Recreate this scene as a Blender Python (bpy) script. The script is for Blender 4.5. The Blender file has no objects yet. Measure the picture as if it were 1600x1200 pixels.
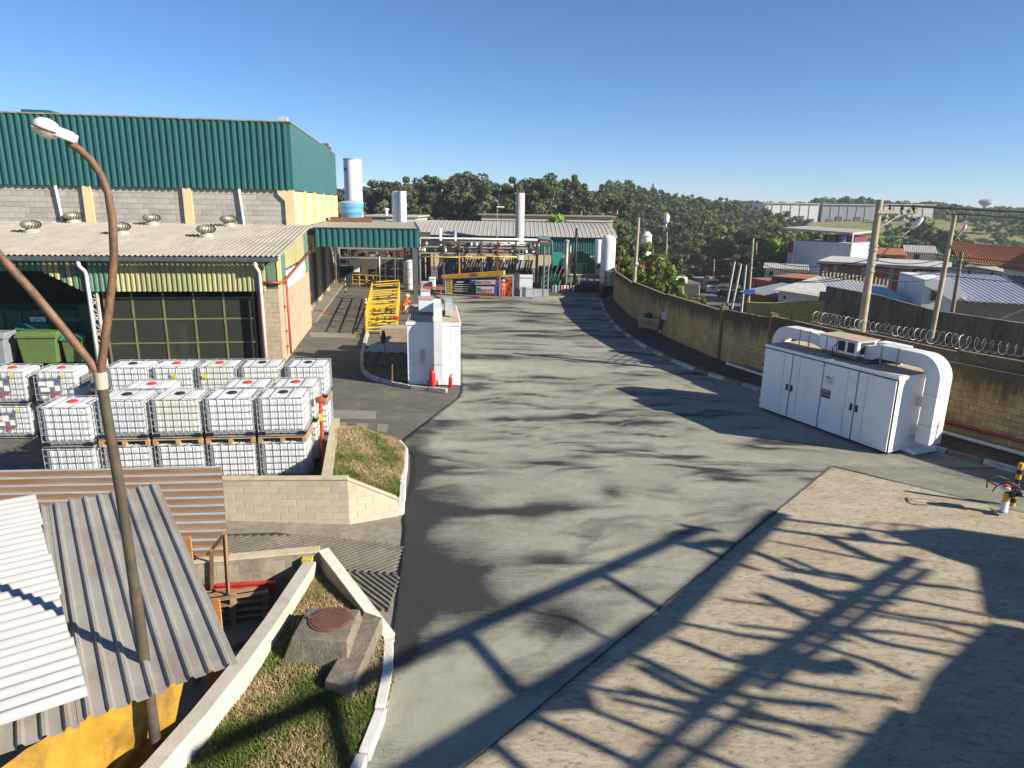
import bpy, bmesh, math, random
import numpy as np
from mathutils import Vector, Matrix, noise as mnoise

# ------------------------------------------------------------------ camera, sky, sun, exposure
SC = bpy.context.scene
COL = SC.collection
FPX, CX, CY = 1070.0, 800.0, 600.0          # focal length and centre in pixels of the 1600 x 1200 photograph
PITCH, ROLL, CAMH = math.radians(14.66), math.radians(1.0), 7.0
_fw = Vector((0, math.cos(PITCH), -math.sin(PITCH)))
_r0 = Vector((1, 0, 0)); _u0 = Vector((0, math.sin(PITCH), math.cos(PITCH)))
_rt = _r0 * math.cos(ROLL) + _u0 * math.sin(ROLL)
_up = _u0 * math.cos(ROLL) - _r0 * math.sin(ROLL)
cam_data = bpy.data.cameras.new('camera')
cam = bpy.data.objects.new('camera', cam_data); COL.objects.link(cam)
cam_data.sensor_fit = 'HORIZONTAL'; cam_data.sensor_width = 36.0
cam_data.lens = 36.0 * FPX / 1600.0
cam_data.clip_start = 0.1; cam_data.clip_end = 6000.0
mw = Matrix((( _rt.x, _up.x, -_fw.x, 0), (_rt.y, _up.y, -_fw.y, 0), (_rt.z, _up.z, -_fw.z, CAMH), (0, 0, 0, 1)))
cam.matrix_world = mw
SC.camera = cam

SUN_AZ, SUN_EL = math.radians(-22.0), math.radians(26.5)      # azimuth from +X, counter-clockwise
SUN_DIR = Vector((math.cos(SUN_EL) * math.cos(SUN_AZ), math.cos(SUN_EL) * math.sin(SUN_AZ), math.sin(SUN_EL)))
world = bpy.data.worlds.new('World'); SC.world = world; world.use_nodes = True
wn = world.node_tree.nodes; wl = world.node_tree.links; wn.clear()
sky = wn.new('ShaderNodeTexSky'); sky.sky_type = 'NISHITA'; sky.sun_disc = False
sky.sun_elevation = SUN_EL; sky.sun_rotation = math.radians(90.0) - SUN_AZ
sky.altitude = 2000.0; sky.air_density = 1.0; sky.dust_density = 0.0; sky.ozone_density = 8.0
bg = wn.new('ShaderNodeBackground'); bg.inputs[1].default_value = 0.072
wo = wn.new('ShaderNodeOutputWorld')
wl.new(sky.outputs[0], bg.inputs[0]); wl.new(bg.outputs[0], wo.inputs[0])
sd = bpy.data.lights.new('sun', 'SUN'); sd.energy = 5.0; sd.angle = math.radians(0.53); sd.color = (1.0, 0.93, 0.80)
sun = bpy.data.objects.new('sun', sd); COL.objects.link(sun)
sun.rotation_euler = (-SUN_DIR).to_track_quat('-Z', 'Y').to_euler()
SC.view_settings.view_transform = 'Standard'; SC.view_settings.look = 'None'
SC.view_settings.exposure = 1.0; SC.view_settings.gamma = 1.0

# ------------------------------------------------------------------ helpers
RND = random.Random(7)
def ray(x, y): return _fw + _rt * ((x - CX) / FPX) + _up * ((CY - y) / FPX)
CAMP = Vector((0, 0, CAMH))
def G(x, y, z=0.0):                      # where the sight line of a photo pixel meets a level
    d = ray(x, y); t = (z - CAMH) / d.z
    return Vector((d.x * t, d.y * t, z))
def D(x, y, Y):                          # ... meets the depth Y
    d = ray(x, y); t = Y / d.y
    return CAMP + d * t
class Frame:
    def __init__(s, ox, oy, deg):
        a = math.radians(deg); s.o = Vector((ox, oy, 0)); s.a = a
        s.u = Vector((math.cos(a), math.sin(a), 0)); s.v = Vector((-math.sin(a), math.cos(a), 0))
    def p(s, u, v, z=0.0): return s.o + s.u * u + s.v * v + Vector((0, 0, z))

class MB:
    """collects shapes, build() links them as one mesh object"""
    def __init__(s): s.v = []; s.f = []; s.m = []; s.mi = 0
    def add(s, vs, fs):
        o = len(s.v); s.v.extend([tuple(p) for p in vs]); s.f.extend([tuple(i + o for i in f) for f in fs]); s.m.extend([s.mi] * len(fs))
        return s
    def ob(s, c, u, v, w):               # oriented box: centre and three half-axis vectors
        c, u, v, w = Vector(c), Vector(u), Vector(v), Vector(w)
        P = [c + u * i + v * j + w * k for k in (-1, 1) for j in (-1, 1) for i in (-1, 1)]
        fs = [(0, 2, 3, 1), (4, 5, 7, 6), (0, 1, 5, 4), (2, 6, 7, 3), (0, 4, 6, 2), (1, 3, 7, 5)]
        if u.cross(v).dot(w) < 0: fs = [tuple(reversed(f)) for f in fs]
        return s.add(P, fs)
    def box(s, x0, x1, y0, y1, z0, z1):
        return s.ob(((x0 + x1) / 2, (y0 + y1) / 2, (z0 + z1) / 2), ((x1 - x0) / 2, 0, 0), (0, (y1 - y0) / 2, 0), (0, 0, (z1 - z0) / 2))
    def fb(s, F, u0, u1, v0, v1, z0, z1):   # box in a building frame
        return s.ob(F.p((u0 + u1) / 2, (v0 + v1) / 2, (z0 + z1) / 2), F.u * ((u1 - u0) / 2), F.v * ((v1 - v0) / 2), (0, 0, (z1 - z0) / 2))
    def bar(s, p, q, w=0.05, h=None):
        p, q = Vector(p), Vector(q); h = h or w; d = q - p
        if d.length < 1e-6: return s
        n = d.normalized(); a = n.cross(Vector((0, 0, 1)))
        if a.length < 1e-3: a = Vector((1, 0, 0))
        a.normalize(); b = n.cross(a)
        return s.ob((p + q) / 2, d / 2, a * (w / 2), b * (h / 2))
    def tube(s, pts, r, n=8, caps=True):
        pts = [Vector(p) for p in pts]; rs = r if isinstance(r, (list, tuple)) else [r] * len(pts)
        vs = []; fs = []; ref = None
        for i, p in enumerate(pts):
            if i == 0: t = pts[1] - p
            elif i == len(pts) - 1: t = p - pts[i - 1]
            else: t = (pts[i + 1] - p).normalized() + (p - pts[i - 1]).normalized()
            t = t.normalized() if t.length > 1e-9 else Vector((0, 0, 1))
            if ref is None:
                ref = t.cross(Vector((0, 0, 1)))
                if ref.length < 1e-2: ref = t.cross(Vector((0, 1, 0)))
            ref = (ref - t * ref.dot(t)).normalized(); b = t.cross(ref)
            for k in range(n):
                a = 2 * math.pi * k / n
                vs.append(p + (ref * math.cos(a) + b * math.sin(a)) * rs[i])
        for i in range(len(pts) - 1):
            for k in range(n):
                fs.append((i * n + k, i * n + (k + 1) % n, (i + 1) * n + (k + 1) % n, (i + 1) * n + k))
        if caps:
            fs.append(tuple(reversed(range(n)))); fs.append(tuple(range((len(pts) - 1) * n, len(pts) * n)))
        return s.add(vs, fs)
    def lathe(s, c, prof, n=24, axis=None):   # profile: list of (radius, height) from bottom to top
        c = Vector(c); vs = []; fs = []
        for (r, z) in prof:
            for k in range(n):
                a = 2 * math.pi * k / n; vs.append(c + Vector((r * math.cos(a), r * math.sin(a), z)))
        for i in range(len(prof) - 1):
            for k in range(n): fs.append((i * n + k, i * n + (k + 1) % n, (i + 1) * n + (k + 1) % n, (i + 1) * n + k))
        fs.append(tuple(reversed(range(n)))); fs.append(tuple(range((len(prof) - 1) * n, len(prof) * n)))
        return s.add(vs, fs)
    def prism(s, poly, dirv):                # polygon of 3-D points pushed along a vector
        poly = [Vector(p) for p in poly]; dirv = Vector(dirv); n = len(poly)
        nrm = Vector((0, 0, 0))
        for i in range(n): nrm += poly[i].cross(poly[(i + 1) % n])
        if nrm.dot(dirv) > 0: poly.reverse()
        vs = poly + [p + dirv for p in poly]
        fs = [tuple(range(n)), tuple(reversed(range(n, 2 * n)))]
        for i in range(n): fs.append((i, i + n, (i + 1) % n + n, (i + 1) % n))
        return s.add(vs, fs)
    def strip(s, A, B):                      # surface between two polylines
        n = len(A); return s.add(list(A) + list(B), [(i, i + 1, n + i + 1, n + i) for i in range(n - 1)])
    def build(s, name, mat, parent=None, smooth=False, bevel=0.0, seg=2):
        me = bpy.data.meshes.new(name)
        off = wloc(parent) if parent is not None else Vector((0, 0, 0))
        me.from_pydata([(p[0] - off.x, p[1] - off.y, p[2] - off.z) for p in s.v], [], s.f)
        mats = mat if isinstance(mat, (list, tuple)) else [mat]
        for m in mats: me.materials.append(m)
        if len(mats) > 1: me.polygons.foreach_set('material_index', s.m)
        if smooth is True: me.polygons.foreach_set('use_smooth', [True] * len(me.polygons))
        elif smooth: 
            me.polygons.foreach_set('use_smooth', [True] * len(me.polygons)); me.set_sharp_from_angle(angle=math.radians(smooth))
        me.update()
        o = bpy.data.objects.new(name, me); COL.objects.link(o)
        if parent is not None: o.parent = parent
        if bevel:
            b = o.modifiers.new('bevel', 'BEVEL'); b.width = bevel; b.segments = seg; b.limit_method = 'ANGLE'; b.angle_limit = math.radians(40)
        return o
def wloc(o):
    l = Vector((0, 0, 0))
    while o is not None: l = l + o.location; o = o.parent
    return l
def tag(o, label=None, cat=None, group=None, kind=None):
    if label: o['label'] = label
    if cat: o['category'] = cat
    if group: o['group'] = group
    if kind: o['kind'] = kind
    return o
def thing(name, label, cat, loc=(0, 0, 0), rz=0.0, group=None):
    o = bpy.data.objects.new(name, None); COL.objects.link(o); o.empty_display_size = 0.2
    o.location = loc; o.rotation_euler = (0, 0, rz)
    return tag(o, label, cat, group)
def struct(o): o['kind'] = 'structure'; return o
def stuff(o): o['kind'] = 'stuff'; return o
def copy_tree(o, parent=None):
    c = o.copy(); COL.objects.link(c); c.parent = parent
    for ch in list(o.children): copy_tree(ch, c)
    return c
def put(o, loc, rz=0.0, label=None, group=None, scale=None):
    o.location = loc; o.rotation_euler = (o.rotation_euler[0], o.rotation_euler[1], rz)
    if label: o['label'] = label
    if group: o['group'] = group
    if scale: o.scale = (scale,) * 3 if not isinstance(scale, (tuple, list)) else scale
    return o

# ------------------------------------------------------------------ materials
def lin(r, g, b):
    f = lambda c: c / 12.92 if c <= 0.04045 else ((c + 0.055) / 1.055) ** 2.4
    return (f(r / 255), f(g / 255), f(b / 255))
class NT:
    def __init__(s, name):
        s.mat = bpy.data.materials.new(name); s.mat.use_nodes = True
        s.n = s.mat.node_tree.nodes; s.l = s.mat.node_tree.links
        s.b = s.n['Principled BSDF']; s.out = s.n['Material Output']
    def new(s, t, **k):
        n = s.n.new(t)
        for a, v in k.items(): setattr(n, a, v)
        return n
    def tc(s, which='Object'):
        if which == 'World': return s.new('ShaderNodeNewGeometry').outputs['Position']
        return s.new('ShaderNodeTexCoord').outputs[which]
    def map(s, vec, scale=(1, 1, 1), loc=(0, 0, 0), rot=(0, 0, 0)):
        m = s.new('ShaderNodeMapping'); s.l.new(vec, m.inputs[0]); m.inputs['Scale'].default_value = scale
        m.inputs['Location'].default_value = loc; m.inputs['Rotation'].default_value = rot; return m.outputs[0]
    def noise(s, vec, scale=5, detail=4, rough=0.6, dist=0.0):
        n = s.new('ShaderNodeTexNoise'); s.l.new(vec, n.inputs['Vector']); n.inputs['Scale'].default_value = scale
        n.inputs['Detail'].default_value = detail; n.inputs['Roughness'].default_value = rough; n.inputs['Distortion'].default_value = dist
        return n.outputs['Fac']
    def ramp(s, fac, stops):
        r = s.new('ShaderNodeValToRGB'); s.l.new(fac, r.inputs[0]); e = r.color_ramp.elements
        while len(e) < len(stops): e.new(0.5)
        for el, (p, c) in zip(e, stops):
            el.position = p; el.color = (c, c, c, 1) if isinstance(c, (int, float)) else (c[0], c[1], c[2], 1)
        return r.outputs[0]
    def math(s, op, a, b=None, clamp=False):
        m = s.new('ShaderNodeMath', operation=op, use_clamp=clamp)
        for i, v in enumerate((a, b)):
            if v is None: continue
            if isinstance(v, (int, float)): m.inputs[i].default_value = v
            else: s.l.new(v, m.inputs[i])
        return m.outputs[0]
    def mix(s, fac, a, b, blend='MIX'):
        m = s.new('ShaderNodeMix', data_type='RGBA', blend_type=blend)
        for sock, v in ((m.inputs['Factor'], fac), (m.inputs['A'], a), (m.inputs['B'], b)):
            if isinstance(v, (int, float)): sock.default_value = v if sock.type == 'VALUE' else (v, v, v, 1)
            elif isinstance(v, (tuple, list)): sock.default_value = (v[0], v[1], v[2], 1)
            else: s.l.new(v, sock)
        return m.outputs['Result']
    def bump(s, h, strength=0.3, dist=0.02):
        b = s.new('ShaderNodeBump'); s.l.new(h, b.inputs['Height']); b.inputs['Strength'].default_value = strength; b.inputs['Distance'].default_value = dist
        s.l.new(b.outputs[0], s.b.inputs['Normal'])
    def sep(s, vec):
        n = s.new('ShaderNodeSeparateXYZ'); s.l.new(vec, n.inputs[0]); return n.outputs
    def col(s, c):
        if isinstance(c, (tuple, list)): s.b.inputs['Base Color'].default_value = (c[0], c[1], c[2], 1)
        else: s.l.new(c, s.b.inputs['Base Color'])
    def rough(s, r):
        if isinstance(r, (int, float)): s.b.inputs['Roughness'].default_value = r
        else: s.l.new(r, s.b.inputs['Roughness'])
MATS = {}
def M(name, c, rough=0.7, metal=0.0, var=0.18, scale=3.0, dirt=None, dirt_amt=0.35, dirt_scale=1.2, stretch=(1, 1, 1), bump=0.0, bscale=60.0, rand=0.0, coord='Object', spec=0.4, emit=None):
    if name in MATS: return MATS[name]
    t = NT(name); v = t.map(t.tc(coord), stretch)
    f = t.noise(v, scale, 5, 0.6)
    k = t.ramp(f, [(0.3, tuple(x * (1 - var) for x in c)), (0.7, tuple(min(1, x * (1 + var)) for x in c))])
    if dirt:
        g = t.noise(v, dirt_scale, 6, 0.65, 0.4)
        m = t.ramp(g, [(0.62 - 0.35 * dirt_amt, 0.0), (0.80 - 0.2 * dirt_amt, min(1.0, 0.35 + dirt_amt))])
        k = t.mix(m, k, dirt)
    if rand:
        oi = t.new('ShaderNodeObjectInfo').outputs['Random']
        hv = t.new('ShaderNodeHueSaturation'); t.l.new(k, hv.inputs['Color'])
        t.l.new(t.math('ADD', t.math('MULTIPLY', oi, 2 * rand), 1 - rand), hv.inputs['Value']); k = hv.outputs[0]
    t.col(k); t.b.inputs['Metallic'].default_value = metal; t.b.inputs['Specular IOR Level'].default_value = spec
    t.rough(t.ramp(f, [(0.2, max(0, rough - 0.08)), (0.8, min(1, rough + 0.08))]))
    if bump: t.bump(t.noise(t.tc(coord), bscale, 4, 0.6), bump, 0.02)
    if emit: t.b.inputs['Emission Color'].default_value = (*emit, 1); t.b.inputs['Emission Strength'].default_value = 1.0
    MATS[name] = t.mat; return t.mat

# numpy value noise, for dirt attributes and terrain
_tab = np.random.RandomState(3).rand(256, 256)
def vnoise(x, y):
    x = np.asarray(x, float); y = np.asarray(y, float)
    xi = np.floor(x).astype(int); yi = np.floor(y).astype(int); fx = x - xi; fy = y - yi
    fx = fx * fx * (3 - 2 * fx); fy = fy * fy * (3 - 2 * fy)
    a = _tab[xi % 256, yi % 256]; b = _tab[(xi + 1) % 256, yi % 256]; c = _tab[xi % 256, (yi + 1) % 256]; d = _tab[(xi + 1) % 256, (yi + 1) % 256]
    return a * (1 - fx) * (1 - fy) + b * fx * (1 - fy) + c * (1 - fx) * fy + d * fx * fy
def fbm(x, y, o=5):
    s = 0; a = 0.5; t = 0
    for i in range(o): s = s + a * vnoise(x + 17.3 * i, y + 9.1 * i); t += a; a *= 0.55; x = x * 2.03; y = y * 2.03
    return s / t
def np_mesh(name, V, F, mat, attrs=None, parent=None, smooth=False):
    V = np.asarray(V, dtype=np.float32); F = np.asarray(F, dtype=np.int32); k = F.shape[1]
    me = bpy.data.meshes.new(name); me.vertices.add(len(V)); me.vertices.foreach_set('co', V.ravel())
    me.loops.add(F.size); me.loops.foreach_set('vertex_index', F.ravel())
    me.polygons.add(len(F)); me.polygons.foreach_set('loop_start', np.arange(0, F.size, k, dtype=np.int32))
    if smooth: me.polygons.foreach_set('use_smooth', np.ones(len(F), dtype=bool))
    for n, a in (attrs or {}).items():
        at = me.attributes.new(n, 'FLOAT', 'POINT'); at.data.foreach_set('value', np.asarray(a, dtype=np.float32).ravel())
    me.update(calc_edges=True); me.validate(); me.materials.append(mat)
    o = bpy.data.objects.new(name, me); COL.objects.link(o)
    if parent is not None: o.parent = parent
    return o
def grid_faces(nr, nc):
    i = np.arange(nr - 1)[:, None] * nc + np.arange(nc - 1)[None, :]
    return np.stack([i, i + 1, i + nc + 1, i + nc], -1).reshape(-1, 4)
# ------------------------------------------------------------------ the ground
WALL = [(9.6, 66.0), (8.3, 58.0), (7.65, 51.8), (7.63, 44.24), (8.34, 37.63), (9.65, 31.61), (10.96, 29.0), (12.35, 25.3), (14.05, 21.2), (15.25, 19.2), (18.4, 14.6), (22.0, 10.0)]
KERB = [(6.9, 53.6), (6.5, 50.5), (6.18, 45.97), (6.16, 39.84), (6.65, 35.14), (7.65, 30.78), (8.69, 28.22), (9.87, 26.2), (10.9, 24.0), (11.9, 21.6), (12.75, 19.7), (13.2, 19.1), (14.2, 17.7), (16.9, 13.9), (20.5, 9.5)]
def interp_x(poly, y):
    ys = np.array([p[1] for p in poly])[::-1]; xs = np.array([p[0] for p in poly])[::-1]
    return np.interp(y, ys, xs)
def smooth(a, b, x):
    t = np.clip((x - a) / (b - a), 0, 1); return t * t * (3 - 2 * t)
def terrain_z(x, y):
    x = np.asarray(x, float); y = np.asarray(y, float)
    d = x - interp_x(WALL, y)
    out = -1.0 - 0.081 * np.clip(y - 30, 0, 125)
    inside = -0.6 - 9.0 * smooth(66, 130, y)
    z = inside + (out - inside) * smooth(0.0, 1.0, (d - 0.5) / (2.5 + 0.5 * np.clip(y - 60, 0, 200)))
    r = np.hypot(x, y)
    # hill on the right: rises from the valley to a shelf where the factory halls stand
    hill = 13.0 * smooth(225, 345, y + 0.05 * x) * smooth(-60, 60, x)
    hill = hill + 8.5 * np.exp(-((x - 38) / 48) ** 2 - ((y - 265) / 62) ** 2) + 5.5 * np.exp(-((x - 150) / 60) ** 2 - ((y - 300) / 40) ** 2) * 0
    hill = hill + 6.5 * smooth(380, 700, r)
    hill = hill + 5.0 * smooth(150, 260, y) * smooth(120, -40, x)
    z = z + hill + (fbm(x / 60, y / 60, 3) - 0.5) * 3.0 * smooth(90, 220, r)
    return z
def make_ground():
    xs = np.unique(np.concatenate([np.linspace(-1400, -60, 30), np.linspace(-60, 60, 90), np.linspace(60, 420, 100), np.linspace(420, 2600, 30)]))
    ys = np.unique(np.concatenate([np.linspace(-120, 0, 10), np.linspace(0, 110, 90), np.linspace(110, 480, 110), np.linspace(480, 3200, 30)]))
    X, Y = np.meshgrid(xs, ys)
    V = np.stack([X, Y, terrain_z(X, Y)], -1).reshape(-1, 3)
    t = NT('terrain'); p = t.tc('World')
    f = t.noise(p, 0.05, 6, 0.65, 0.5); g = t.noise(p, 0.6, 5, 0.6)
    a = t.ramp(f, [(0.36, lin(84, 92, 46)), (0.5, lin(128, 118, 62)), (0.64, lin(150, 112, 72))])
    t.col(t.mix(t.ramp(g, [(0.35, 0.0), (0.7, 0.5)]), a, lin(74, 84, 40))); t.rough(0.95); t.bump(g, 0.6, 0.3)
    struct(np_mesh('ground', V, grid_faces(len(ys), len(xs)), t.mat, smooth=True))
make_ground()

# --- road: new asphalt under drifts of sand; the drifts are a point attribute with a shape of their own
def road_material():
    t = NT('sanded_asphalt'); p = t.tc('World')
    at = t.new('ShaderNodeAttribute', attribute_name='sand').outputs['Fac']
    n1 = t.noise(p, 2.2, 6, 0.7, 0.6); n2 = t.noise(p, 38, 3, 0.6); n3 = t.noise(t.map(p, (0.35, 2.6, 1), rot=(0, 0, 0.12)), 3.4, 7, 0.75, 1.6)
    n4 = t.noise(p, 130, 2, 0.6); n5 = t.noise(p, 13, 5, 0.7, 0.4); n6 = t.noise(t.map(p, (.5, 7, 1), rot=(0, 0, .1)), 4.0, 6, .75, .8)
    n7 = t.math('ADD', t.math('MULTIPLY', t.math('SUBTRACT', n5, 0.5), 0.5), t.math('MULTIPLY', t.math('SUBTRACT', n6, 0.5), 0.7))
    s = t.math('ADD', at, t.math('MULTIPLY', t.math('SUBTRACT', n3, 0.5), 0.75))
    s = t.math('ADD', s, t.math('MULTIPLY', t.math('SUBTRACT', n2, 0.5), 0.34))
    s = t.math('ADD', s, t.math('MULTIPLY', t.math('SUBTRACT', n4, 0.5), 0.38))
    s = t.math('ADD', s, n7)
    s = t.ramp(s, [(0.0, 0.0), (0.5, 0.48), (0.98, 1.0)])
    asp = t.ramp(n2, [(0.35, (0.022, 0.021, 0.021)), (0.60, (0.048, 0.045, 0.042)), (0.72, (0.10, 0.094, 0.084))])
    sand = t.ramp(n1, [(0.3, (0.27, 0.255, 0.198)), (0.7, (0.36, 0.342, 0.272))])
    t.col(t.mix(s, asp, sand)); t.rough(t.math('ADD', t.math('MULTIPLY', s, 0.25), 0.68)); t.b.inputs['Specular IOR Level'].default_value = 0.3
    t.bump(t.math('ADD', t.math('MULTIPLY', n2, 0.7), n4), 0.55, 0.015)
    return t.mat
ROADM = road_material()
# dark swept patches: pixel of the photograph, half-axes in metres (across, along), turn in degrees, strength
DARK = [(650, 715, .55, 1.6, 0, .9), (640, 790, .45, 1.5, 0, .9), (690, 800, .8, .5, 0, .4), (790, 803, 1.7, .36, 4, 1.0), (900, 800, .9, .22, 8, .45), (700, 930, .95, 1.3, 10, 1.2), (760, 890, .7, .35, 20, .5),
        (630, 900, .3, 2.2, 0, .75), (625, 1000, .25, 1.3, 0, .7), (850, 880, .5, .35, 0, .8), (860, 985, .9, .5, 10, 1.0), (790, 1080, .5, .3, 30, .35), (700, 665, .9, .5, 10, .8), (760, 640, 1.0, .3, 5, .4), (870, 655, 1.3, .3, 12, .8),
        (860, 690, .5, .25, 0, .45), (900, 720, .4, .35, 40, .45), (960, 780, .35, .65, 20, .8), (940, 700, .25, .5, 25, .4), (1000, 700, .35, .3, 0, .35), (1220, 740, .7, .3, -10, .55), (1140, 745, .5, .25, 15, .35), (1060, 700, .7, .18, 10, .3),
        (780, 560, 1.4, .35, 5, .55), (850, 590, 1.2, .3, 0, .5), (930, 640, .7, .2, 5, .55), (960, 650, .6, .18, 0, .4), (760, 520, 1.6, .5, 0, .35), (840, 500, 1.5, .5, 0, .4), (900, 530, 1.3, .4, 0, .35), (740, 590, .6, .5, 0, .75), (735, 610, .35, .5, 0, .6),
        (1080, 840, .5, .22, 30, .5), (1000, 930, .4, .3, 30, .3), (890, 610, .9, .2, 12, .5), (820, 620, .8, .18, 0, .5), (870, 560, 1.2, .2, 8, .4), (980, 605, .8, .15, 10, .3), (745, 690, .9, .25, 10, .5), (930, 860, .8, .2, 20, .35), (820, 730, .8, .18, 14, .35), (720, 780, .5, .5, 0, .4), (1100, 800, .6, .2, 25, .35), (1030, 760, .5, .25, 30, .35)]
SANDY = [(780, 790, .9, .35, 10, .35), (900, 770, 1.4, .7, 0, .3), (690, 700, .7, .7, 0, .35), (720, 760, .8, .5, 0, .3), (860, 850, 1.2, .5, 10, .3), (950, 880, 1.0, .5, 20, .25), (760, 1010, .6, .8, 10, .3), (700, 1080, .6, .8, 0, .45), (660, 1120, .5, .9, 0, .4),
         (800, 540, 1.6, .5, 0, .2), (830, 640, 1.2, .35, 0, .3), (1000, 800, 1.0, .6, 20, .3), (1080, 760, 1.0, .5, 10, .25)]
_sr = random.Random(21)
STROKES = []
for _ in range(300):                       # swept, feathered strokes where the broom bared the asphalt, mostly across the road
    y = 17.0 + 36.0 * _sr.random() ** 1.25; far = max(1.0, y / 21.0)
    STROKES.append((_sr.uniform(-4.2, 8.5), y, _sr.uniform(.35, 1.15) * far ** .6, _sr.uniform(.035, .12) * far ** 1.3, math.radians(_sr.uniform(-10, 16)), _sr.uniform(.3, .85), _sr.choice((-1, 1))))
for _ in range(60):
    y = _sr.uniform(7.5, 17.5); STROKES.append((_sr.uniform(-1.8, 7.5), y, _sr.uniform(.3, 1.0), _sr.uniform(.04, .13), math.radians(_sr.uniform(-15, 50)), _sr.uniform(.15, .45), _sr.choice((-1, 1))))
def sand_value(X, Y):
    wx = X + .9 * (fbm(X * .5 + 5, Y * .5, 4) - .5) * 2; wy = Y + .55 * (fbm(X * .45, Y * .45 + 31, 4) - .5) * 2
    s = 0.86 + 0.5 * (fbm(wx * .33 + 3, wy * 1.0 + 8, 5) - .5) + 0.35 * (fbm(wx * .7, wy * 3.6, 4) - .5)
    for lst, sg in ((DARK, -1), (SANDY, 1)):
        for (px, py, rx, ry, an, st) in lst:
            g = G(px, py); a = math.radians(an); sc = 1.0 if g.y < 20 else g.y / 20
            dx = wx - g.x; dy = wy - g.y
            u = (dx * math.cos(a) + dy * math.sin(a)) / (rx * 1.0 * sc ** .5); v = (-dx * math.sin(a) + dy * math.cos(a)) / (ry * .9 * sc)
            v = np.where(v > 0, v * .7, v * 1.5)
            s = s + sg * st * np.exp(-(u * u + v * v) * 1.1)
    for (cx_, cy_, rx, ry, a, st, sd_) in STROKES:
        dx = wx - cx_; dy = wy - cy_; u = (dx * math.cos(a) + dy * math.sin(a)) / rx; v = (-dx * math.sin(a) + dy * math.cos(a) + .12 * rx * u * u) / ry * sd_
        s = s - st * np.exp(-np.clip(u * u + np.where(v > 0, (v * .45) ** 2, (v * 1.9) ** 2), 0, 30))
    dl = X - np.interp(Y, [r[1] for r in RL], [r[0] for r in RL])       # less sand along the left kerb
    return s - 0.85 * np.exp(-np.clip(dl, 0, 9) / 0.75) * smooth(21, 17, Y) * (1 - .7 * smooth(9.8, 8.4, Y))
RL = [(-2.8, 3.0), (-1.98, 7.1), (-1.8, 8.0), (-1.78, 8.8), (-1.92, 9.45), (-1.98, 10.4), (-2.15, 12.0), (-2.36, 13.9), (-2.45, 14.3), (-2.62, 16.85), (-2.85, 18.5), (-3.35, 19.15), (-3.3, 19.8), (-2.0, 24.6), (-1.95, 25.6), (-2.0, 26.2), (-2.6, 33.0), (-4.2, 34.0), (-5.0, 50.0), (-6.4, 54.6)]
def concrete_edge(y): return np.interp(y, [3.0, 7.2, 18.15], [-4.4, -0.55, 9.1])
def make_road():
    ys = np.concatenate([np.linspace(4.5, 20, 200), np.linspace(20.1, 54.5, 200)]); nc = 150
    xl = np.interp(ys, [r[1] for r in RL], [r[0] for r in RL])
    xr = np.where(ys < 18.15, np.maximum(concrete_edge(ys), xl + 0.02), interp_x(KERB, ys) + 0.06)
    xr = np.where(ys < 18.15, xr + 0.05 * (fbm(ys * 4, ys * 0 + 2, 3) - .5), xr)
    s = np.linspace(0, 1, nc)[None, :]
    X = xl[:, None] + (xr - xl)[:, None] * s; Y = np.repeat(ys[:, None], nc, 1)
    Z = np.full_like(X, 0.03); Z[:, 0] = -0.01; Z[:, -1] = 0.012; X[:, 1] = X[:, 0] + 0.02; X[:, -2] = X[:, -1] - 0.006
    Z = Z + (fbm(X * .7, Y * .7, 3) - .5) * 0.02 * (Z > 0)
    struct(np_mesh('road', np.stack([X, Y, Z], -1).reshape(-1, 3), grid_faces(len(ys), nc), ROADM, {'sand': np.where(np.arange(nc)[None, :] >= nc - 2, -0.4, sand_value(X, Y))}, smooth=True))
    # the strip between the concrete patch and the right kerb
    xs = np.linspace(9.1, 21.0, 110); nr = 40
    top = np.interp(xs, [p[0] for p in KERB[8:]], [p[1] for p in KERB[8:]]); top = np.where(xs < 11, np.minimum(18.15 + (xs - 9.1) * 0.0 + 0.0, 18.15), np.minimum(top, 18.15))
    low = np.interp(xs, [9.1, 12.6, 21.0], [18.145, 15.1, 8.2]); low = np.minimum(low, top - 0.02) + 0.06 * (fbm(xs * 3, xs * 0, 3) - .5)
    s = np.linspace(0, 1, nr)[:, None]; X = np.repeat(xs[None, :], nr, 0); Y = low[None, :] + (top - low)[None, :] * s
    Z = np.full_like(X, 0.03); Z[0, :] = -0.01
    struct(np_mesh('road', np.stack([X, Y, Z], -1).reshape(-1, 3), grid_faces(nr, len(xs)), ROADM, {'sand': sand_value(X, Y) * 0.8}, smooth=True))
make_road()

def sheet(name, pts, mat, z=None):
    m = MB(); m.add([(p[0], p[1], p[2] if len(p) > 2 else z) for p in pts], [tuple(range(len(pts)))]); return struct(m.build(name, mat))
def concrete_mat(name, c1, c2, c3, sc=1.0, streak=(1, 1, 1), rot=0.0, bump=0.5):
    t = NT(name); p = t.tc('World'); q = t.map(p, streak, rot=(0, 0, rot))
    a = t.noise(q, 0.9 * sc, 8, 0.72, 0.8); b = t.noise(q, 6 * sc, 6, 0.7, 0.3); g = t.noise(p, 55, 3, 0.6)
    k = t.ramp(a, [(0.3, c1), (0.5, c2), (0.68, c3)])
    k = t.mix(t.ramp(b, [(0.36, 0.55), (0.55, 0.0)]), k, tuple(x * 0.55 for x in c2))
    k = t.mix(t.ramp(g, [(0.3, 0.4), (0.6, 0.0)]), k, tuple(x * 0.5 for x in c1))
    t.col(k); t.rough(0.88); t.b.inputs['Specular IOR Level'].default_value = 0.25
    t.bump(t.math('ADD', t.math('MULTIPLY', b, 1.4), g), bump, 0.03); return t.mat
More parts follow.
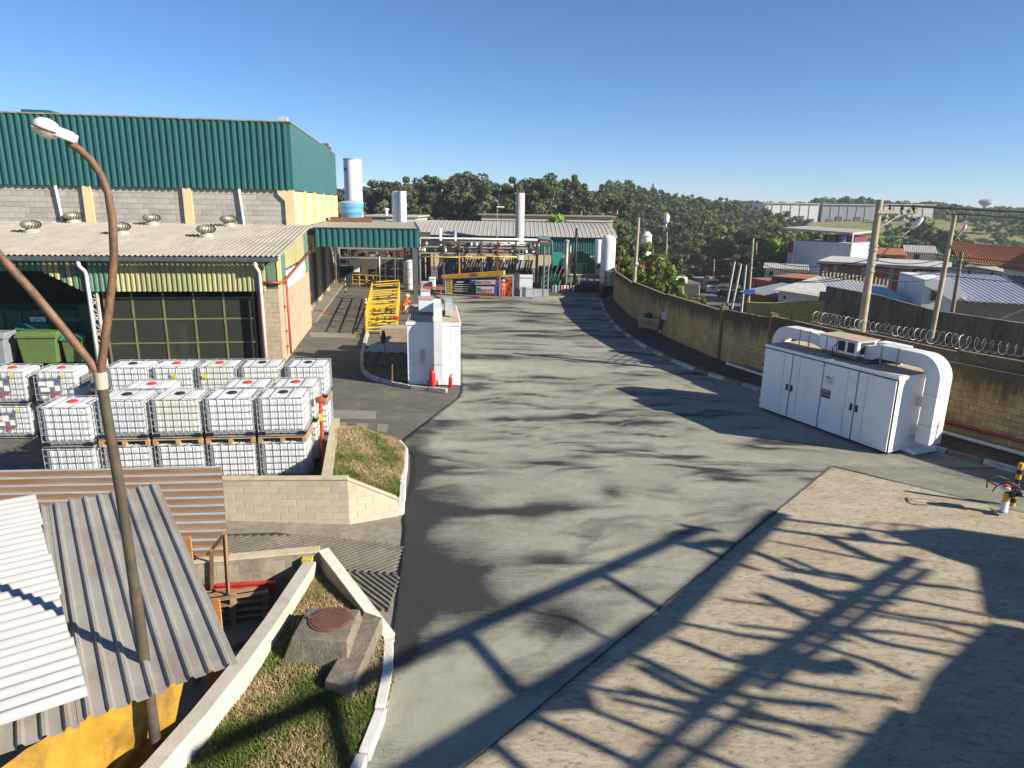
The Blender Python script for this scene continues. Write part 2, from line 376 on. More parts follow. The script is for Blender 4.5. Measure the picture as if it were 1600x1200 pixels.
def old_concrete():
    t = NT('worn_concrete'); p = t.tc('World'); q = t.map(p, (1, 2.4, 1), rot=(0, 0, .45))
    a = t.noise(q, .8, 8, .75, .9); b = t.noise(q, 5, 7, .75, .6); g = t.noise(p, 60, 3, .65); o = t.noise(p, .55, 5, .7, .5); w = t.noise(t.map(p, (.6, 5, 1), rot=(0, 0, .3)), 1.6, 7, .8, 1.0)
    k = t.ramp(a, [(.28, (.33, .265, .18)), (.48, (.50, .42, .30)), (.68, (.60, .52, .395))])
    k = t.mix(t.ramp(o, [(.52, 0.0), (.66, .65)]), k, (.42, .28, .145))
    k = t.mix(t.ramp(b, [(.36, .8), (.49, 0.0)]), k, (.19, .155, .11))
    k = t.mix(t.ramp(w, [(.57, 0.0), (.66, .7)]), k, (.62, .57, .49))
    k = t.mix(t.ramp(g, [(.34, .5), (.5, 0.0)]), k, (.2, .16, .11))
    v = t.new('ShaderNodeTexVoronoi', feature='DISTANCE_TO_EDGE'); t.l.new(t.map(p, (1, 1, 1), rot=(0, 0, .6)), v.inputs['Vector']); v.inputs['Scale'].default_value = .32
    t.col(k); t.rough(.9); t.b.inputs['Specular IOR Level'].default_value = .2; t.bump(t.math('ADD', t.math('MULTIPLY', b, 2.0), g), .9, .035); return t.mat
CONC_OLD = old_concrete()
PAVE = concrete_mat('old_asphalt', (0.10, 0.09, 0.075), (0.15, 0.135, 0.11), (0.21, 0.19, 0.155), 0.6, (1, 1.7, 1), 0.1)
CONC = concrete_mat('grey_concrete', (0.21, 0.185, 0.145), (0.28, 0.25, 0.20), (0.34, 0.305, 0.25))
sheet('concrete_yard', [(-6.0, 2.5), (24, 2.5), (24, 14), (16, 20), (9.1, 19.2), (-1.5, 8.0), (-1.6, 7)], CONC_OLD, 0.0)
sheet('pavement', [(-45, 11.2), (-12, 13.6), (-3.7, 14.1), (-2.5, 14.6), (14, 14.5), (14, 24), (7.2, 34), (6.9, 56), (9.2, 66), (8, 82), (-45, 82)], PAVE, -0.006)
# pale concrete slabs let into the old asphalt near the block wall
for q in ([(497, 640), (588, 642), (587, 655), (500, 654)], [(541, 660), (541, 672), (532, 672), (530, 660)], [(557, 661), (575, 661), (573, 673), (556, 673)], [(590, 662), (607, 663), (605, 675), (589, 674)]):
    sheet('concrete_patch', [G(*p, 0.004) for p in q], CONC, 0.004)
for q in ([(482, 519), (560, 520), (556, 528), (486, 527)],):
    sheet('concrete_patch', [G(*p, 0.004) for p in q], CONC, 0.004)
YEL = M('yellow_floor_paint', lin(205, 165, 60), 0.8, var=0.3, scale=9); REDP = M('red_floor_paint', lin(190, 95, 75), 0.8, var=0.3, scale=9)
sheet('floor_marking', [G(*p, 0.004) for p in [(502, 470), (519, 470), (508, 480), (494, 480)]], YEL, 0.004)
sheet('floor_marking', [G(*p, 0.004) for p in [(492, 488), (514, 488), (510, 493), (490, 493)]], REDP, 0.004)

# --- pavement strip between kerb and boundary wall, with the painted kerb stones
SWM = concrete_mat('dirt_strip', (0.07, 0.055, 0.04), (0.13, 0.095, 0.065), (0.19, 0.14, 0.10), 1.5)
m = MB()
yy = np.concatenate([np.linspace(10, 30, 40), np.linspace(31, 53.5, 30)])
m.strip([(float(interp_x(KERB, y)) + 0.1, y, 0.10) for y in yy], [(float(interp_x(WALL, y)) + 0.1, y, 0.13) for y in yy]); struct(m.build('sidewalk', SWM))
KWH = M('kerb_paint', (0.50, 0.48, 0.43), 0.85, var=0.25, scale=7, dirt=(0.10, 0.09, 0.075), dirt_amt=0.5, dirt_scale=3, bump=0.3, rand=0.18)
KGR = M('kerb_concrete', (0.20, 0.185, 0.155), 0.9, var=0.25, scale=7, dirt=(0.08, 0.07, 0.06), dirt_amt=0.4, dirt_scale=3, bump=0.3, rand=0.15)
def resample(poly, step):
    P = [Vector((p[0], p[1], p[2] if len(p) > 2 else 0)) for p in poly]; out = [P[0]]; i = 0; cur = P[0]
    while i < len(P) - 1:
        d = (P[i + 1] - cur).length
        need = step - (cur - out[-1]).length if False else None
        if (P[i + 1] - out[-1]).length < step: i += 1; cur = P[min(i, len(P) - 1)]; continue
        # march along the segment until the distance from the last sample is the step
        a, b = cur, P[i + 1]; lo, hi = 0.0, 1.0
        for _ in range(30):
            md = (lo + hi) / 2
            if (a.lerp(b, md) - out[-1]).length < step: lo = md
            else: hi = md
        cur = a.lerp(b, hi); out.append(cur)
    return out
_unit = None
def unit_box(mat, bev=0.04):
    m = MB(); m.box(-.5, .5, -.5, .5, -.5, .5); o = m.build('stone', mat); bm = bmesh.new(); bm.from_mesh(o.data)
    bmesh.ops.bevel(bm, geom=bm.edges[:], offset=bev, segments=1, affect='EDGES'); bm.to_mesh(o.data); bm.free()
    me = o.data; bpy.data.objects.remove(o); return me
def kerb_line(name, pts, step, mats, w=0.16, h=0.15, z0=-0.02, gap=0.03, alternate=None, seed=1):
    r = random.Random(seed); S = resample(pts, step); root = struct(thing(name, None, None, (S[0].x, S[0].y, 0)))
    mes = [unit_box(m_, 0.06) for m_ in mats]
    for i in range(len(S) - 1):
        a, b = S[i], S[i + 1]; d = b - a; o = bpy.data.objects.new('kerb_stone', mes[(alternate(i) if alternate else 0) % len(mes)]); COL.objects.link(o)
        o.parent = root; o.location = (a + b) / 2 - root.location + Vector((r.uniform(-.012, .012), r.uniform(-.012, .012), z0 + h / 2 + r.uniform(-.012, .012)))
        o.rotation_euler = (0, 0, math.atan2(d.y, d.x) + r.uniform(-.02, .02)); o.scale = (d.length - gap, w, h)
    return root
kerb_line('kerb', list(reversed(KERB)), 0.95, [KWH, KGR], 0.17, 0.16, -0.0, 0.05, lambda i: 0 if (i * 7 % 5) < 3 else 1)

# --- kerbs of the two grass mounds and of the island
kerb_line('kerb', [G(627, 806), G(631, 745), G(634, 706), G(622, 694)], 0.82, [M('kerb_white', (0.62, 0.59, 0.54), 0.85, var=0.15, scale=8, dirt=(0.2, 0.17, 0.13), dirt_amt=.25, bump=.2)], 0.15, 0.17, -0.02, 0.02, seed=3)
kerb_line('kerb', [G(608, 1012), G(612, 1026), G(607, 1070), G(594, 1125), G(566, 1200), G(520, 1300)], 0.8, [MATS['kerb_white']], 0.15, 0.2, -0.02, 0.02, seed=4)
ISL = [G(580, 505), G(572, 530), G(566, 555), G(566, 578), G(575, 590), G(600, 599), G(640, 607), G(675, 611), G(700, 614)]
kerb_line('kerb', ISL, 0.8, [KWH, KGR], 0.17, 0.16, 0.0, 0.03, lambda i: 0 if i > 3 else 1, seed=5)

# --- grass
def grass_soil():
    t = NT('lawn_soil'); p = t.tc('World'); a = t.noise(p, 0.9, 6, 0.7, 0.6); b = t.noise(p, 22, 4, 0.7)
    k = t.ramp(a, [(0.32, (0.10, 0.115, 0.035)), (0.48, (0.19, 0.165, 0.07)), (0.60, (0.31, 0.225, 0.125))])
    t.col(t.mix(t.ramp(b, [(0.3, 0.6), (0.6, 0.0)]), k, (0.05, 0.06, 0.02))); t.rough(0.95); t.bump(b, 0.9, 0.04); return t.mat
SOIL = grass_soil()
def blade_mat():
    t = NT('grass_blades'); at = t.new('ShaderNodeAttribute', attribute_name='dry').outputs['Fac']
    t.col(t.ramp(at, [(0.1, (0.10, 0.14, 0.03)), (0.4, (0.185, 0.195, 0.06)), (0.62, (0.27, 0.225, 0.10)), (0.95, (0.40, 0.30, 0.165))])); t.rough(0.8)
    t.b.inputs['Specular IOR Level'].default_value = 0.15; return t.mat
BLADE = blade_mat()
def grass_on(X, Y, Z, n, seed, hgt=0.055, parent=None):
    r = np.random.RandomState(seed); nr, nc = X.shape
    i = r.rand(n) * (nr - 1.001); j = r.rand(n) * (nc - 1.001); i0 = i.astype(int); j0 = j.astype(int); fi = i - i0; fj = j - j0
    def s(A): return A[i0, j0] * (1 - fi) * (1 - fj) + A[i0 + 1, j0] * fi * (1 - fj) + A[i0, j0 + 1] * (1 - fi) * fj + A[i0 + 1, j0 + 1] * fi * fj
    x, y, z = s(X), s(Y), s(Z); pn = fbm(x * 1.1 + 4, y * 1.1, 4); keep = r.rand(n) < np.clip(1.45 - 1.6 * np.clip(pn - .38, 0, 1) / .22 * .75, .2, 1)
    x, y, z, pn = x[keep], y[keep], z[keep], pn[keep]; m_ = len(x)
    a = r.rand(m_) * 6.283; h = hgt * (0.5 + r.rand(m_)); w = 0.008 + 0.006 * r.rand(m_); lx = (r.rand(m_) - .5) * h * 1.6; ly = (r.rand(m_) - .5) * h * 1.6
    V = np.empty((m_, 3, 3)); V[:, 0] = np.stack([x - w * np.cos(a), y - w * np.sin(a), z - .004], -1); V[:, 1] = np.stack([x + w * np.cos(a), y + w * np.sin(a), z - .004], -1); V[:, 2] = np.stack([x + lx, y + ly, z + h], -1)
    dry = np.clip((pn - .29) / .28 + (r.rand(m_) - .5) * .6, 0, 1)
    o = np_mesh('grass', V.reshape(-1, 3), np.arange(m_ * 3).reshape(-1, 3), BLADE, {'dry': np.repeat(dry, 3)}); return o
def mound(name, ys, xl, xr, zf, n, seed, label, hg=0.055):
    nc = 40; s = np.linspace(0, 1, nc)[None, :]; X = xl[:, None] + (xr - xl)[:, None] * s; Y = np.repeat(ys[:, None], nc, 1); Z = zf(X, Y, s + 0 * X) + (fbm(X * 2, Y * 2, 4) - .5) * .06
    struct(np_mesh(name, np.stack([X, Y, Z], -1).reshape(-1, 3), grid_faces(len(ys), nc), SOIL, smooth=True))
    o = grass_on(X, Y, Z, n, seed, hg); stuff(o); o['label'] = label; o['category'] = 'grass'
ys = np.linspace(14.15, 19.75, 60)
mound('grass_mound', ys, np.interp(ys, [14.15, 14.3, 18.6, 19.75], [-3.95, -3.99, -4.95, -4.95]), np.interp(ys, [14.15, 14.68, 16.85, 18.5, 19.2, 19.75], [-3.55, -2.58, -2.82, -3.02, -3.55, -4.4]),
      lambda X, Y, s: 0.08 + np.clip((-2.75 - X) / 1.45, 0, 1) ** .9 * .92 * smooth(20.2, 17.6, Y), 60000, 2, 'sloping green lawn beside the cream block wall', 0.05)
ys = np.linspace(4.6, 11.55, 80)
mound('grass_mound', ys, np.interp(ys, [4.6, 7, 8.2, 9.5, 11.4], [-4.3, -3.9, -3.75, -3.62, -3.56]), np.interp(ys, [4.6, 7.1, 8.0, 8.8, 9.4, 9.67, 11.55], [-2.5, -1.85, -1.7, -1.68, -1.85, -2.0, -3.45]),
      lambda X, Y, s: 0.10 + 0.12 * (1 - s) + 0.1 * smooth(8, 11, Y), 110000, 3, 'patchy lawn with bare spots around the concrete manhole block', 0.05)
ys = np.linspace(26.6, 31.0, 20)
mound('grass_mound', ys, np.interp(ys, [26.6, 27.4, 29.0, 31], [-4.6, -6.0, -6.6, -6.6]), np.full(20, -4.15), lambda X, Y, s: 0.1 + 0 * X, 9000, 5, 'green lawn corner inside the painted kerb beside the white shelter', 0.08)

# --- ramp of grooved concrete with its smooth borders
def ramp_z(x): return 0.012 + 0.045 * max(0.0, -2.3 - x)
m = MB(); xs = [-2.0, -2.6, -4, -6, -9, -12]
edge_n = lambda x: 14.35 + 0.145 * (x + 6.43) + 0.0
m.add([(-2.40, 14.6, .0), (-1.93, 10.2, .0), (-1.9, 9.62, .0), (-3.5, 11.55, .05)] + [(-12, 9.62, .43), (-12, 14.2, .43)], [(0, 5, 4, 3), (0, 3, 2, 1)]); struct(m.build('ramp', CONC))
GRV = concrete_mat('grooved_concrete', (0.12, 0.105, 0.085), (0.18, 0.16, 0.13), (0.25, 0.225, 0.18), 2.0)
GFL = concrete_mat('groove_floor', (0.04, 0.036, 0.03), (0.06, 0.054, 0.045), (0.09, 0.08, 0.065), 2.0)
m = MB(); m.add([(-2.12, 10.65, ramp_z(-2.12) + .001), (-2.22, 13.0, ramp_z(-2.2) + .001), (-5, 13.35, ramp_z(-5) + .003), (-9.5, 12.4, ramp_z(-9.5) + .012), (-9.5, 10.3, ramp_z(-9.5) + .012), (-3.5, 11.68, ramp_z(-3.5) + .006)], [(1, 2, 3, 4, 5), (0, 1, 5)]); m.build('groove_floor', GFL, bpy.data.objects['ramp'])
m = MB()
def ridge(ax, ay, bx, by):
    m.bar((ax, ay, ramp_z(ax) + .012), (bx, by, ramp_z(bx) + .012), 0.055, 0.05)
def top_y(x): return 13.3 + 0.2 * (x + 5) if x < -5 else 13.3 - 0.11 * (x + 5)
for i in range(74):
    x = -9.5 + i * 0.145
    # far lane of the chevron
    ax, ay = x, 11.95; k = 1.32; bx, by = x + k, 11.95 + k
    tb = max(0, min(1, (top_y((ax + bx) / 2) - ay) / (by - ay))); bx, by = ax + (bx - ax) * tb, ay + (by - ay) * tb
    lim = -2.22
    if ax < lim:
        if bx > lim: q = (lim - ax) / (bx - ax); bx, by = lim, ay + (by - ay) * q
        ridge(ax, ay, bx, by)
    ax, ay = x, 11.9; bx, by = x + 1.2, 10.7
    if ax < -2.1:
        if bx > -2.1: q = (-2.1 - ax) / (bx - ax); bx, by = -2.1, ay + (by - ay) * q
        n_ = 0
        wy_ = lambda x_: (11.68 + .228 * (x_ + 3.5)) if x_ < -3.5 else 11.68 - 1.16 * (x_ + 3.5)
        while by < wy_(bx) and n_ < 40 and bx > ax + .05: bx -= (bx - ax) * .06; by = ay - (bx - ax); n_ += 1
        if by < ay - .06 and ay > wy_(ax): ridge(ax, ay, bx, by)
o = m.build('groove_ridges', GRV, bpy.data.objects['ramp']); stuff(o)
m = MB(); m.add([(-12, 2, -.35), (-3.6, 2, -.35), (-3.6, 11.3, -.35), (-12, 9.8, -.35)], [(0, 1, 2, 3)]); struct(m.build('shed_floor', CONC))
# ------------------------------------------------------------------ block walls: every block its own piece
def clip_poly(poly, a, b):
    """keep the part of a 2-D polygon left of the line a->b"""
    out = []; n = len(poly)
    sd_ = lambda p: (b[0] - a[0]) * (p[1] - a[1]) - (b[1] - a[1]) * (p[0] - a[0])
    for i in range(n):
        p, q = poly[i], poly[(i + 1) % n]; sp, sq = sd_(p), sd_(q)
        if sp >= 0: out.append(p)
        if (sp > 0 and sq < 0) or (sp < 0 and sq > 0):
            t = sp / (sp - sq); out.append((p[0] + (q[0] - p[0]) * t, p[1] + (q[1] - p[1]) * t))
    return out
def area2(p): return sum(p[i][0] * p[(i + 1) % len(p)][1] - p[(i + 1) % len(p)][0] * p[i][1] for i in range(len(p))) / 2
def lay_blocks(root, O, U, N, poly, bl, bh, mat, gap=0.012, proud=0.012, limit=300, seed=0, z_base=None, depth=0.02, name='block', order=None):
    """lay blocks on the face (origin O, along U, outward N, up Z) inside a convex polygon of (s, z)"""
    O, U, N = Vector(O), Vector(U).normalized(), Vector(N).normalized(); r = random.Random(seed)
    if area2(poly) < 0: poly = poly[::-1]
    s0 = min(p[0] for p in poly); s1 = max(p[0] for p in poly); z0 = min(p[1] for p in poly) if z_base is None else z_base; z1 = max(p[1] for p in poly)
    ang = math.atan2(U.y, U.x); full = None; done = 0; rest = MB(); items = []
    row = 0
    while z0 + row * bh < z1:
        s = s0 - (bl / 2 if row % 2 else 0)
        while s < s1:
            q = [(s + gap / 2, z0 + row * bh + gap / 2), (s + bl - gap / 2, z0 + row * bh + gap / 2), (s + bl - gap / 2, z0 + (row + 1) * bh - gap / 2), (s + gap / 2, z0 + (row + 1) * bh - gap / 2)]
            fullq = q
            for i in range(len(poly)):
                q = clip_poly(q, poly[i], poly[(i + 1) % len(poly)])
                if len(q) < 3: break
            if len(q) >= 3 and abs(area2(q)) > 0.08 * bl * bh: items.append((q, abs(abs(area2(q)) - abs(area2(fullq))) < 1e-6))
            s += bl
        row += 1
    if order: items.sort(key=lambda it: order(O + U * it[0][0][0] + Vector((0, 0, it[0][0][1]))))
    for q, whole in items:
        pr = proud + r.uniform(-0.3, 0.3) * proud
        if done >= limit:
            rest.prism([O + U * a + Vector((0, 0, b)) + N * (-depth) for a, b in q], N * (depth + pr)); continue
        done += 1
        c = (sum(a for a, b in q) / len(q), sum(b for a, b in q) / len(q))
        if whole:
            if full is None:
                mm = MB(); mm.box(-bl / 2 + gap / 2, bl / 2 - gap / 2, -depth, 0, -bh / 2 + gap / 2, bh / 2 - gap / 2)
                # local x along U, local -y ... outward is +y or -y depending on the face
                full = bpy.data.meshes.new(name); full.from_pydata(mm.v, [], mm.f); full.materials.append(mat)
                bm = bmesh.new(); bm.from_mesh(full); bmesh.ops.bevel(bm, geom=bm.edges[:], offset=0.006, segments=1, affect='EDGES'); bm.to_mesh(full); bm.free()
            o = bpy.data.objects.new(name, full); COL.objects.link(o); o.parent = root
            left = N.dot(Vector((-U.y, U.x, 0))) > 0
            o.rotation_euler = (0, 0, ang)
            # mesh spans y in [-depth, 0]; its outer face is y=0 for N to the left of U, else y=-depth
            off = N * pr if left else N * (pr - depth)
            o.location = O + U * c[0] + Vector((0, 0, c[1])) + off - wloc(root)
        else:
            mm = MB(); mm.prism([O + U * a + Vector((0, 0, b)) + N * (-depth) for a, b in q], N * (depth + pr)); mm.build(name, mat, root)
    if rest.v: stuff(rest.build('far_' + name + 's', mat, root))
def trap_profile(w, n, d, top=0.28, base=0.42):
    """one sheet of trapezoidal cladding: (position across, height)"""
    p = w / n; P = [(0.0, 0.0)]
    for i in range(n):
        a = i * p; e = p * (1 - top - base) / 2
        P += [(a + p * base / 2, 0.0), (a + p * base / 2 + e, d), (a + p * base / 2 + e + p * top, d), (a + p - p * base / 2, 0.0)]
    P.append((w, 0.0)); return P
def sine_profile(w, n, d, k=8): return [(w * i / (n * k), d * 0.5 * (1 - math.cos(2 * math.pi * i / k))) for i in range(n * k + 1)]
def sheet_mesh(prof, L, thick=0.0):
    """profile across X, relief along Y (towards -Y), length along Z"""
    m = MB(); A = [(x, -h, 0) for x, h in prof]; B = [(x, -h, L) for x, h in prof]; m.strip(A, B); return m
def mesh_of(m, name, mat, smooth=False):
    o = m.build(name, mat, None, smooth); me = o.data; bpy.data.objects.remove(o); return me
def inst(me, name, parent, loc, rot=(0, 0, 0), scale=(1, 1, 1)):
    o = bpy.data.objects.new(name, me); COL.objects.link(o); o.parent = parent
    o.location = Vector(loc) - (wloc(parent) if parent is not None else Vector((0, 0, 0))); o.rotation_euler = rot; o.scale = scale; return o
def inst_m(me, name, parent, X, Y, Z, T):     # axes given as world vectors
    o = bpy.data.objects.new(name, me); COL.objects.link(o); o.parent = parent
    w = wloc(parent) if parent is not None else Vector((0, 0, 0)); T = Vector(T) - w
    o.matrix_local = Matrix(((X[0], Y[0], Z[0], T[0]), (X[1], Y[1], Z[1], T[1]), (X[2], Y[2], Z[2], T[2]), (0, 0, 0, 1))); return o

TEAL = M('teal_cladding', (0.018, 0.098, 0.096), 0.5, var=0.10, scale=0.5, dirt=(0.035, 0.105, 0.10), dirt_amt=0.2, dirt_scale=0.7, stretch=(1, 1, .3), rand=0.06)
GBLK = M('grey_block', (0.325, 0.305, 0.27), 0.92, var=0.14, scale=6, dirt=(0.22, 0.205, 0.18), dirt_amt=0.25, dirt_scale=2, rand=0.13, bump=0.5, bscale=40)
MORT = M('mortar', (0.25, 0.23, 0.20), 0.95, var=0.2, scale=8)
CREAM = M('cream_paint', (0.56, 0.44, 0.25), 0.85, var=0.10, scale=1.5, dirt=(0.32, 0.25, 0.16), dirt_amt=0.2, dirt_scale=1.4, stretch=(1, 1, .4))
WPVC = M('white_pvc', (0.66, 0.65, 0.61), 0.5, var=0.08, scale=4, dirt=(0.4, 0.37, 0.32), dirt_amt=0.15)
FIBRO = M('fibre_cement', (0.31, 0.28, 0.23), 0.9, var=0.15, scale=2.0, dirt=(0.21, 0.185, 0.15), dirt_amt=0.35, dirt_scale=1.1, stretch=(1, .4, 1), coord='World', bump=0.2)
GUTTER = M('grey_gutter', (0.10, 0.11, 0.12), 0.5, metal=0.3)
BLACK = M('soot_black', (0.012, 0.013, 0.013), 0.9)
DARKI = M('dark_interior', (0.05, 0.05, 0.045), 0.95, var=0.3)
FADEG = M('faded_green_cladding', (0.34, 0.315, 0.15), 0.75, var=0.2, scale=1.4, dirt=(0.17, 0.21, 0.11), dirt_amt=0.3, dirt_scale=0.5, stretch=(1, 1, .3), coord='World', rand=0.1)
TEAL2 = M('green_cladding', (0.085, 0.165, 0.105), 0.75, var=0.2, scale=1.4, dirt=(0.22, 0.26, 0.11), dirt_amt=0.3, dirt_scale=0.6, coord='World', rand=0.1)
SANDW = M('sandy_wall', (0.40, 0.315, 0.215), 0.93, var=0.10, scale=3, dirt=(0.30, 0.23, 0.16), dirt_amt=0.3, dirt_scale=1.2, coord='World', bump=0.4, rand=0.05)
REDPIPE = M('red_pipe', (0.36, 0.055, 0.035), 0.6, var=0.2, scale=5)
STEELW = M('galvanised', (0.42, 0.42, 0.41), 0.45, metal=0.6, var=0.2, scale=6)
RUST = M('rusty_steel', (0.16, 0.075, 0.04), 0.85, var=0.35, scale=7, dirt=(0.07, 0.04, 0.03), dirt_amt=.4, dirt_scale=4)
WHITE = M('white_paint', (0.72, 0.71, 0.68), 0.5, var=0.05, scale=2, dirt=(0.5, 0.47, 0.42), dirt_amt=0.12, dirt_scale=1.5)

B = Frame(-10.18, 29.40, 9.0)
# ================================================================== the big hall
hall = thing('warehouse', 'large hall with teal ribbed cladding over a grey block wall', 'warehouse', B.p(-0.72, 10.78, 0))
VF, UC, ZC, ZT = 10.78, -0.72, 7.59, 11.15
m = MB(); m.fb(B, -42, UC - .03, VF + .03, 36.4, 0, 10.95); m.build('wall', MORT, hall)
lay_blocks(hall, B.p(0, VF + .03, 0), B.u, -B.v, [(-19.0, 5.3), (UC - .4, 5.3), (UC - .4, ZC), (-19.0, ZC)], 0.545, 0.285, GBLK, 0.014, 0.012, 300, 5)
clad = mesh_of(sheet_mesh(trap_profile(1.0, 3, 0.085, 0.34, 0.40), ZT - ZC), 'cladding_panel', TEAL)
for i in range(19): inst_m(clad, 'cladding_panel', hall, B.u, B.v, (0, 0, 1), B.p(UC - 1 - i * 1.0, VF - 0.12, ZC))
sclad = mesh_of(sheet_mesh(trap_profile(1.0, 3, 0.05, 0.34, 0.40), ZT - ZC), 'cladding_panel', TEAL)
for i in range(26): inst_m(sclad, 'cladding_panel', hall, B.v, -B.u, (0, 0, 1), B.p(UC + 0.12, VF - .02 + i * 1.0, ZC))
m = MB(); m.fb(B, UC - .03, UC + .12, VF - .13, VF + .03, ZC, ZT); m.fb(B, UC - 0.2, UC + .125, VF - .135, VF - .0, ZC - .0, ZT) ; m.build('corner_flashing', TEAL, hall)
m = MB(); m.fb(B, -20, UC + .2, VF - .22, VF + .2, ZT, ZT + .07); m.fb(B, UC - .1, UC + .2, VF + .2, 36.6, ZT, ZT + .07); m.build('parapet_cap', M('rusty_cap', (.25, .21, .17), .8, var=.3, dirt=(.16, .10, .07), dirt_amt=.4), hall)
m = MB(); m.fb(B, -42, UC, VF + .2, 36.4, ZT - .1, ZT - .02); m.build('roof', FIBRO, hall)
m = MB(); m.fb(B, UC - .42, UC + .02, VF - .25, VF + .35, ZT + .05, ZT + .27); m.build('roof_box', M('pale_box', (.4, .38, .34), .8), hall)
m = MB(); m.prism([B.p(-14.6, VF + 1.2, ZT + .05), B.p(-12.9, VF + 1.2, ZT + .05), B.p(-13.2, VF + 1.2, ZT + .35), B.p(-14.6, VF + 1.2, ZT + .35)], B.v * 3); m.build('ridge_vent', TEAL, hall)
for u in (-11.34, -6.26, -16.5):
    m = MB(); m.fb(B, u - .22, u + .22, VF - .16, VF + .01, 5.3, ZC - .005); m.build('column', CREAM, hall)
m = MB(); m.fb(B, UC - .38, UC + .12, VF - .14, VF + .3, 0, ZC - .005); m.prism([B.p(UC - .38, VF - .14, ZC - .02), B.p(UC - .75, VF - .14, ZC - .02), B.p(UC - .75, VF - .14, ZC - .22), B.p(UC - .38, VF - .14, ZC - .6)], B.v * .1); m.build('column', CREAM, hall)
for u, bot in ((-12.87, 5.62), (-3.52, 5.6)):
    m = MB(); m.tube([B.p(u, VF - .12, ZC), B.p(u + .12, VF - .12, bot + .12)] + ([B.p(u - .5, VF - .45, bot)] if u < -10 else [B.p(u + .12, VF - .3, bot - .02)]), 0.075, 8); m.build('downpipe', WPVC, hall, True)
m = MB(); m.fb(B, UC - .04, UC + .02, VF + .3, 36.4, 0, ZC); m.build('side_wall', M('pale_cream', (0.66, 0.52, 0.29), .85, var=.08, scale=1.2, dirt=(0.5, .38, .22), dirt_amt=.15), hall)
for v in (15.2, 20.0, 25.5, 31.8, 36.2):
    m = MB(); m.fb(B, UC + .02, UC + .22, v - .22, v + .22, 0, ZC - .005); m.build('column', CREAM, hall)
m = MB(); m.fb(B, UC + .02, UC + .2, VF + .3, 36.4, 5.55, 5.75); m.build('ledge', CREAM, hall)
m = MB(); m.fb(B, UC - .3, UC + .25, 30.0, 30.5, ZT + .07, ZT + .45); m.fb(B, UC - .2, UC + .15, 33, 33.4, ZT + .07, ZT + .4); m.build('roof_fan', GUTTER, hall)
# doors and panels along the side under the canopy
DG = M('weathered_panel', (0.12, 0.12, 0.11), .8, var=.25, scale=2, stretch=(1, 1, .2), coord='World'); DG2 = M('dark_panel', (0.055, 0.05, 0.045), .8, var=.25, scale=2); DG3 = M('pale_panel', (0.24, 0.24, 0.225), .8, var=.2, scale=2, stretch=(1, 1, .2))
for (a, b, mt, z1) in ((11.3, 13.2, DG, 4.3), (13.5, 15.0, DG2, 4.3), (15.4, 17.6, DG3, 4.3), (17.8, 19.6, DG2, 3.6), (20.4, 22.6, DG3, 4.3), (22.8, 25.2, DG2, 4.3), (25.8, 28.6, DG3, 4.3), (28.9, 31.5, DG, 4.3), (32.1, 35.9, DG2, 4.3)):
    m = MB(); m.fb(B, UC + .02, UC + .07, a, b, 0.08, z1)
    for k in range(1, 4): m.fb(B, UC + .07, UC + .085, a + (b - a) * k / 4 - .015, a + (b - a) * k / 4 + .015, .1, z1 - .05)
    m.build('side_door', mt, hall)
m = MB(); m.fb(B, UC + .02, UC + .9, 11.2, 36.4, -.05, .14); m.build('plinth', CONC, hall)
m = MB(); m.fb(B, UC + .25, UC + .35, 13.2, 13.32, .1, 2.1); m.fb(B, UC + .25, UC + .33, 13.9, 14.1, 1.2, 1.5); m.build('red_panel_post', REDPIPE, hall)

# ================================================================== the lean-to in front of it
annex = thing('lean_to', 'low lean-to with grey corrugated roof and faded green fascia before the hall', 'building', B.p(0, 0, 0))
RZ0, RZ1 = 4.72, 5.66
cor = mesh_of(sheet_mesh(sine_profile(1.06, 5, 0.065), math.hypot(11.25, RZ1 - RZ0)), 'roof_sheet', FIBRO, True)
rv = (B.v * 11.25 + Vector((0, 0, RZ1 - RZ0))).normalized(); rn = B.u.cross(rv)
for i in range(19): inst_m(cor, 'roof_sheet', annex, B.u, -rn, rv, B.p(0.30 - 1.06 * (i + 1), -0.48, RZ0 + .004 * (i % 2)))
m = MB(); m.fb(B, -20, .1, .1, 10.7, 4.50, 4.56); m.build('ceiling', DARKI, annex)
m = MB(); m.fb(B, -20, 0.24, -.66, -.46, RZ0 - .17, RZ0 - .01); m.build('gutter', GUTTER, annex)
fas = mesh_of(sheet_mesh(trap_profile(1.0, 5, 0.05, 0.36, 0.36), 1.30), 'fascia_panel', FADEG); fas2 = mesh_of(sheet_mesh(trap_profile(1.0, 5, 0.05, 0.36, 0.36), 1.30), 'fascia_panel', TEAL2)
for i in range(7): inst_m(fas if i not in (6,) else fas2, 'fascia_panel', annex, B.u, B.v, (0, 0, 1), B.p(-0.38 - 1.0 * (i + 1), -.05, 3.25))
# stepped fascia over the open bay: short sheets cut on the slope
for i in range(11):
    a = -7.55 - i * .22; zb = max(3.22, min(4.08, 3.18 + (-7.45 - a) * 0.57))
    m = MB(); m.strip([B.p(a - .2, -.05, zb + .1 if zb < 4.05 else zb), B.p(a - .15, -.1, zb + .06 if zb < 4.05 else zb), B.p(a - .06, -.1, zb), B.p(a, -.05, zb)], [B.p(a - .2, -.05, 4.55), B.p(a - .15, -.1, 4.55), B.p(a - .06, -.1, 4.55), B.p(a, -.05, 4.55)])
    m.build('fascia_panel', FADEG if i in (2, 4, 5, 6) else TEAL2, annex)
m = MB()
P = trap_profile(9.0, 40, .05, .36, .36); m.strip([B.p(-19 + x, -.05 - h, 4.08) for x, h in P], [B.p(-19 + x, -.05 - h, 4.55) for x, h in P]); m.build('fascia_panel', TEAL2, annex)
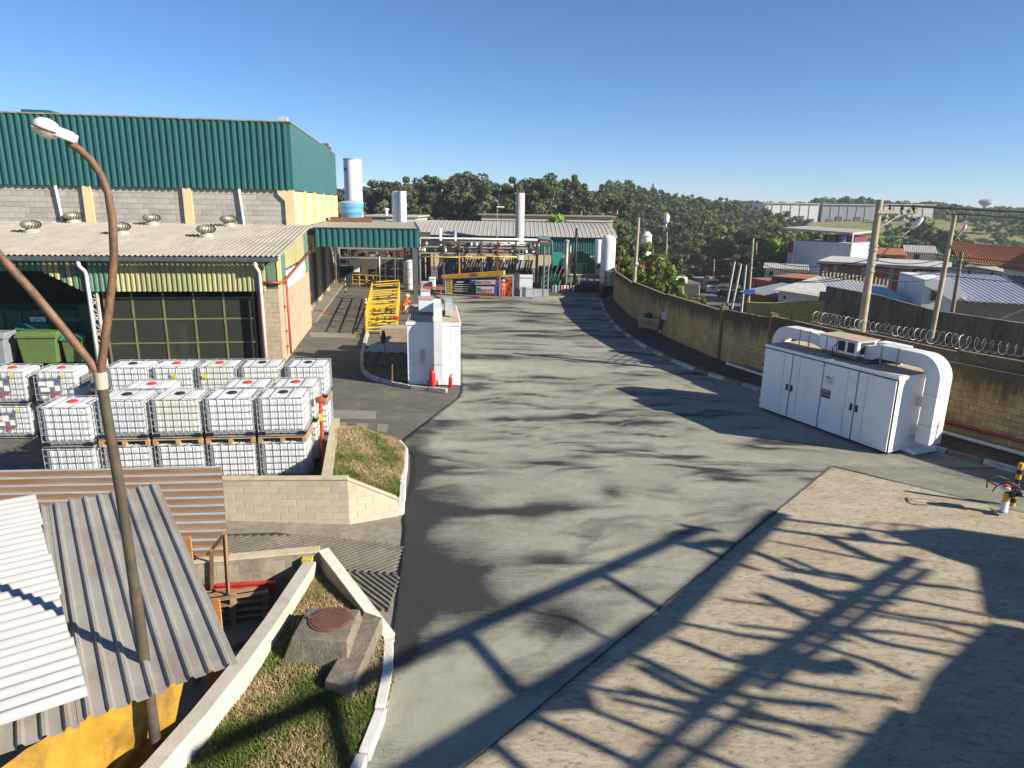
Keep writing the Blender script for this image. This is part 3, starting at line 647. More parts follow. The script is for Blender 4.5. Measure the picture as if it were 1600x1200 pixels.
# right pillar, side wall, cladding above it, white vent blocks
m = MB(); m.fb(B, -.60, .08, .03, 9.9, 0, 3.36); m.build('side_wall', SANDW, annex)
lay_blocks(annex, B.p(0, .03, 0), B.u, -B.v, [(-.60, 0.0), (.08, 0.0), (.08, 3.36), (-.60, 3.36)], .4, .21, SANDW, .012, .012, 60, 3)
lay_blocks(annex, B.p(.08, 0, 0), B.v, B.u, [(.02, 0.0), (9.9, 0.0), (9.9, 3.3), (.02, 3.3)], .6, .30, SANDW, .006, .006, 250, 4)
m = MB(); m.fb(B, -.36, .03, .0, .06, 3.36, 4.55); m.build('fascia_panel', TEAL2, annex)
m = MB()
P = trap_profile(1.0, 4, .04, .36, .36); 
for i, (a, b, zb) in enumerate(((0, .95, 3.36), (.95, 2.0, 3.36), (2.0, 8.2, 4.02), (8.2, 9.9, 3.2))):
    n = max(1, int(round((b - a)))); P = trap_profile(b - a, 4 * n, .04, .36, .36)
    zt = lambda q: RZ0 - .05 + (q + .5) * 0.0835
    mm = MB(); mm.strip([B.p(.08 + h, a + x, zb) for x, h in P], [B.p(.08 + h, a + x, zt(a + x)) for x, h in P]); mm.build('fascia_panel', FADEG if i in (0, 2) else TEAL2, annex)
vb = MB(); vb.v = []
def vent_block():
    m = MB(); a, b, h, w = .52, .245, .12, .04
    m.box(-a / 2, a / 2, -.05, .05, -b / 2, -b / 2 + w * .6); m.box(-a / 2, a / 2, -.05, .05, b / 2 - w * .6, b / 2); m.box(-a / 2, -a / 2 + w, -.049, .049, -b / 2 + w * .6, b / 2 - w * .6); m.box(a / 2 - w, a / 2, -.049, .049, -b / 2 + w * .6, b / 2 - w * .6); m.box(-w / 2, w / 2, -.048, .048, -b / 2 + w * .6, b / 2 - w * .6)
    return mesh_of(m, 'vent_block', WHITE)
vbm = vent_block()
for j in range(3):
    for i in range(11): inst_m(vbm, 'vent_block', annex, B.v, -B.u, (0, 0, 1), B.p(.12, 2.35 + .53 * i + (.26 if j % 2 else 0) - .13, 3.29 + .25 * j))
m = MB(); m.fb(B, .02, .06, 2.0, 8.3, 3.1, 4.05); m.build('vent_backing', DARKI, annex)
m = MB(); m.tube([B.p(-.5, -.15, 3.62), B.p(.2, -.15, 3.62), B.p(.25, 1.0, 3.62), B.p(.25, 9.6, 4.3)], .06, 8); m.build('red_pipe', REDPIPE, annex, True)
m = MB(); m.tube([B.p(.25, 1.15, 3.6), B.p(.25, 1.15, .25)], .05, 8)
for z in (.6, 1.3, 2.4): m.fb(B, .08, .27, 1.02, 1.10, z, z + .06)
m.build('red_pipe', REDPIPE, annex, True)
for u in (-.72, -7.5):
    m = MB(); m.tube([B.p(u + .05, -.56, 4.55), B.p(u + .05, -.56, 4.35), B.p(u + .1, -.22, 4.1), B.p(u + .12, -.18, 3.9), B.p(u + .12, -.18, 0.05)], .075, 10); m.build('downpipe', WPVC, annex, True)
m = MB(); m.fb(B, -.80, -.70, -.1, 0.02, 0, 3.3); m.build('red_post', REDPIPE, annex)
m = MB(); m.fb(B, -7.5, -7.4, .02, .10, 0, 3.3); m.fb(B, -7.2, -7.12, .02, .1, 0, 3.3)
for k in range(9): m.bar(B.p(-7.45, .06, .3 + k * .33), B.p(-7.16, .06, .3 + (k + 1) * .33 if k % 2 else .3 + k * .33), .04); m.bar(B.p(-7.16, .06, .3 + k * .33), B.p(-7.45, .06, .3 + (k + 1) * .33), .03)
m.build('lattice_post', M('white_lattice', (.55, .53, .48), .7, dirt=(.35, .2, .12), dirt_amt=.35), annex)
# interior shell
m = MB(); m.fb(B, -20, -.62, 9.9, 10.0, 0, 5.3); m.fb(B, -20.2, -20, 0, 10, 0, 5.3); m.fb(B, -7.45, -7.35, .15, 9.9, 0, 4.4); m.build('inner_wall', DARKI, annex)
# mesh gate of the right bay
gate = thing('mesh_gate', 'wide dark green mesh screen in a pale yellow frame closing the lean-to bay', 'gate', B.p(-4, .35, 0))
gf = M('faded_yellow_frame', (.16, .14, .065), .7, var=.25, scale=4)
for u in (-7.05, -5.95, -4.72, -3.50, -2.28, -1.05):
    m = MB(); m.fb(B, u - .035, u + .035, .32, .39, .05, 3.2); m.build('frame_post', gf, gate)
for z in (.08, .98, 2.02, 2.93):
    m = MB(); m.fb(B, -7.05, -1.05, .33, .38, z - .03, z + .03); m.build('frame_rail', gf, gate)
t = NT('dark_mesh'); tr = t.new('ShaderNodeBsdfTransparent'); mx = t.new('ShaderNodeMixShader'); mx.inputs[0].default_value = 0.62
t.col((.028, .034, .022)); t.rough(.8); t.l.new(tr.outputs[0], mx.inputs[1]); t.l.new(t.b.outputs[0], mx.inputs[2]); t.l.new(mx.outputs[0], t.out.inputs[0])
us = (-7.05, -5.95, -4.72, -3.50, -2.28, -1.05); zs = (.08, .98, 2.02, 2.93)
for i in range(5):
    for j in range(3):
        m = MB(); m.fb(B, us[i] + .036, us[i + 1] - .036, .355, .362, zs[j] + .031, zs[j + 1] - .031); m.build('mesh_panel', t.mat, gate)
# roof turbines
def turbine():
    r = thing('roof_turbine', '', 'roof turbine')
    m = MB(); m.lathe((0, 0, 0), [(.36, -.06), (.36, .03), (.27, .08), (.25, .14)], 20); m.build('base', M('turbine_base', (.45, .42, .36), .6, metal=.2), r, 40)
    fin = M('turbine_steel', (.40, .36, .28), .45, metal=.55, var=.25)
    m = MB()
    prof = [(.20, .14), (.38, .20), (.45, .30), (.44, .40), (.34, .50), (.12, .56), (.02, .57)]
    for k in range(20):
        a0 = 2 * math.pi * k / 20; A = []; Bb = []
        for i, (rr, z) in enumerate(prof):
            a = a0 + i * .05; A.append((rr * math.cos(a), rr * math.sin(a), z)); a2 = a + .24; Bb.append(((rr - .035) * math.cos(a2), (rr - .035) * math.sin(a2), z))
        m.strip(A, Bb)
    m.build('vanes', fin, r, True); m = MB(); m.lathe((0, 0, 0), [(.18, .14), (.30, .22), (.36, .32), (.28, .46), (.05, .53)], 14); m.build('core', DARKI, r, True)
    return r
tb = turbine(); tv = [(50, 364), (115, 349), (190, 367), (238, 352), (323, 371), (358, 354)]
def on_roof(px, py):
    d = ray(px, py); p0 = B.p(0, -.48, RZ0); return CAMP + d * ((p0 - CAMP).dot(rn) / d.dot(rn))
TL = ['leftmost silver roof turbine near the gutter side of the corrugated roof', 'roof turbine against the block wall beside the white downpipe', 'roof turbine near the gutter just behind the curved lamp arm', 'roof turbine against the block wall right of the lamp arm', 'roof turbine near the gutter, right one of its row', 'rightmost roof turbine against the grey block wall']
for i, q in enumerate(tv):
    o = tb if i == 0 else copy_tree(tb); put(o, on_roof(*q) + Vector((0, 0, .06)), 0.3 * i, TL[i], 'turbines on the lean-to roof')

# ================================================================== canopy with teal fascia
can = thing('canopy', 'flat canopy with teal ribbed fascia beside the hall', 'canopy', B.p(3, 11, 0))
m = MB(); m.fb(B, -.45, 6.36, 11.0, 27.5, 5.40, 5.50); m.build('roof_deck', M('canopy_roof', (.33, .30, .25), .9, var=.15, dirt=(.24, .21, .18), dirt_amt=.3, coord='World'), can)
cf = mesh_of(sheet_mesh(trap_profile(1.0, 3, .07, .36, .36), 1.07), 'fascia_panel', TEAL)
for i in range(6): inst_m(cf, 'fascia_panel', can, B.u, B.v, (0, 0, 1), B.p(.32 + i * 1.005, 10.96, 4.46))
m = MB(); m.fb(B, 6.3, 6.4, 11.0, 27.5, 4.46, 5.53); m.build('side_fascia', TEAL, can)
m = MB(); m.fb(B, .28, 6.4, 10.85, 11.0, 5.53, 5.57); m.build('edge_trim', GUTTER, can)
for v in (11.1, 19, 27): m = MB(); m.fb(B, 6.1, 6.25, v, v + .15, 0, 5.4); m.build('column', GUTTER, can)
for v in (11.2, 16, 21, 26): m = MB(); m.fb(B, -.4, 6.2, v, v + .12, 5.1, 5.4); m.build('beam', GUTTER, can)
# blue water tank on the canopy
wt = thing('water_tank', 'round light blue water tank on rusty beams on the canopy', 'water tank', B.p(1.35, 25.4, 5.5))
c = B.p(1.45, 25.6, 5.85); m = MB(); m.lathe(c, [(.80, 0), (.84, .3), (.88, .34), (.9, .7), (.95, .74), (.97, 1.05)], 28); m.build('tank_body', M('blue_plastic', (.10, .30, .52), .5, var=.1, rand=0), wt, 40)
m = MB(); m.lathe(c + Vector((0, 0, 1.05)), [(1.0, 0), (1.0, .06), (.6, .16), (.1, .2)], 28); m.build('lid', M('blue_lid', (.30, .40, .45), .6, var=.15), wt, 40)
for k in (-.8, 0, .8): m = MB(); m.fb(B, -.1, 3.0, 25.5 + k, 25.62 + k, 5.50, 5.85); m.build('beam', RUST, wt)
# ------------------------------------------------------------------ retaining walls of cream block
CBLK = M('cream_block', (0.44, 0.385, 0.285), 0.92, var=0.08, scale=5, dirt=(0.36, 0.28, 0.16), dirt_amt=0.22, dirt_scale=1.6, rand=0.07, bump=0.35, bscale=50)
CMOR = M('cream_mortar', (0.37, 0.32, 0.235), 0.95, var=0.15, scale=8)
CCOP = M('cream_coping', (0.50, 0.42, 0.28), 0.9, var=0.12, scale=5, dirt=(0.28, 0.22, 0.14), dirt_amt=.25, dirt_scale=3, bump=.3)
def wall_core(m, A, Bp, zt0, zt1, zb0, zb1, N, th):
    A, Bp, N = Vector((A[0], A[1], 0)), Vector((Bp[0], Bp[1], 0)), Vector(N)
    m.prism([A + Vector((0, 0, zb0)), Bp + Vector((0, 0, zb1)), Bp + Vector((0, 0, zt1)), A + Vector((0, 0, zt0))], -N * th)
def seg_wall(root, A, Bp, zt0, zt1, zb0, zb1, N, bl, bh, th=0.16, core=CMOR, blk=CBLK, cop=CCOP, seed=1, limit=300, order=None, z_base=None, gap=.007, proud=.005, name='block', both=False):
    A3, B3 = Vector((A[0], A[1], 0)), Vector((Bp[0], Bp[1], 0)); U = (B3 - A3); L = U.length; U.normalize(); N = Vector((N[0], N[1], 0)); N = (N - U * N.dot(U)).normalized()
    m = MB(); wall_core(m, A, Bp, zt0 - .002, zt1 - .002, zb0 - .3, zb1 - .3, N, th); m.build('wall_core', core, root)
    lay_blocks(root, A3, U, N, [(0, zb0 - .25), (L, zb1 - .25), (L, zt1 - .03), (0, zt0 - .03)], bl, bh, blk, gap, proud, limit, seed, z_base, order=order, name=name)
    if cop:
        m = MB(); ux = U * .004
        m.prism([A3 - ux + N * .02 + Vector((0, 0, zt0 - .0)), B3 + ux + N * .02 + Vector((0, 0, zt1 - .0)), B3 + ux + N * .02 + Vector((0, 0, zt1 + .035)), A3 - ux + N * .02 + Vector((0, 0, zt0 + .035))], -N * (th + .03)); m.build('coping', cop, root)
K0 = Vector((-3.57, 13.95, 0)); KL = Vector((-12.0, 13.47, 0)); KR = Vector((-2.56, 14.50, 0))
ret = thing('retaining_wall', 'cream block retaining wall with a wing sloping down to the asphalt', 'wall', (K0.x, K0.y, 0))
nF = Vector((.14, -1, 0))
seg_wall(ret, KL, K0, 1.12, 1.12, .3, -.05, (0, -1, 0), .375, .158, seed=11, limit=260)
seg_wall(ret, K0, KR, 1.12, .42, -.05, 0.0, (.5, -1, 0), .375, .158, seed=12, limit=60)
yw = thing('yard_wall', 'narrow cream block wall rising along the tote yard and the lawn', 'wall', (-4.4, 14.8, 0))
seg_wall(yw, (-3.97, 14.12), (-4.95, 18.75), 1.08, .95, .0, .0, (1, .2, 0), .375, .158, .20, seed=13, limit=200)

# pit wall by the ramp: near face with grimy blocks, then a leg that runs to the kerb
GRIME = M('grimy_block', (0.30, 0.25, 0.185), 0.93, var=0.15, scale=5, dirt=(0.11, 0.085, 0.065), dirt_amt=0.5, dirt_scale=2.2, rand=0.12, bump=0.35, coord='World')
rw = thing('ramp_wall', 'low grimy block wall with pale top running along the grooved ramp', 'wall', (-3.5, 11.5, 0))
seg_wall(rw, (-9.0, 10.25), (-3.52, 11.50), .68, .70, -.35, -.35, (.2, -1, 0), .40, .20, .18, core=MORT, blk=GRIME, cop=CCOP, seed=14, limit=120)
seg_wall(rw, (-3.52, 11.50), (-1.98, 9.68), .70, .16, .1, .05, (-.75, -.65, 0), .40, .20, .17, core=CMOR, blk=M('shade_block', (.33, .28, .2), .93, var=.1, rand=.08, bump=.3), cop=M('worn_white_top', (.58, .53, .45), .9, var=.12, scale=6, dirt=(.35, .27, .18), dirt_amt=.35, dirt_scale=4, bump=.3), seed=15, limit=60)
# white rendered wall
ww = thing('rendered_wall', 'long white rendered wall between the tin shed and the patchy lawn', 'wall', (-3.7, 9, 0))
WREN = M('white_render', (0.46, 0.42, 0.36), 0.9, var=0.12, scale=2.0, dirt=(0.30, 0.245, 0.185), dirt_amt=0.4, dirt_scale=1.6, bump=0.35, bscale=30)
pts = [(-3.66, 11.33), (-3.70, 10.4), (-3.74, 9.5), (-3.83, 8.5), (-3.96, 7.5), (-4.12, 6.6), (-4.4, 5.6), (-4.8, 4.4)]
m = MB(); zt = [.60, .60, .60, .60, .60, .60, .6, .6]
A = [Vector((x + .11, y, z)) for (x, y), z in zip(pts, zt)]; Bv = [Vector((x - .11, y, z)) for (x, y), z in zip(pts, zt)]
A2 = [Vector((x + .15, y, -.4)) for x, y in pts]; B2 = [Vector((x - .11, y, -.4)) for x, y in pts]
n = len(pts); vs = A + Bv + A2 + B2; fs = []
for i in range(n - 1): fs += [(i, i + 1, n + i + 1, n + i), (2 * n + i, 2 * n + i + 1, i + 1, i), (n + i, n + i + 1, 3 * n + i + 1, 3 * n + i)]
fs += [(0, n, 3 * n, 2 * n)]; m.add(vs, fs); m.build('wall_body', WREN, ww, 30)
m = MB(); m.box(-3.80, -3.62, 11.30, 11.42, .585, .66); m.build('yellow_end', M('yellow_flaking', (.5, .40, .06), .8, var=.4, scale=20), ww)
# manhole block with its iron cover, and the long concrete beam beside it
PLM = concrete_mat('weathered_plinth', (0.13, 0.11, 0.085), (0.22, 0.185, 0.14), (0.31, 0.265, 0.205), 2.2)
mh = thing('manhole_block', 'weathered concrete block with a round rusty manhole cover in the lawn', 'manhole', (-2.85, 9.4, .1))
m = MB(); tp = [(-3.24, 9.82), (-2.40, 9.80), (-2.40, 8.96), (-3.27, 9.05)]; bt = [(-3.42, 9.98), (-2.32, 9.92), (-2.36, 8.78), (-3.48, 8.92)]
vs = [(x, y, .62) for x, y in tp] + [(x, y, .05) for x, y in bt]; m.add(vs, [(3, 2, 1, 0), (0, 1, 5, 4), (1, 2, 6, 5), (2, 3, 7, 6), (3, 0, 4, 7)]); m.build('block_body', PLM, mh, bevel=.02)
RC = M('rusty_iron', (0.145, 0.065, 0.045), .8, var=.3, scale=10, dirt=(.24, .15, .11), dirt_amt=.25, dirt_scale=9)
cc = Vector((-2.80, 9.50, .62)); m = MB(); m.lathe(cc, [(.335, 0), (.335, .018), (.31, .022)], 40); m.build('cover_frame', RC, mh)
m = MB()
m.lathe(cc + Vector((0, 0, .012)), [(.30, 0), (.30, .016)], 40)
for i in range(-6, 7):
    for a in (.785, -.785):
        d = Vector((math.cos(a), math.sin(a), 0)); nn = Vector((-d.y, d.x, 0)); o_ = i * .045; h = math.sqrt(max(0, .285 ** 2 - o_ ** 2))
        if h > .03: m.bar(cc + nn * o_ - d * h + Vector((0, 0, .030)), cc + nn * o_ + d * h + Vector((0, 0, .030)), .014, .008)
m.build('manhole_cover', RC, mh)
for s_ in (-1, 1): m = MB(); m.bar(cc + Vector((s_ * .36, .02, .02)), cc + Vector((s_ * .29, .02, .02)), .05, .03); m.build('cover_lug', RC, mh)
cb = thing('concrete_beam', 'long low concrete beam lying against the manhole block', 'concrete beam', (-2.25, 9.2, .1))
m = MB(); A = [(-2.38, 10.02), (-2.06, 9.86), (-2.20, 8.28), (-2.62, 8.44)]
m.add([(x, y, .44 if y > 9 else .34) for x, y in A] + [(x + (.03 if x > -2.3 else -.03), y, .02) for x, y in A], [(3, 2, 1, 0), (0, 1, 5, 4), (1, 2, 6, 5), (2, 3, 7, 6), (3, 0, 4, 7)]); m.build('beam_body', PLM, cb, bevel=.015)

# ------------------------------------------------------------------ tin shed: grey trapezoidal sheets, white corrugated sheets, brown roof behind
def tin(name, c, metal, rough, **k): return M(name, c, rough, metal=metal, **k)
GTIN = tin('grey_tin', (0.33, 0.30, 0.265), 0.15, 0.6, var=.10, scale=1.2, dirt=(0.22, 0.17, 0.13), dirt_amt=.4, dirt_scale=1.4, coord='World', rand=.08)
shed = thing('tin_shed', 'lean shed under overlapping grey trapezoidal tin roof sheets', 'shed', (-5.5, 8.5, -.35))
FR = Vector((-6.32, 11.42, 2.05)); Rv = Vector((-3.25, 7.13, 1.60)) - FR; Ld = Rv.length; Rn = Rv.normalized()
Wl = Vector((-.78, -.56, 0)); Wl = (Wl - Rn * Wl.dot(Rn)).normalized(); Up = Rn.cross(Wl); Up = Up if Up.z > 0 else -Up
def roof_sheets(root, FR, Rn, Wl, Up, L, w, ribs, depth, count, mat, name='roof_sheet', lift=.006, jitter=0.0, prof=None, top=.2, base=.5, ext=None):
    P = prof or trap_profile(w, ribs, depth, top, base); mm = MB(); k = 2
    A = [(x, h, 0) for x, h in P]; B_ = [(x, h, 1) for x, h in P]; mm.strip(A, B_); me = mesh_of(mm, name, mat, False if not prof else True)
    r = random.Random(5)
    for i in range(count):
        ll = L + (r.uniform(-jitter, jitter) if jitter else 0) + (ext[i] if ext else 0)
        inst_m(me, name, root, Wl, Up, Rn * ll, FR + Wl * (w * i * .985) + Up * (lift * (i % 2)) + Rn * (r.uniform(-jitter, jitter) if jitter else 0))
roof_sheets(shed, FR, Rn, Wl, Up, Ld, .83, 4, .045, 4, GTIN, top=.16, base=.60, jitter=.03, ext=[0, .04, .10, .16])
# purlins, posts, boards under it
WOOD = M('old_wood', (.20, .115, .06), .85, var=.3, scale=3, stretch=(1, 1, .2), rand=.12); TIMB = M('orange_timber', (.40, .19, .065), .8, var=.25, scale=5, rand=.1)
for t_ in (.04, .34, .65, .95):
    a = FR + Rn * (Ld * t_) - Up * .06; m = MB(); m.bar(a + Wl * .05, a + Wl * 3.2, .06, .08); m.build('purlin', WOOD, shed)
for t_, s_ in ((.05, .1), (.5, .1), (.05, 2.8), (.6, 2.9)):
    a = FR + Rn * (Ld * t_) + Wl * s_; m = MB(); m.bar((a.x, a.y, -.35), (a.x, a.y, a.z - .1), .09); m.build('post', WOOD, shed)
m = MB(); a = FR + Rn * .6 - Wl * .1; m.bar((-5.35, 11.0, .2), (-5.05, 10.5, 1.25), .06, .05); m.bar((-5.35, 10.98, .9), (-4.98, 10.9, 1.35), .06, .05); m.bar((-4.98, 10.9, 1.35), (-5.0, 10.86, .2), .06, .05); m.build('brace', WOOD, shed)
for i in (1, 4): m = MB(); q = FR + Rn * (1.2 + i * .62) - Wl * .02; m.bar((q.x, q.y, -.3), (q.x, q.y, q.z - .12), .30, .03); m.build('board', TIMB, shed)
# white corrugated sheets laid over
wr = thing('white_roof', 'white corrugated roof sheets lapping over the left of the grey tin shed', 'roof', (-7, 8, 2))
WTIN = M('white_tin', (0.35, 0.35, 0.342), 0.55, metal=.0, var=.06, scale=1.5, dirt=(.27, .26, .24), dirt_amt=.2, dirt_scale=1)
e0 = Vector((-8.15, 10.85, 2.13)); e1 = Vector((-4.52, 6.28, 1.83)); ed = (e1 - e0).normalized(); lft = Vector((-.80, -.58, .03)); lft = (lft - ed * lft.dot(ed)).normalized(); upn = ed.cross(lft); upn = upn if upn.z > 0 else -upn
P = sine_profile(1.17, 6, .075); mm = MB(); mm.strip([(x, h, 0) for x, h in P], [(x, h, 3.4) for x, h in P]); wme = mesh_of(mm, 'roof_sheet', WTIN, True)
nsh = 5
for i in range(nsh): inst_m(wme, 'roof_sheet', wr, ed, upn, lft, e1 - ed * (1.12 * (i + 1)) + upn * (.004 * (i % 2)) + lft * (0.03 if i % 2 else 0))
# yellow tarpaulin hung under the near edge
tp = thing('yellow_tarpaulin', 'dirty yellow tarpaulin hung below the near edge of the grey tin roof', 'tarpaulin', (-4.6, 6.6, 0))
def tarp():
    nu, nv = 70, 40; A0 = FR + Rn * (Ld - .70) + Wl * .30; L = 2.7; V = []
    for j in range(nv):
        for i in range(nu):
            u = i / (nu - 1); v = j / (nv - 1)
            pk = .22 * math.exp(-((u - .40) / .12) ** 2) * (1 - v)
            sag = 1.7 * max(0, u - .12)
            top = A0 + Wl * (L * u) - Vector((0, 0, .03 + min(.85, sag * .7) - pk * .6))
            out = Vector((-.62 * (1 - u), -.10 - .25 * u, 0)) * (v ** .8) + Vector((.45, -.62, 0)) * (.10 * math.sin(u * 15 + v * 2.5) * v + .42 * (fbm(u * 5, v * 2.2, 4) - .5) * (v + .3) + .05 * abs(math.sin(u * 9 - v * 4)))
            z = top.z - (1.9 * v)
            V.append((top.x + out.x, top.y + out.y, z))
    return np_mesh('sheet', np.array(V) - np.array(wloc(tp)), grid_faces(nv, nu), M('yellow_tarp', (.46, .255, .025), .6, var=.2, scale=2.5, dirt=(.17, .10, .035), dirt_amt=.5, dirt_scale=2.2, stretch=(1, 1, .5), bump=1.0, bscale=4), parent=tp, smooth=True)
tarp()
# brown ribbed roof behind
br = thing('ribbed_roof', 'long brown and grey ribbed tin roof between the totes and the grey shed', 'roof', (-8, 12.8, .8))
q0 = G(346, 728, 1.62); q1 = G(358, 868, .74); dn = (q1 - q0).normalized(); 
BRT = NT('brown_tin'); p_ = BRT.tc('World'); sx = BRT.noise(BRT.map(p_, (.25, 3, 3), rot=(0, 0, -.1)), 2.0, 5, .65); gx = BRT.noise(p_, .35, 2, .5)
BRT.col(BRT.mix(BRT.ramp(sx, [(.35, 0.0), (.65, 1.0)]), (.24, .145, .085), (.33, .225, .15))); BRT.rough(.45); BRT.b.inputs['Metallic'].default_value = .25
al = (G(0, 735, 1.62) - q0).normalized(); un = dn.cross(al); un = un if un.z > 0 else -un; un.normalize()
W_ = (q1 - q0).length; P = trap_profile(W_, 11, .075, .26, .46)
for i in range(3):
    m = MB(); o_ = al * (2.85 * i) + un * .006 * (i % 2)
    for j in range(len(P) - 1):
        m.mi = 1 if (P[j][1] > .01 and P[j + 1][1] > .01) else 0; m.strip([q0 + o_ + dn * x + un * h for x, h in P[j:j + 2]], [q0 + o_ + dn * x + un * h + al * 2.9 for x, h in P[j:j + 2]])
    m.build('roof_sheet', [BRT.mat, M('sheen_rib', (.46, .44, .42), .35, metal=.35, var=.12, coord='World')], br)  # rib tops coloured paler than the valleys, painting in the sky's reflection
for x, y in ((-5.6, 11.6), (-6.3, 13.3), (-9.5, 13.0), (-9.2, 11.0)): m = MB(); m.bar((x, y, .0), (x, y, .6 if y < 12.5 else 1.35), .1); m.build('post', WOOD, br)
# junk in the shed yard: red beam, stacked pallets, a rusty pipe
rb = thing('red_beam', 'red steel beam lying on pallets below the grimy wall', 'beam', (-5, 10.4, .1))
a, b_ = G(322, 915, .25), G(430, 909, .25); m = MB(); m.bar(a, b_, .10, .02); m.bar(a + Vector((0, 0, -.1)), b_ + Vector((0, 0, -.1)), .02, .16); m.bar(a + Vector((0, 0, -.2)), b_ + Vector((0, 0, -.2)), .10, .02); m.build('beam_flange', M('red_paint', (.42, .035, .025), .5, var=.2), rb)
PALM = M('pallet_wood', (.42, .25, .11), .85, var=.25, scale=4, stretch=(1, 1, 1), rand=.15); PALO = M('pallet_grey', (.26, .175, .105), .9, var=.3, scale=4, rand=.2)
def pallet_parts(root, w, d, h, mat, nt=5):
    t_ = .022
    for i in range(nt):
        m = MB(); y = -d / 2 + .05 + i * (d - .1) / (nt - 1); m.box(-w / 2, w / 2, y - .05, y + .05, h - t_, h); m.build('slat', mat, root)
    for i in range(3):
        x = -w / 2 + .05 + i * (w - .1) / 2
        for j in range(3): y = -d / 2 + .06 + j * (d - .12) / 2; m = MB(); m.box(x - .05, x + .05, y - .06, y + .06, t_, h - 2 * t_ - .001); m.build('spacer', mat, root)
        m = MB(); m.box(x - .051, x + .051, -d / 2, d / 2, h - 2 * t_, h - t_ - .0005); m.build('stringer', mat, root); m = MB(); m.box(x - .051, x + .051, -d / 2, d / 2, 0, t_); m.build('bottom_slat', mat, root)
pp = thing('wooden_pallet', '', 'pallet'); pallet_parts(pp, 1.2, 1.0, .13, PALO, 6)
base_p = G(370, 965, -.3); gp = 'old pallets in the shed yard'
for i in range(4):
    o = pp if i == 0 else copy_tree(pp)
    put(o, (base_p.x - .15, base_p.y + .35, -.35 + .132 * i), .25 + .03 * i, ['bottom weathered pallet in the stack under the red beam', 'second pallet from the floor in the stack under the red beam', 'third pallet from the floor in the stack under the red beam', 'top weathered pallet of the stack under the red beam'][i], gp)
tz = thing('rusty_pipe', 'rusty pipe end poking out from the shed beside the white rendered wall', 'pipe', G(372, 1010, .3)); m = MB(); m.tube([G(350, 1018, .35), G(405, 998, .35)], .05, 10); m.build('pipe_body', RUST, tz, 40)

# ------------------------------------------------------------------ lamp post with two arms
lp = thing('lamp_post', 'rusty lamp post with two curved arms rising through the tin roof', 'lamp post', (-4.34, 7.07, -.35))
LPM = NT('rusty_pole'); p_ = LPM.tc('World'); a_ = LPM.noise(LPM.map(p_, (3, 3, .8)), 2.2, 6, .7, .5); b_ = LPM.noise(p_, 14, 4, .6)
k_ = LPM.ramp(a_, [(.32, (.06, .045, .033)), (.46, (.15, .085, .05)), (.58, (.23, .115, .06)), (.7, (.16, .145, .125))]); LPM.col(LPM.mix(LPM.ramp(b_, [(.3, .5), (.6, 0.0)]), k_, (.05, .035, .025))); LPM.rough(.7); LPM.b.inputs['Metallic'].default_value = .25
DPOLE = M('dark_pole', (.075, .062, .045), .75, var=.3, scale=4, dirt=(.15, .085, .05), dirt_amt=.35, dirt_scale=3, coord='World', metal=.2)
base = Vector((-4.335, 7.065, 0)); J = D(157, 590, 7.06)
m = MB(); m.tube([base + Vector((0, 0, -.35)), base + Vector((0, 0, 2.6)), base.lerp(J, .6) * 1.0 + Vector((0, 0, 0)) if False else Vector((base.x, base.y, 2.62))], [.066, .064, .063], 14); m.build('pole_lower', DPOLE, lp, 40)
m = MB(); m.tube([Vector((base.x, base.y, 2.62)), Vector((base.x - .01, base.y, 3.8)), J], [.058, .055, .053], 14); m.build('pole_upper', DPOLE, lp, 40)
m = MB(); m.tube([J + Vector((0, 0, -.12)), J + Vector((0, 0, .06))], .066, 14); m.build('collar', M('pale_collar', (.4, .33, .26), .8), lp, 40)
arm = [J + Vector((0, 0, .0)), D(160, 560, 7.07), D(168, 500, 7.10), D(175, 440, 7.13), D(178, 395, 7.15), D(176, 345, 7.16), D(169, 303, 7.16), D(157, 272, 7.16), D(142, 250, 7.15), D(125, 234, 7.14), D(106, 222, 7.12)]
m = MB(); m.tube(arm, [.044] * 3 + [.041] * 3 + [.037] * 5, 12); m.build('arm', LPM.mat, lp, 40)
m = MB(); m.tube([J + Vector((0, 0, .0)), D(140, 565, 7.05), D(100, 515, 7.0), D(50, 455, 6.95), D(0, 400, 6.9), D(-70, 325, 6.85), D(-130, 285, 6.8)], .042, 12); m.build('arm', LPM.mat, lp, 40)
# lamp head: grey housing and a glass bowl
h0 = D(114, 216, 7.12); h1 = D(62, 196, 7.06); dv = (h1 - h0).normalized(); sv = dv.cross(Vector((0, 0, 1))).normalized(); uv = sv.cross(dv)
def ell(c, ax, nseg=16, nring=10, z0=-1.0, z1=1.0):
    m = MB(); pr = []
    for j in range(nring + 1):
        z = z0 + (z1 - z0) * j / nring; pr.append((math.sqrt(max(0, 1 - z * z)), z))
    vs = []; fs = []
    for (r, z) in pr:
        for k in range(nseg): a = 2 * math.pi * k / nseg; vs.append(Vector(c) + ax[0] * (r * math.cos(a)) + ax[1] * (r * math.sin(a)) + ax[2] * z)
    for i in range(nring):
        for k in range(nseg): fs.append((i * nseg + k, i * nseg + (k + 1) % nseg, (i + 1) * nseg + (k + 1) % nseg, (i + 1) * nseg + k))
    m.add(vs, fs); return m
hs = M('lamp_housing', (.55, .55, .54), .5, var=.1, dirt=(.4, .38, .35), dirt_amt=.2)
m = MB(); c = h0 + dv * .07
m.ob(c, dv * .10, sv * .06, uv * .042); m.ob(c + uv * .036 + dv * .01, dv * .07, sv * .05, uv * .02); m.build('ballast_box', hs, lp, bevel=.015)
m = ell(h0 + dv * .24, (dv * .125, sv * .10, uv * .095), 20, 8, -.1, 1.0); m.build('reflector', hs, lp, True)
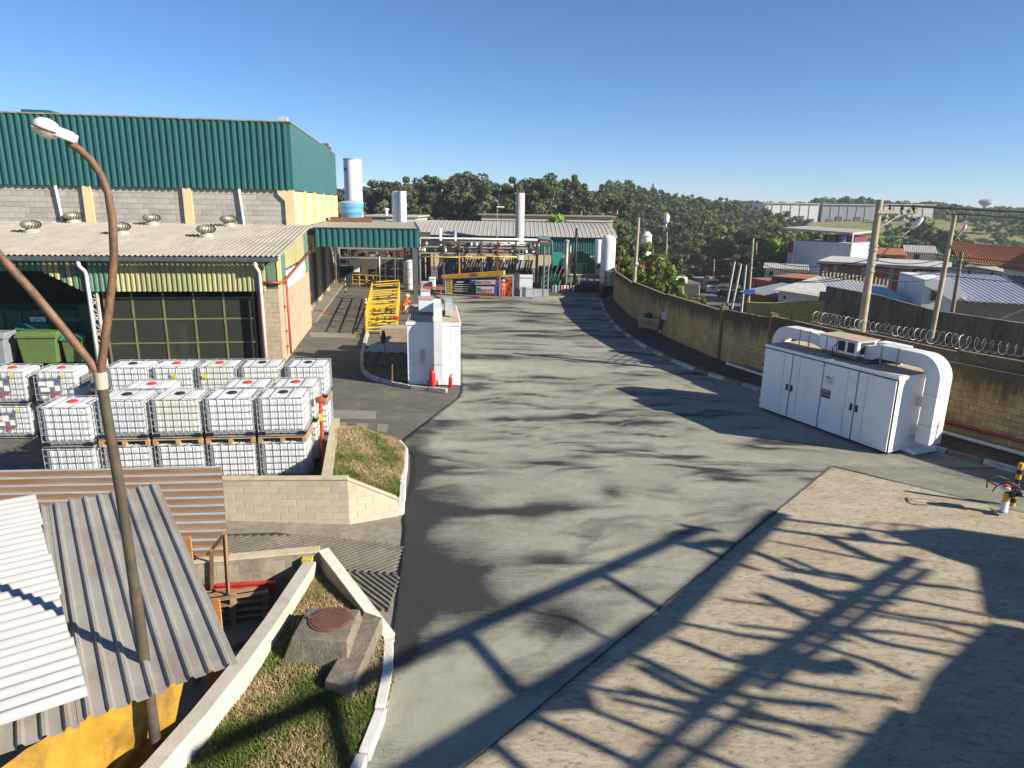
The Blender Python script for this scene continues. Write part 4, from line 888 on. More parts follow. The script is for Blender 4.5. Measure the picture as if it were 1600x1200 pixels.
g_ = NT('lamp_glass'); g_.col((.62, .60, .55)); g_.rough(.15); g_.b.inputs['Transmission Weight'].default_value = .35
m = ell(h0 + dv * .24, (dv * .128, sv * .103, uv * .10), 20, 8, -1.0, -.1); m.build('glass_bowl', g_.mat, lp, True)
m = MB(); m.tube([h0 + dv * .24 + (dv * .130 * math.cos(a * .3307) + sv * .105 * math.sin(a * .3307)) - uv * .01 for a in range(20)], .008, 6); m.build('rim', RUST, lp, True)
# ------------------------------------------------------------------ caged liquid totes
def tote_mats():
    t = NT('tote_plastic'); p = t.tc('Object'); n = t.noise(p, 3, 4, .6); r = t.new('ShaderNodeObjectInfo').outputs['Random']
    k = t.ramp(n, [(.3, (.70, .71, .70)), (.7, (.80, .80, .785))]); hv = t.new('ShaderNodeHueSaturation'); t.l.new(k, hv.inputs['Color']); t.l.new(t.math('ADD', t.math('MULTIPLY', r, .14), .9), hv.inputs['Value'])
    yl = t.mix(t.math('POWER', t.math('FRACT', t.math('MULTIPLY', r, 7.3)), 2.5), hv.outputs[0], t.mix(t.ramp(t.noise(p, 1.2, 3, .5), [(.4, .75), (.6, .35)]), hv.outputs[0], (.66, .60, .44)))
    t.col(yl); t.rough(.45); t.b.inputs['Subsurface Weight'].default_value = 0.0; return t.mat
TOTE = tote_mats(); CAGE = M('cage_steel', (.42, .425, .43), .45, metal=.4, var=.2, scale=9, rand=.12); CAPR = M('red_cap', (.60, .035, .03), .4, var=.1); CAPB = M('black_cap', (.02, .02, .02), .5); BPL = M('black_plastic', (.016, .016, .018), .5)
PLATE = M('grey_plate', (.16, .16, .16), .5, var=.15); PAPER = M('white_label', (.70, .69, .66), .7, var=.05); PAPY = M('yellow_label', (.62, .52, .04), .6); PAPB = M('blue_label', (.06, .11, .36), .6); PAPR = M('red_label', (.5, .05, .05), .6)
TW, TD, TH = 1.14, .98, 1.02          # one tote: width, depth, height
def tote(cap, plates=False, sticker=None):
    r = thing('liquid_tote', '', 'tote'); w, d = TW, TD; zb, zt = .13, TH - .01
    # bottle with pillowed sides: a rounded box whose faces bulge between the cage bars
    nx, ny, nz = 36, 30, 30; m = MB()
    def side(o, U, L, N, nu):
        A = []
        for j in range(nz + 1):
            for i in range(nu + 1):
                s = i / nu; t_ = j / nz; e = .045; cu = min(s * L, (1 - s) * L); ct = min(t_, 1 - t_) * (zt - zb)
                inset = (max(0, e - cu) ** 2 + max(0, e * 1.4 - ct) ** 2) ** .5 * .8
                cell = abs(math.sin(math.pi * s * 6)) ** .5 * abs(math.sin(math.pi * min(1, t_ * 1.02) * 5)) ** .35
                A.append(Vector(o) + Vector(U) * (L * s) + Vector(N) * (.018 * cell - inset) + Vector((0, 0, zb + (zt - zb) * t_)))
        k = nu + 1; m.add(A, [(j * k + i, j * k + i + 1, (j + 1) * k + i + 1, (j + 1) * k + i) for j in range(nz) for i in range(nu)])
    a, b = w / 2 - .045, d / 2 - .045
    side((-a, -b, 0), (1, 0, 0), 2 * a, (0, -1, 0), nx); side((a, b, 0), (-1, 0, 0), 2 * a, (0, 1, 0), nx); side((-a, b, 0), (0, -1, 0), 2 * b, (-1, 0, 0), ny); side((a, -b, 0), (0, 1, 0), 2 * b, (1, 0, 0), ny)
    # top with two shallow grooves and a sunken ring round the cap
    n = 24; T = []
    for j in range(n + 1):
        for i in range(n + 1):
            x = -a + 2 * a * i / n; y = -b + 2 * b * j / n; e = min(a - abs(x), b - abs(y)); z = zt - (.035 * (1 - e / .05) if e < .05 else 0)
            if abs(abs(x) - .22) < .03: z -= .02
            if x * x + (y) ** 2 < .2 ** 2: z -= .012
            T.append((x, y, z + .012 * (1 - (y / b) ** 2)))
    m.add(T, [(j * (n + 1) + i, j * (n + 1) + i + 1, (j + 1) * (n + 1) + i + 1, (j + 1) * (n + 1) + i) for j in range(n) for i in range(n)])
    m.build('bottle', TOTE, r, 50)
    c = MB(); hw, hd = w / 2, d / 2; th = .013
    for z in (.16, .33, .50, .67, .84, TH): 
        k = th * (1.35 if z == TH else 1)
        c.box(-hw, hw, -hd - k / 2, -hd + k / 2, z - k / 2, z + k / 2); c.box(-hw, hw, hd - k / 2, hd + k / 2, z - k / 2, z + k / 2); c.box(-hw - k / 2, -hw + k / 2, -hd, hd, z - k / 2 + .001, z + k / 2 - .001); c.box(hw - k / 2, hw + k / 2, -hd, hd, z - k / 2 + .001, z + k / 2 - .001)
    for i in range(7):
        x = -hw + .01 + (w - .02) * i / 6; c.box(x - th / 2, x + th / 2, -hd - th, -hd - .002, .12, TH); c.box(x - th / 2, x + th / 2, hd + .002, hd + th, .12, TH)
    for i in range(6):
        y = -hd + .01 + (d - .02) * i / 5; c.box(-hw - th, -hw - .002, y - th / 2, y + th / 2, .12, TH); c.box(hw + .002, hw + th, y - th / 2, y + th / 2, .12, TH)
    for x in (-.22, .22): c.box(x - .012, x + .012, -hd, hd, TH + .004, TH + .022)
    c.build('cage', CAGE, r)
    m = MB()
    for x in (-hw + .04, 0, hw - .04): m.box(x - .04, x + .04, -hd + .04, hd - .04, 0, .03); 
    for y in (-hd + .05, hd - .05): m.box(-hw, hw, y - .05, y + .05, .03, .05)
    m.box(-hw + .01, hw - .01, -hd + .01, hd - .01, .095, .125); m.build('base_frame', CAGE, r)
    for sx in (-1, 1):
        for sy in (-1, 1): m = MB(); x = sx * (hw - .085); y = sy * (hd - .07); m.box(x - .1, x + .1, y - .085, y + .085, .05, .135); m.build('corner_foot', BPL, r, bevel=.01, seg=1)
    m = MB(); m.lathe((0, 0, TH - .03), [(.115, 0), (.115, .045), (.10, .06), (.03, .062)], 22); m.build('screw_cap', CAPR if cap == 'red' else CAPB, r, 40)
    if plates:
        m = MB(); m.box(-.46, .18, -hd - .03, -hd - .018, .38, .80); m.build('label_plate', PLATE, r)
        for (x0, x1, z0, z1, mt) in ((-.44, -.24, .60, .72, PAPER), (-.22, -.02, .56, .74, PAPER), (-.40, -.15, .42, .54, PAPER), (0, .14, .44, .60, PAPER), (-.30, -.18, .73, .79, PAPB), (.05, .15, .70, .78, PAPB), (.2, .3, .84, .95, PAPY), (-.1, .02, .28, .37, PAPR)):
            m = MB(); m.box(x0, x1, -hd - .034, -hd - .0305, z0, z1); m.build('paper_label', mt, r)
        m = MB(); m.box(hw + .018, hw + .03, -.2, .3, .45, .8); m.build('label_plate', PLATE, r)
    if sticker:
        m = MB(); m.box(sticker[0], sticker[0] + .16, -hd - .03, -hd - .02, sticker[1], sticker[1] + .10); m.build('paper_label', PAPY, r)
    return r
TA = Frame(-9.88, 15.55, 7.0)
protos = {}
def get_tote(key):
    if key not in protos: protos[key] = tote(key[0], key[1], key[2]); return protos[key]
    return copy_tree(protos[key])
pal_proto = thing('wooden_pallet', '', 'pallet'); pallet_parts(pal_proto, 1.16, 1.0, .125, PALM, 5); pal_used = [False]
def put_pallet(loc, rz, label):
    o = copy_tree(pal_proto) if pal_used[0] else pal_proto; pal_used[0] = True; put(o, loc, rz, label, 'pallets under the upper totes')
R9 = math.radians(7.0); ORD = ['first', 'second', 'third', 'fourth', 'fifth']
YZ = 0.0
PIT = 1.235
zl = .17
# front row, two high; the leftmost stack has no pallet between
for i in range(5):
    u = -.70 + PIT * i; p = TA.p(u, .5 + (-.12 if i == 0 else 0), YZ + zl); cap = 'red' if i == 0 else 'black'; nth = ORD[i]
    put(get_tote(('black', False, None)), p, R9 + RND.uniform(-.02, .02), 'lower white caged tote at the front of the yard, %s stack from the left' % nth, 'white caged totes in the yard')
    zz = YZ + zl + TH + .02
    if i: put_pallet(TA.p(u, .5, zz), R9, 'wooden pallet between the totes of the %s front stack from the left' % nth); zz += .127
    put(get_tote((cap, False, None)), TA.p(u + (.03 if i == 0 else 0), .5 + (-.12 if i == 0 else 0), zz), R9 + RND.uniform(-.03, .03), ('upper front tote with a red cap, leftmost of the front row' if i == 0 else 'upper front tote with a black cap, %s from the left in the front row' % nth), 'white caged totes in the yard')
# second row, behind the front one
for n_, i in enumerate((1, 3, 4)):
    u = -.66 + PIT * i + (.12 if i == 1 else .06); lab = ['second front stack', 'fourth front stack', 'rightmost front stack'][n_]
    put(get_tote(('red', False, None)), TA.p(u, 1.62, YZ + zl), R9, 'lower tote of the second row hidden behind the %s' % lab, 'white caged totes in the yard')
    put(get_tote(('red', False, None)), TA.p(u, 1.62, YZ + zl + TH + .12), R9, 'red capped upper tote just behind the %s' % lab, 'white caged totes in the yard')
# back row
for i in range(5):
    u = -.66 + 1.21 * i + (.12 if i == 4 else 0); cap = ['black', 'red', 'red', 'black', 'black'][i]
    stk = (.0, .72) if i == 1 else ((-.38, .68) if i == 2 else None)
    v0 = 3.90 - (.05 if i == 4 else 0)
    put(get_tote(('black', False, None)), TA.p(u, v0, YZ + zl), R9, 'lower tote of the back row, %s stack from the left' % ORD[i], 'white caged totes in the yard')
    zz = YZ + zl + TH + .02
    put_pallet(TA.p(u, v0, zz), R9, 'wooden pallet between the totes of the %s back row stack from the left' % ORD[i])
    put(get_tote((cap, False, stk)), TA.p(u, v0, zz + .127), R9 + RND.uniform(-.03, .03), 'upper tote of the back row, %s from the left, %s cap%s' % (ORD[i], cap, ' and yellow sticker' if stk else ''), 'white caged totes in the yard')
# labelled pair on the far left
LN = [('nearer the dumpsters at the picture edge', -14.85), ('right of the two labelled stacks', -13.45)]
for i, (tx, x) in enumerate(LN):
    for k in range(2):
        put(get_tote(('red', True, None)), (x, 19.75 + .1 * i, YZ + .0 + (TH + .03) * k), math.radians(4 + 2 * i), ('upper' if k else 'lower') + ' tote with grey plate and paper labels, ' + tx, 'labelled totes on the left')
# red hydrant post beside the right stacks
hy = thing('hydrant_post', 'slim red post with a round red head beside the right end of the totes', 'post', TA.p(5.05, .95, 0))
m = MB(); m.tube([TA.p(5.05, .95, 0), TA.p(5.05, .95, 1.95)], .05, 10); m.build('pipe', REDPIPE, hy, 40); m = MB(); m.lathe(TA.p(5.05, .95, 1.95), [(.10, 0), (.13, .05), (.13, .1), (.06, .14)], 18); m.build('head', REDPIPE, hy, 40)
m = MB(); m.bar(TA.p(5.05, .89, 1.45), TA.p(5.05, .89, 1.65), .09, .02); m.build('yellow_plate', PAPY, hy)
# loose orange pallets before the mesh gate
for k in range(3):
    o = copy_tree(pal_proto); put(o, (-15.0, 25.6, .0 + .13 * k), .1 + .03 * k, ['bottom orange pallet of the short stack before the mesh gate', 'middle orange pallet of the short stack before the mesh gate', 'top orange pallet of the short stack before the mesh gate'][k], 'pallets before the mesh gate'); o.scale = (1.15, 1.15, 1)

# ------------------------------------------------------------------ skip container and dumpsters in the dark bay
sk = thing('skip_container', 'long dark green waste skip with white lettering inside the open bay', 'container', B.p(-11, 5.5, 0))
SKG = M('skip_green', (.010, .085, .060), .6, var=.2, scale=2, coord='World')
m = MB(); m.fb(B, -16, -9.3, 3.0, 3.1, .2, 2.0); m.fb(B, -16, -9.3, 5.4, 5.5, .2, 2.0); m.fb(B, -9.3, -9.2, 3.0, 5.5, .2, 2.0); m.fb(B, -16, -9.3, 3.1, 5.4, .2, .3); m.build('hull', SKG, sk)
for i in range(9): m = MB(); m.fb(B, -15.5 + i * .75, -15.38 + i * .75, 2.92, 3.0, .2, 2.0); m.build('rib', SKG, sk)
m = MB(); m.fb(B, -16, -9.15, 2.9, 3.02, 1.95, 2.06); m.fb(B, -9.25, -9.13, 3.0, 5.5, 1.95, 2.06); m.build('rim', SKG, sk)
def text(name, s, loc, size, xdir, updir, mat, parent, ext=.002, align='LEFT'):
    cu = bpy.data.curves.new(name, 'FONT'); cu.body = s; cu.size = size; cu.extrude = ext; cu.align_x = align; cu.materials.append(mat)
    tmp = bpy.data.objects.new(name, cu); COL.objects.link(tmp); dg = bpy.context.evaluated_depsgraph_get(); dg.update(); me = bpy.data.meshes.new_from_object(tmp.evaluated_get(dg)); bpy.data.objects.remove(tmp)
    x = Vector(xdir).normalized(); y = Vector(updir).normalized(); z = x.cross(y)
    return inst_m(me, name, parent, x, y, z, loc)
LET = M('faded_lettering', (.35, .40, .38), .7)
text('lettering', 'TRANS', B.p(-9.9, 2.90, 1.55), .22, B.u, (0, 0, 1), LET, sk); text('lettering', 'AMBIENTAIS', B.p(-11.6, 2.90, 1.15), .22, B.u, (0, 0, 1), LET, sk)
s2 = thing('skip_container', 'second green skip with large white letters standing sideways in the bay', 'container', B.p(-8.4, 4, 0))
m = MB(); m.fb(B, -8.8, -7.6, 2.0, 8.0, .2, 2.4); m.build('hull', SKG, s2)
text('lettering', 'RANDI', B.p(-8.82, 6.8, 1.0), .75, -B.v, (0, 0, 1), LET, s2)
sg = thing('warning_sign', 'white notice board with a red stripe hung on the green skip', 'sign', B.p(-10.9, 2.85, 1.4)); m = MB(); m.fb(B, -11.25, -10.6, 2.84, 2.88, 1.15, 1.75); m.build('board', WHITE, sg); m = MB(); m.fb(B, -11.2, -10.65, 2.83, 2.838, 1.18, 1.28); m.build('red_stripe', PAPR, sg)
m = MB(); m.tube([B.p(-10.92 + .15 * math.cos(a * .42), 2.835, 1.53 + .15 * math.sin(a * .42)) for a in range(16)], .016, 6); m.build('symbol_ring', PAPR, sg)
def dumpster(w, hgt, mat, mlid):
    r = thing('dumpster', '', 'dumpster'); m = MB(); d = .9
    b0 = [(-w / 2 * .86, -d / 2 * .82), (w / 2 * .86, -d / 2 * .82), (w / 2 * .86, d / 2 * .82), (-w / 2 * .86, d / 2 * .82)]; t0 = [(-w / 2, -d / 2), (w / 2, -d / 2), (w / 2, d / 2), (-w / 2, d / 2)]
    m.add([(x, y, .16) for x, y in b0] + [(x, y, hgt) for x, y in t0], [(3, 2, 1, 0), (0, 1, 5, 4), (1, 2, 6, 5), (2, 3, 7, 6), (3, 0, 4, 7), (4, 5, 6, 7)]); m.build('tub', mat, r, bevel=.03)
    m = MB(); m.box(-w / 2 - .04, w / 2 + .04, -d / 2 - .05, d / 2 + .04, hgt - .09, hgt + .0); m.build('rim', mat, r, bevel=.015)
    m = MB(); m.prism([(-w / 2 - .03, -d / 2 - .02, hgt), (-w / 2 - .03, d / 2 + .03, hgt), (-w / 2 - .03, d / 2, hgt + .14), (-w / 2 - .03, -d / 2 + .2, hgt + .16)], (w + .06, 0, 0)); m.build('lid', mlid, r, bevel=.02)
    for sx in (-1, 1):
        for sy in (-1, 1): m = MB(); x, y = sx * w * .36, sy * .3; m.tube([(x, y - .03, .08), (x, y + .03, .08)], .08, 12); m.build('wheel', BPL, r, 40)
    m = MB(); m.tube([(w / 2 + .02, -.1, hgt - .15), (w / 2 + .09, -.1, hgt - .12), (w / 2 + .09, .1, hgt - .12), (w / 2 + .02, .1, hgt - .15)], .02, 8); m.build('handle', BPL, r)
    return r
DGR = M('dumpster_green', (.10, .155, .045), .55, var=.12, scale=3); DGT = M('dumpster_teal', (.02, .20, .14), .5, var=.12, scale=3); DGY = M('dumpster_grey', (.22, .24, .25), .55, var=.12)
put(dumpster(1.55, 1.35, DGR, DGR), (-20.05, 28.6, 0), .12, 'large olive green dumpster at the mouth of the dark bay', 'dumpsters'); put(dumpster(.85, 1.2, DGR, DGT), (-18.75, 28.9, 0), .1, 'narrow olive green dumpster with a teal lid', 'dumpsters')
put(dumpster(1.5, 1.35, DGY, DGY), (-21.9, 28.2, 0), .1, 'grey dumpster cut by the left edge of the picture', 'dumpsters'); put(dumpster(1.3, 1.4, DGT, DGT), (-21.2, 30.1, 0), .1, 'teal dumpster behind the grey and olive ones', 'dumpsters'); put(dumpster(.9, 1.25, DGT, DGT), (-18.1, 29.8, 0), .05, 'teal dumpster beside the white downpipe', 'dumpsters')
# things seen through the mesh gate
cbx = thing('cardboard_sheet', 'leaning cream board behind the mesh gate', 'board', B.p(-4.6, 1.0, 0)); m = MB(); m.prism([B.p(-4.9, .9, 0), B.p(-4.1, .9, 0), B.p(-4.1, 1.1, 1.6), B.p(-4.5, 1.1, 1.75), B.p(-4.9, 1.1, 1.4)], B.v * .05); m.build('board', M('cream_board', (.5, .42, .26), .9), cbx)
def drum(loc, lab, mt):
    r = thing('blue_drum', lab, 'drum', loc, group='blue drums behind the mesh gate'); m = MB(); m.lathe(loc, [(.27, 0), (.29, .03), (.29, .28), (.305, .30), (.29, .32), (.29, .58), (.305, .6), (.29, .62), (.29, .86), (.25, .9)], 18); m.build('body', mt, r, 40)
BLU = M('drum_blue', (.02, .06, .18), .45)
for k in range(5): drum(B.p(-1.4 - .65 * (k % 3), 1.2 + .7 * (k // 3), 0), ['blue drum behind the mesh gate, nearest the red post', 'second blue drum from the red post behind the mesh', 'third blue drum from the red post behind the mesh', 'blue drum in the back row behind the mesh, right one', 'blue drum in the back row behind the mesh, left one'][k], BLU)
# ------------------------------------------------------------------ boundary wall
def bwall_mat():
    t = NT('boundary_block'); p = t.tc('World'); z = t.sep(p)[2]
    st = t.noise(t.map(p, (1.6, 1.6, .18)), 2.2, 6, .7, .3); n = t.noise(p, 1.3, 6, .7, .4); f = t.noise(p, 16, 4, .6)
    r = t.new('ShaderNodeObjectInfo').outputs['Random']
    k = t.ramp(n, [(.3, (.38, .25, .11)), (.52, (.54, .37, .17)), (.7, (.66, .49, .26))])
    hv = t.new('ShaderNodeHueSaturation'); t.l.new(k, hv.inputs['Color']); t.l.new(t.math('ADD', t.math('MULTIPLY', r, .36), .80), hv.inputs['Value']); k = hv.outputs[0]
    # black mould creeping down from the top in streaks
    top = t.math('MULTIPLY', t.math('SUBTRACT', z, 1.2), .55)
    g = t.ramp(t.math('ADD', st, top), [(.62, 0.0), (1.05, 0.88)])
    k = t.mix(g, k, (.045, .038, .028)); k = t.mix(t.ramp(f, [(.28, .5), (.55, 0.0)]), k, (.16, .11, .06))
    t.col(k); t.rough(.95); t.b.inputs['Specular IOR Level'].default_value = .2; t.bump(f, .6, .03); return t.mat
BW = bwall_mat(); BWC = M('boundary_core', (.20, .14, .075), .95, var=.25, scale=4)
bw = thing('boundary_wall', 'long curved mouldy ochre block wall along the right kerb', 'wall', (11, 28, 0))
def wall_seg(A, Bp, h, limit, seed):
    A3, B3 = Vector((*A, 0)), Vector((*Bp, 0)); U = (B3 - A3).normalized(); N = Vector((-U.y, U.x, 0)); N = N if N.x < 0 else -N
    m = MB(); m.prism([A3, B3, B3 + Vector((0, 0, h)), A3 + Vector((0, 0, h))], -N * .19); m.prism([A3, B3, B3 - Vector((0, 0, 6)), A3 - Vector((0, 0, 6))], -N * .19); m.build('wall_core', BWC, bw)
    lay_blocks(bw, A3, U, N, [(0, 0), ((B3 - A3).length, 0), ((B3 - A3).length, h), (0, h)], .40, .20, BW, .012, .012, limit, seed)
SEG = [(9, 10, 2.78, 40), (8, 9, 2.80, 96), (7, 8, 2.74, 164), (6, 7, 2.62, 0), (5, 6, 2.50, 0), (4, 5, 2.42, 0), (3, 4, 2.36, 0), (2, 3, 2.25, 0), (1, 2, 2.1, 0), (0, 1, 2.0, 0), (10, 11, 2.78, 0)]
for k, (i, j, h, lim) in enumerate(SEG): wall_seg(WALL[i], WALL[j], h, lim, 30 + k)
for i, h in ((6, 2.62), (5, 2.50)):
    m = MB(); x, y = WALL[i]; m.box(x - .02, x + .25, y - .2, y + .2, 0, h + .12); m.build('pier', BWC, bw)
# razor wire on angled stays along the near part of the wall
rzw = thing('razor_wire', 'coiled razor wire on bent stays along the top of the boundary wall', 'razor wire', (13, 24, 2.8))
GALV = M('wire_steel', (.36, .35, .33), .5, metal=.6, var=.3)
path = resample([(*WALL[5], 2.5), (*WALL[6], 2.60), (*WALL[7], 2.68), (*WALL[8], 2.78), (*WALL[9], 2.8), (*WALL[10], 2.8)], .01)[::1]
pts = []
for i, p in enumerate(path):
    if i * .01 < 5.2: continue
    q = path[min(i + 1, len(path) - 1)]; d = (q - p).normalized() if (q - p).length > 1e-6 else Vector((0, 1, 0)); nx = Vector((d.y, -d.x, 0)); nx = nx if nx.x > 0 else -nx
    a = i * .01 / .22 * 2 * math.pi; r_ = .20 + .03 * math.sin(i * .013)
    pts.append(p + nx * (.12 + r_ * math.cos(a)) + Vector((0, 0, .28 + r_ * math.sin(a))))
m = MB(); m.tube(pts, .005, 4); m.build('coil', GALV, rzw)
for k, i in enumerate(range(160, len(path), 240)):
    p = path[i]; m = MB(); m.tube([p + Vector((.1, 0, -.2)), p + Vector((.1, 0, .35)), p + Vector((-.1, .1, .55))], .016, 6); m.build('stay', RUST, rzw)
for off in (.15, .38):
    m = MB(); m.tube([path[i] + Vector((.1, 0, off)) for i in list(range(140, len(path), 50))], .006, 4); m.build('wire', GALV, rzw)
# pipes on the wall and on the dirt strip
def simple(name, label, cat, mb, part, mat, smooth=40, loc=None):
    r = thing(name, label, cat, loc or mb.v[0]); mb.build(part, mat, r, smooth); return r
def wpt(y, z, off=.12): return Vector((float(interp_x(WALL, y)) - off, y - off * .4, z))
m = MB(); m.tube([wpt(y, .50) for y in (29, 27, 25.3, 23, 21.2, 19.2, 16, 13)], .055, 8); rp = simple('red_pipe', 'red pipe fixed low along the ochre boundary wall', 'pipe', m, 'pipe_body', REDPIPE)
m = MB(); m.tube([wpt(y, 2.42, .08) for y in (21.4, 20.2, 19.2, 16, 14)], .022, 6); simple('conduit', 'thin grey conduit high on the boundary wall behind the cabinet', 'pipe', m, 'pipe_body', GALV)
m = MB(); m.tube([wpt(22.6, .26, .75), wpt(18.9, .22, .45)], .06, 10); simple('plastic_pipe', 'loose white plastic pipe lying on the dirt strip by the wall', 'pipe', m, 'pipe_body', WPVC)
m = MB(); m.tube([wpt(30.5, .22, .5), wpt(27.2, .22, .55)], .06, 10); simple('plastic_pipe', 'white plastic pipe on the dirt strip left of the cabinet', 'pipe', m, 'pipe_body', WPVC)

# ------------------------------------------------------------------ right white cabinet with roof ducts
CAB = M('cabinet_white', (.78, .79, .80), .38, var=.03, scale=2, dirt=(.52, .49, .44), dirt_amt=.10, dirt_scale=1.2, coord='World'); CROOF = M('dusty_roof', (.40, .315, .235), .9, var=.15, scale=2, dirt=(.30, .24, .18), dirt_amt=.3, coord='World'); SEAL = M('door_seal', (.03, .03, .03), .7); DUCT = M('duct_white', (.68, .68, .675), .42, var=.04, scale=3, dirt=(.5, .46, .4), dirt_amt=.12, dirt_scale=2, coord='World')
class CF(Frame):
    def __init__(s, o, u, v): s.o = Vector((o[0], o[1], 0)); s.u = Vector(u); s.v = Vector(v)
lx = Vector((-.4236, .9058, 0)); dx = Vector((.9058, .4236, 0))
C1 = CF((11.08, 19.08), lx, dx); CL, CD, CHT = 5.12, 1.93, 2.42
cab = thing('equipment_cabinet', 'big white equipment cabinet with four doors by the boundary wall', 'cabinet', C1.p(2.5, 1, 0))
m = MB(); m.fb(C1, .02, CL - .02, .06, CD - .02, .10, CHT - .02); m.build('body', CAB, cab)
m = MB(); m.fb(C1, .05, CL - .05, .1, CD - .05, 0.0, .10); m.build('skid', SEAL, cab)
m = MB(); m.fb(C1, -.02, CL + .02, .0, CD + .02, CHT - .1, CHT - .005); m.build('roof_edge', CAB, cab)
m = MB(); m.fb(C1, .03, CL - .03, .05, CD - .03, CHT - .004, CHT + .012); m.build('roof', CROOF, cab)
m = MB(); m.fb(C1, 0, CL, .03, .06, .10, CHT - .1); m.build('door_gap', SEAL, cab)
dw = CL / 4
for i in range(4):
    m = MB(); m.fb(C1, i * dw + .025, (i + 1) * dw - .025, -.02, .05, .12, CHT - .14); d_ = m.build('door', CAB, cab, bevel=.012)
    s = .30 if i % 2 == 0 else -.30; c0 = i * dw + dw / 2 + s
    m = MB(); m.fb(C1, c0 - .006, c0 + .006, -.026, -.018, .14, CHT - .16); m.build('panel_seam', M('seam_grey', (.42, .43, .44), .6), d_)
    hx = i * dw + (dw - .10 if i in (0, 2) else .10)
    m = MB(); m.fb(C1, hx - .04, hx + .04, -.05, -.02, 1.03, 1.25); m.build('handle', BPL, d_, bevel=.008)
    for z in (.35, 2.05): m = MB(); q = i * dw + (.03 if i in (0, 2) else dw - .03); m.tube([C1.p(q, -.03, z), C1.p(q, -.03, z + .12)], .015, 8); m.build('hinge', CAB, d_)
# notices: a small plate and a warning label with lines of print
m = MB(); m.fb(C1, 2.12, 2.46, -.032, -.022, 1.62, 1.90); m.build('notice_plate', PAPER, cab)
m = MB()
for k in range(3): m.fb(C1, 2.17, 2.40 - .05 * k, -.035, -.0325, 1.83 - .06 * k, 1.845 - .06 * k)
stuff(m.build('notice_print', SEAL, cab))
m = MB(); m.fb(C1, 2.18, 2.52, -.032, -.022, 1.18, 1.45); m.build('warning_label', M('brown_label', (.16, .07, .06), .6), cab)
text('label_print', 'PERIGO', C1.p(2.50, -.034, 1.37), .075, -lx, (0, 0, 1), PAPER, cab); text('label_print', 'ALTA TENSAO', C1.p(2.50, -.034, 1.27), .045, -lx, (0, 0, 1), PAPER, cab); text('notice_text', 'CABINE', C1.p(2.43, -.0365, 1.85), .05, -lx, (0, 0, 1), SEAL, cab, .0005)
def duct(name, path, half, w0, w1, fr, parent, mat=None):
    """rectangular duct along (along, z) points in a frame, between w0 and w1 across"""
    n = len(path); o1 = []; o2 = []
    for i, (a, z) in enumerate(path):
        p, q = path[max(0, i - 1)], path[min(n - 1, i + 1)]; t_ = Vector((q[0] - p[0], q[1] - p[1])).normalized(); nn = Vector((-t_.y, t_.x)); h = half
        o1.append((a + nn.x * h, z + nn.y * h)); o2.append((a - nn.x * h, z - nn.y * h))
    m = MB(); vs = [fr.p(a, w0, z) for a, z in o1] + [fr.p(a, w0, z) for a, z in o2] + [fr.p(a, w1, z) for a, z in o1] + [fr.p(a, w1, z) for a, z in o2]; fs = []
    for i in range(n - 1): fs += [(i, i + 1, n + i + 1, n + i), (2 * n + i, 3 * n + i, 3 * n + i + 1, 2 * n + i + 1), (i, 2 * n + i, 2 * n + i + 1, i + 1), (n + i, n + i + 1, 3 * n + i + 1, 3 * n + i)]
    fs += [(0, n, 3 * n, 2 * n), (n - 1, 3 * n - 1, 4 * n - 1, 2 * n - 1)]; m.add(vs, fs); o = m.build(name, mat or DUCT, parent, 35)
    bm = bmesh.new(); bm.from_mesh(o.data); bmesh.ops.recalc_face_normals(bm, faces=bm.faces[:]); bm.to_mesh(o.data); bm.free(); return o
zc = CHT + .40
def arcp(cx, cz, r, a0, a1, n=9): return [(cx + r * math.cos(math.radians(a0 + (a1 - a0) * i / n)), cz + r * math.sin(math.radians(a0 + (a1 - a0) * i / n))) for i in range(n + 1)]
rd = duct('duct', [(1.9, zc - .12), (1.65, zc - .10), (1.4, zc)] + [(.25, zc)] + arcp(.05, zc - .47, .47, 90, 180) + [(-.42, 1.5), (-.42, .98), (-.42, .42)], .21, .88, 1.42, C1, cab)
for (a, z) in ((-.42, 1.9), (-.42, .98)): m = MB(); m.fb(C1, a - .217, a + .217, .872, 1.428, z - .012, z + .012); m.build('duct_joint', M('joint_grey', (.45, .45, .44), .6), rd)
for a in (1.3, .75): m = MB(); m.fb(C1, a - .02, a + .02, .86, .885, CHT, zc + .22); m.fb(C1, a - .02, a + .02, .86, 1.44, zc + .212, zc + .225); m.build('duct_strap', GALV, rd)
for z_ in (.55, 1.45): m = MB(); m.fb(C1, -.25, .05, 1.0, 1.3, z_, z_ + .3); m.build('inlet_box', DUCT, cab)
m = MB(); m.fb(C1, -.35, .05, .75, 1.75, .05, .16); m.build('base_pan', CAB, cab)
ld = duct('duct', [(3.35, zc - .10), (3.7, zc - .02), (4.0, zc)] + [(4.75, zc)] + arcp(4.95, zc - .42, .42, 90, 0) + [(5.37, 2.15), (5.37, 1.75)], .19, .75, 1.25, C1, cab)
for a in (4.35, 3.95): m = MB(); m.fb(C1, a - .02, a + .02, .735, .755, CHT, zc + .20); m.fb(C1, a - .02, a + .02, .735, 1.265, zc + .192, zc + .205); m.build('duct_strap', GALV, ld)
m = MB(); m.fb(C1, 5.1, 5.37, .8, 1.2, 1.75, 2.1); m.build('inlet_box', DUCT, cab)
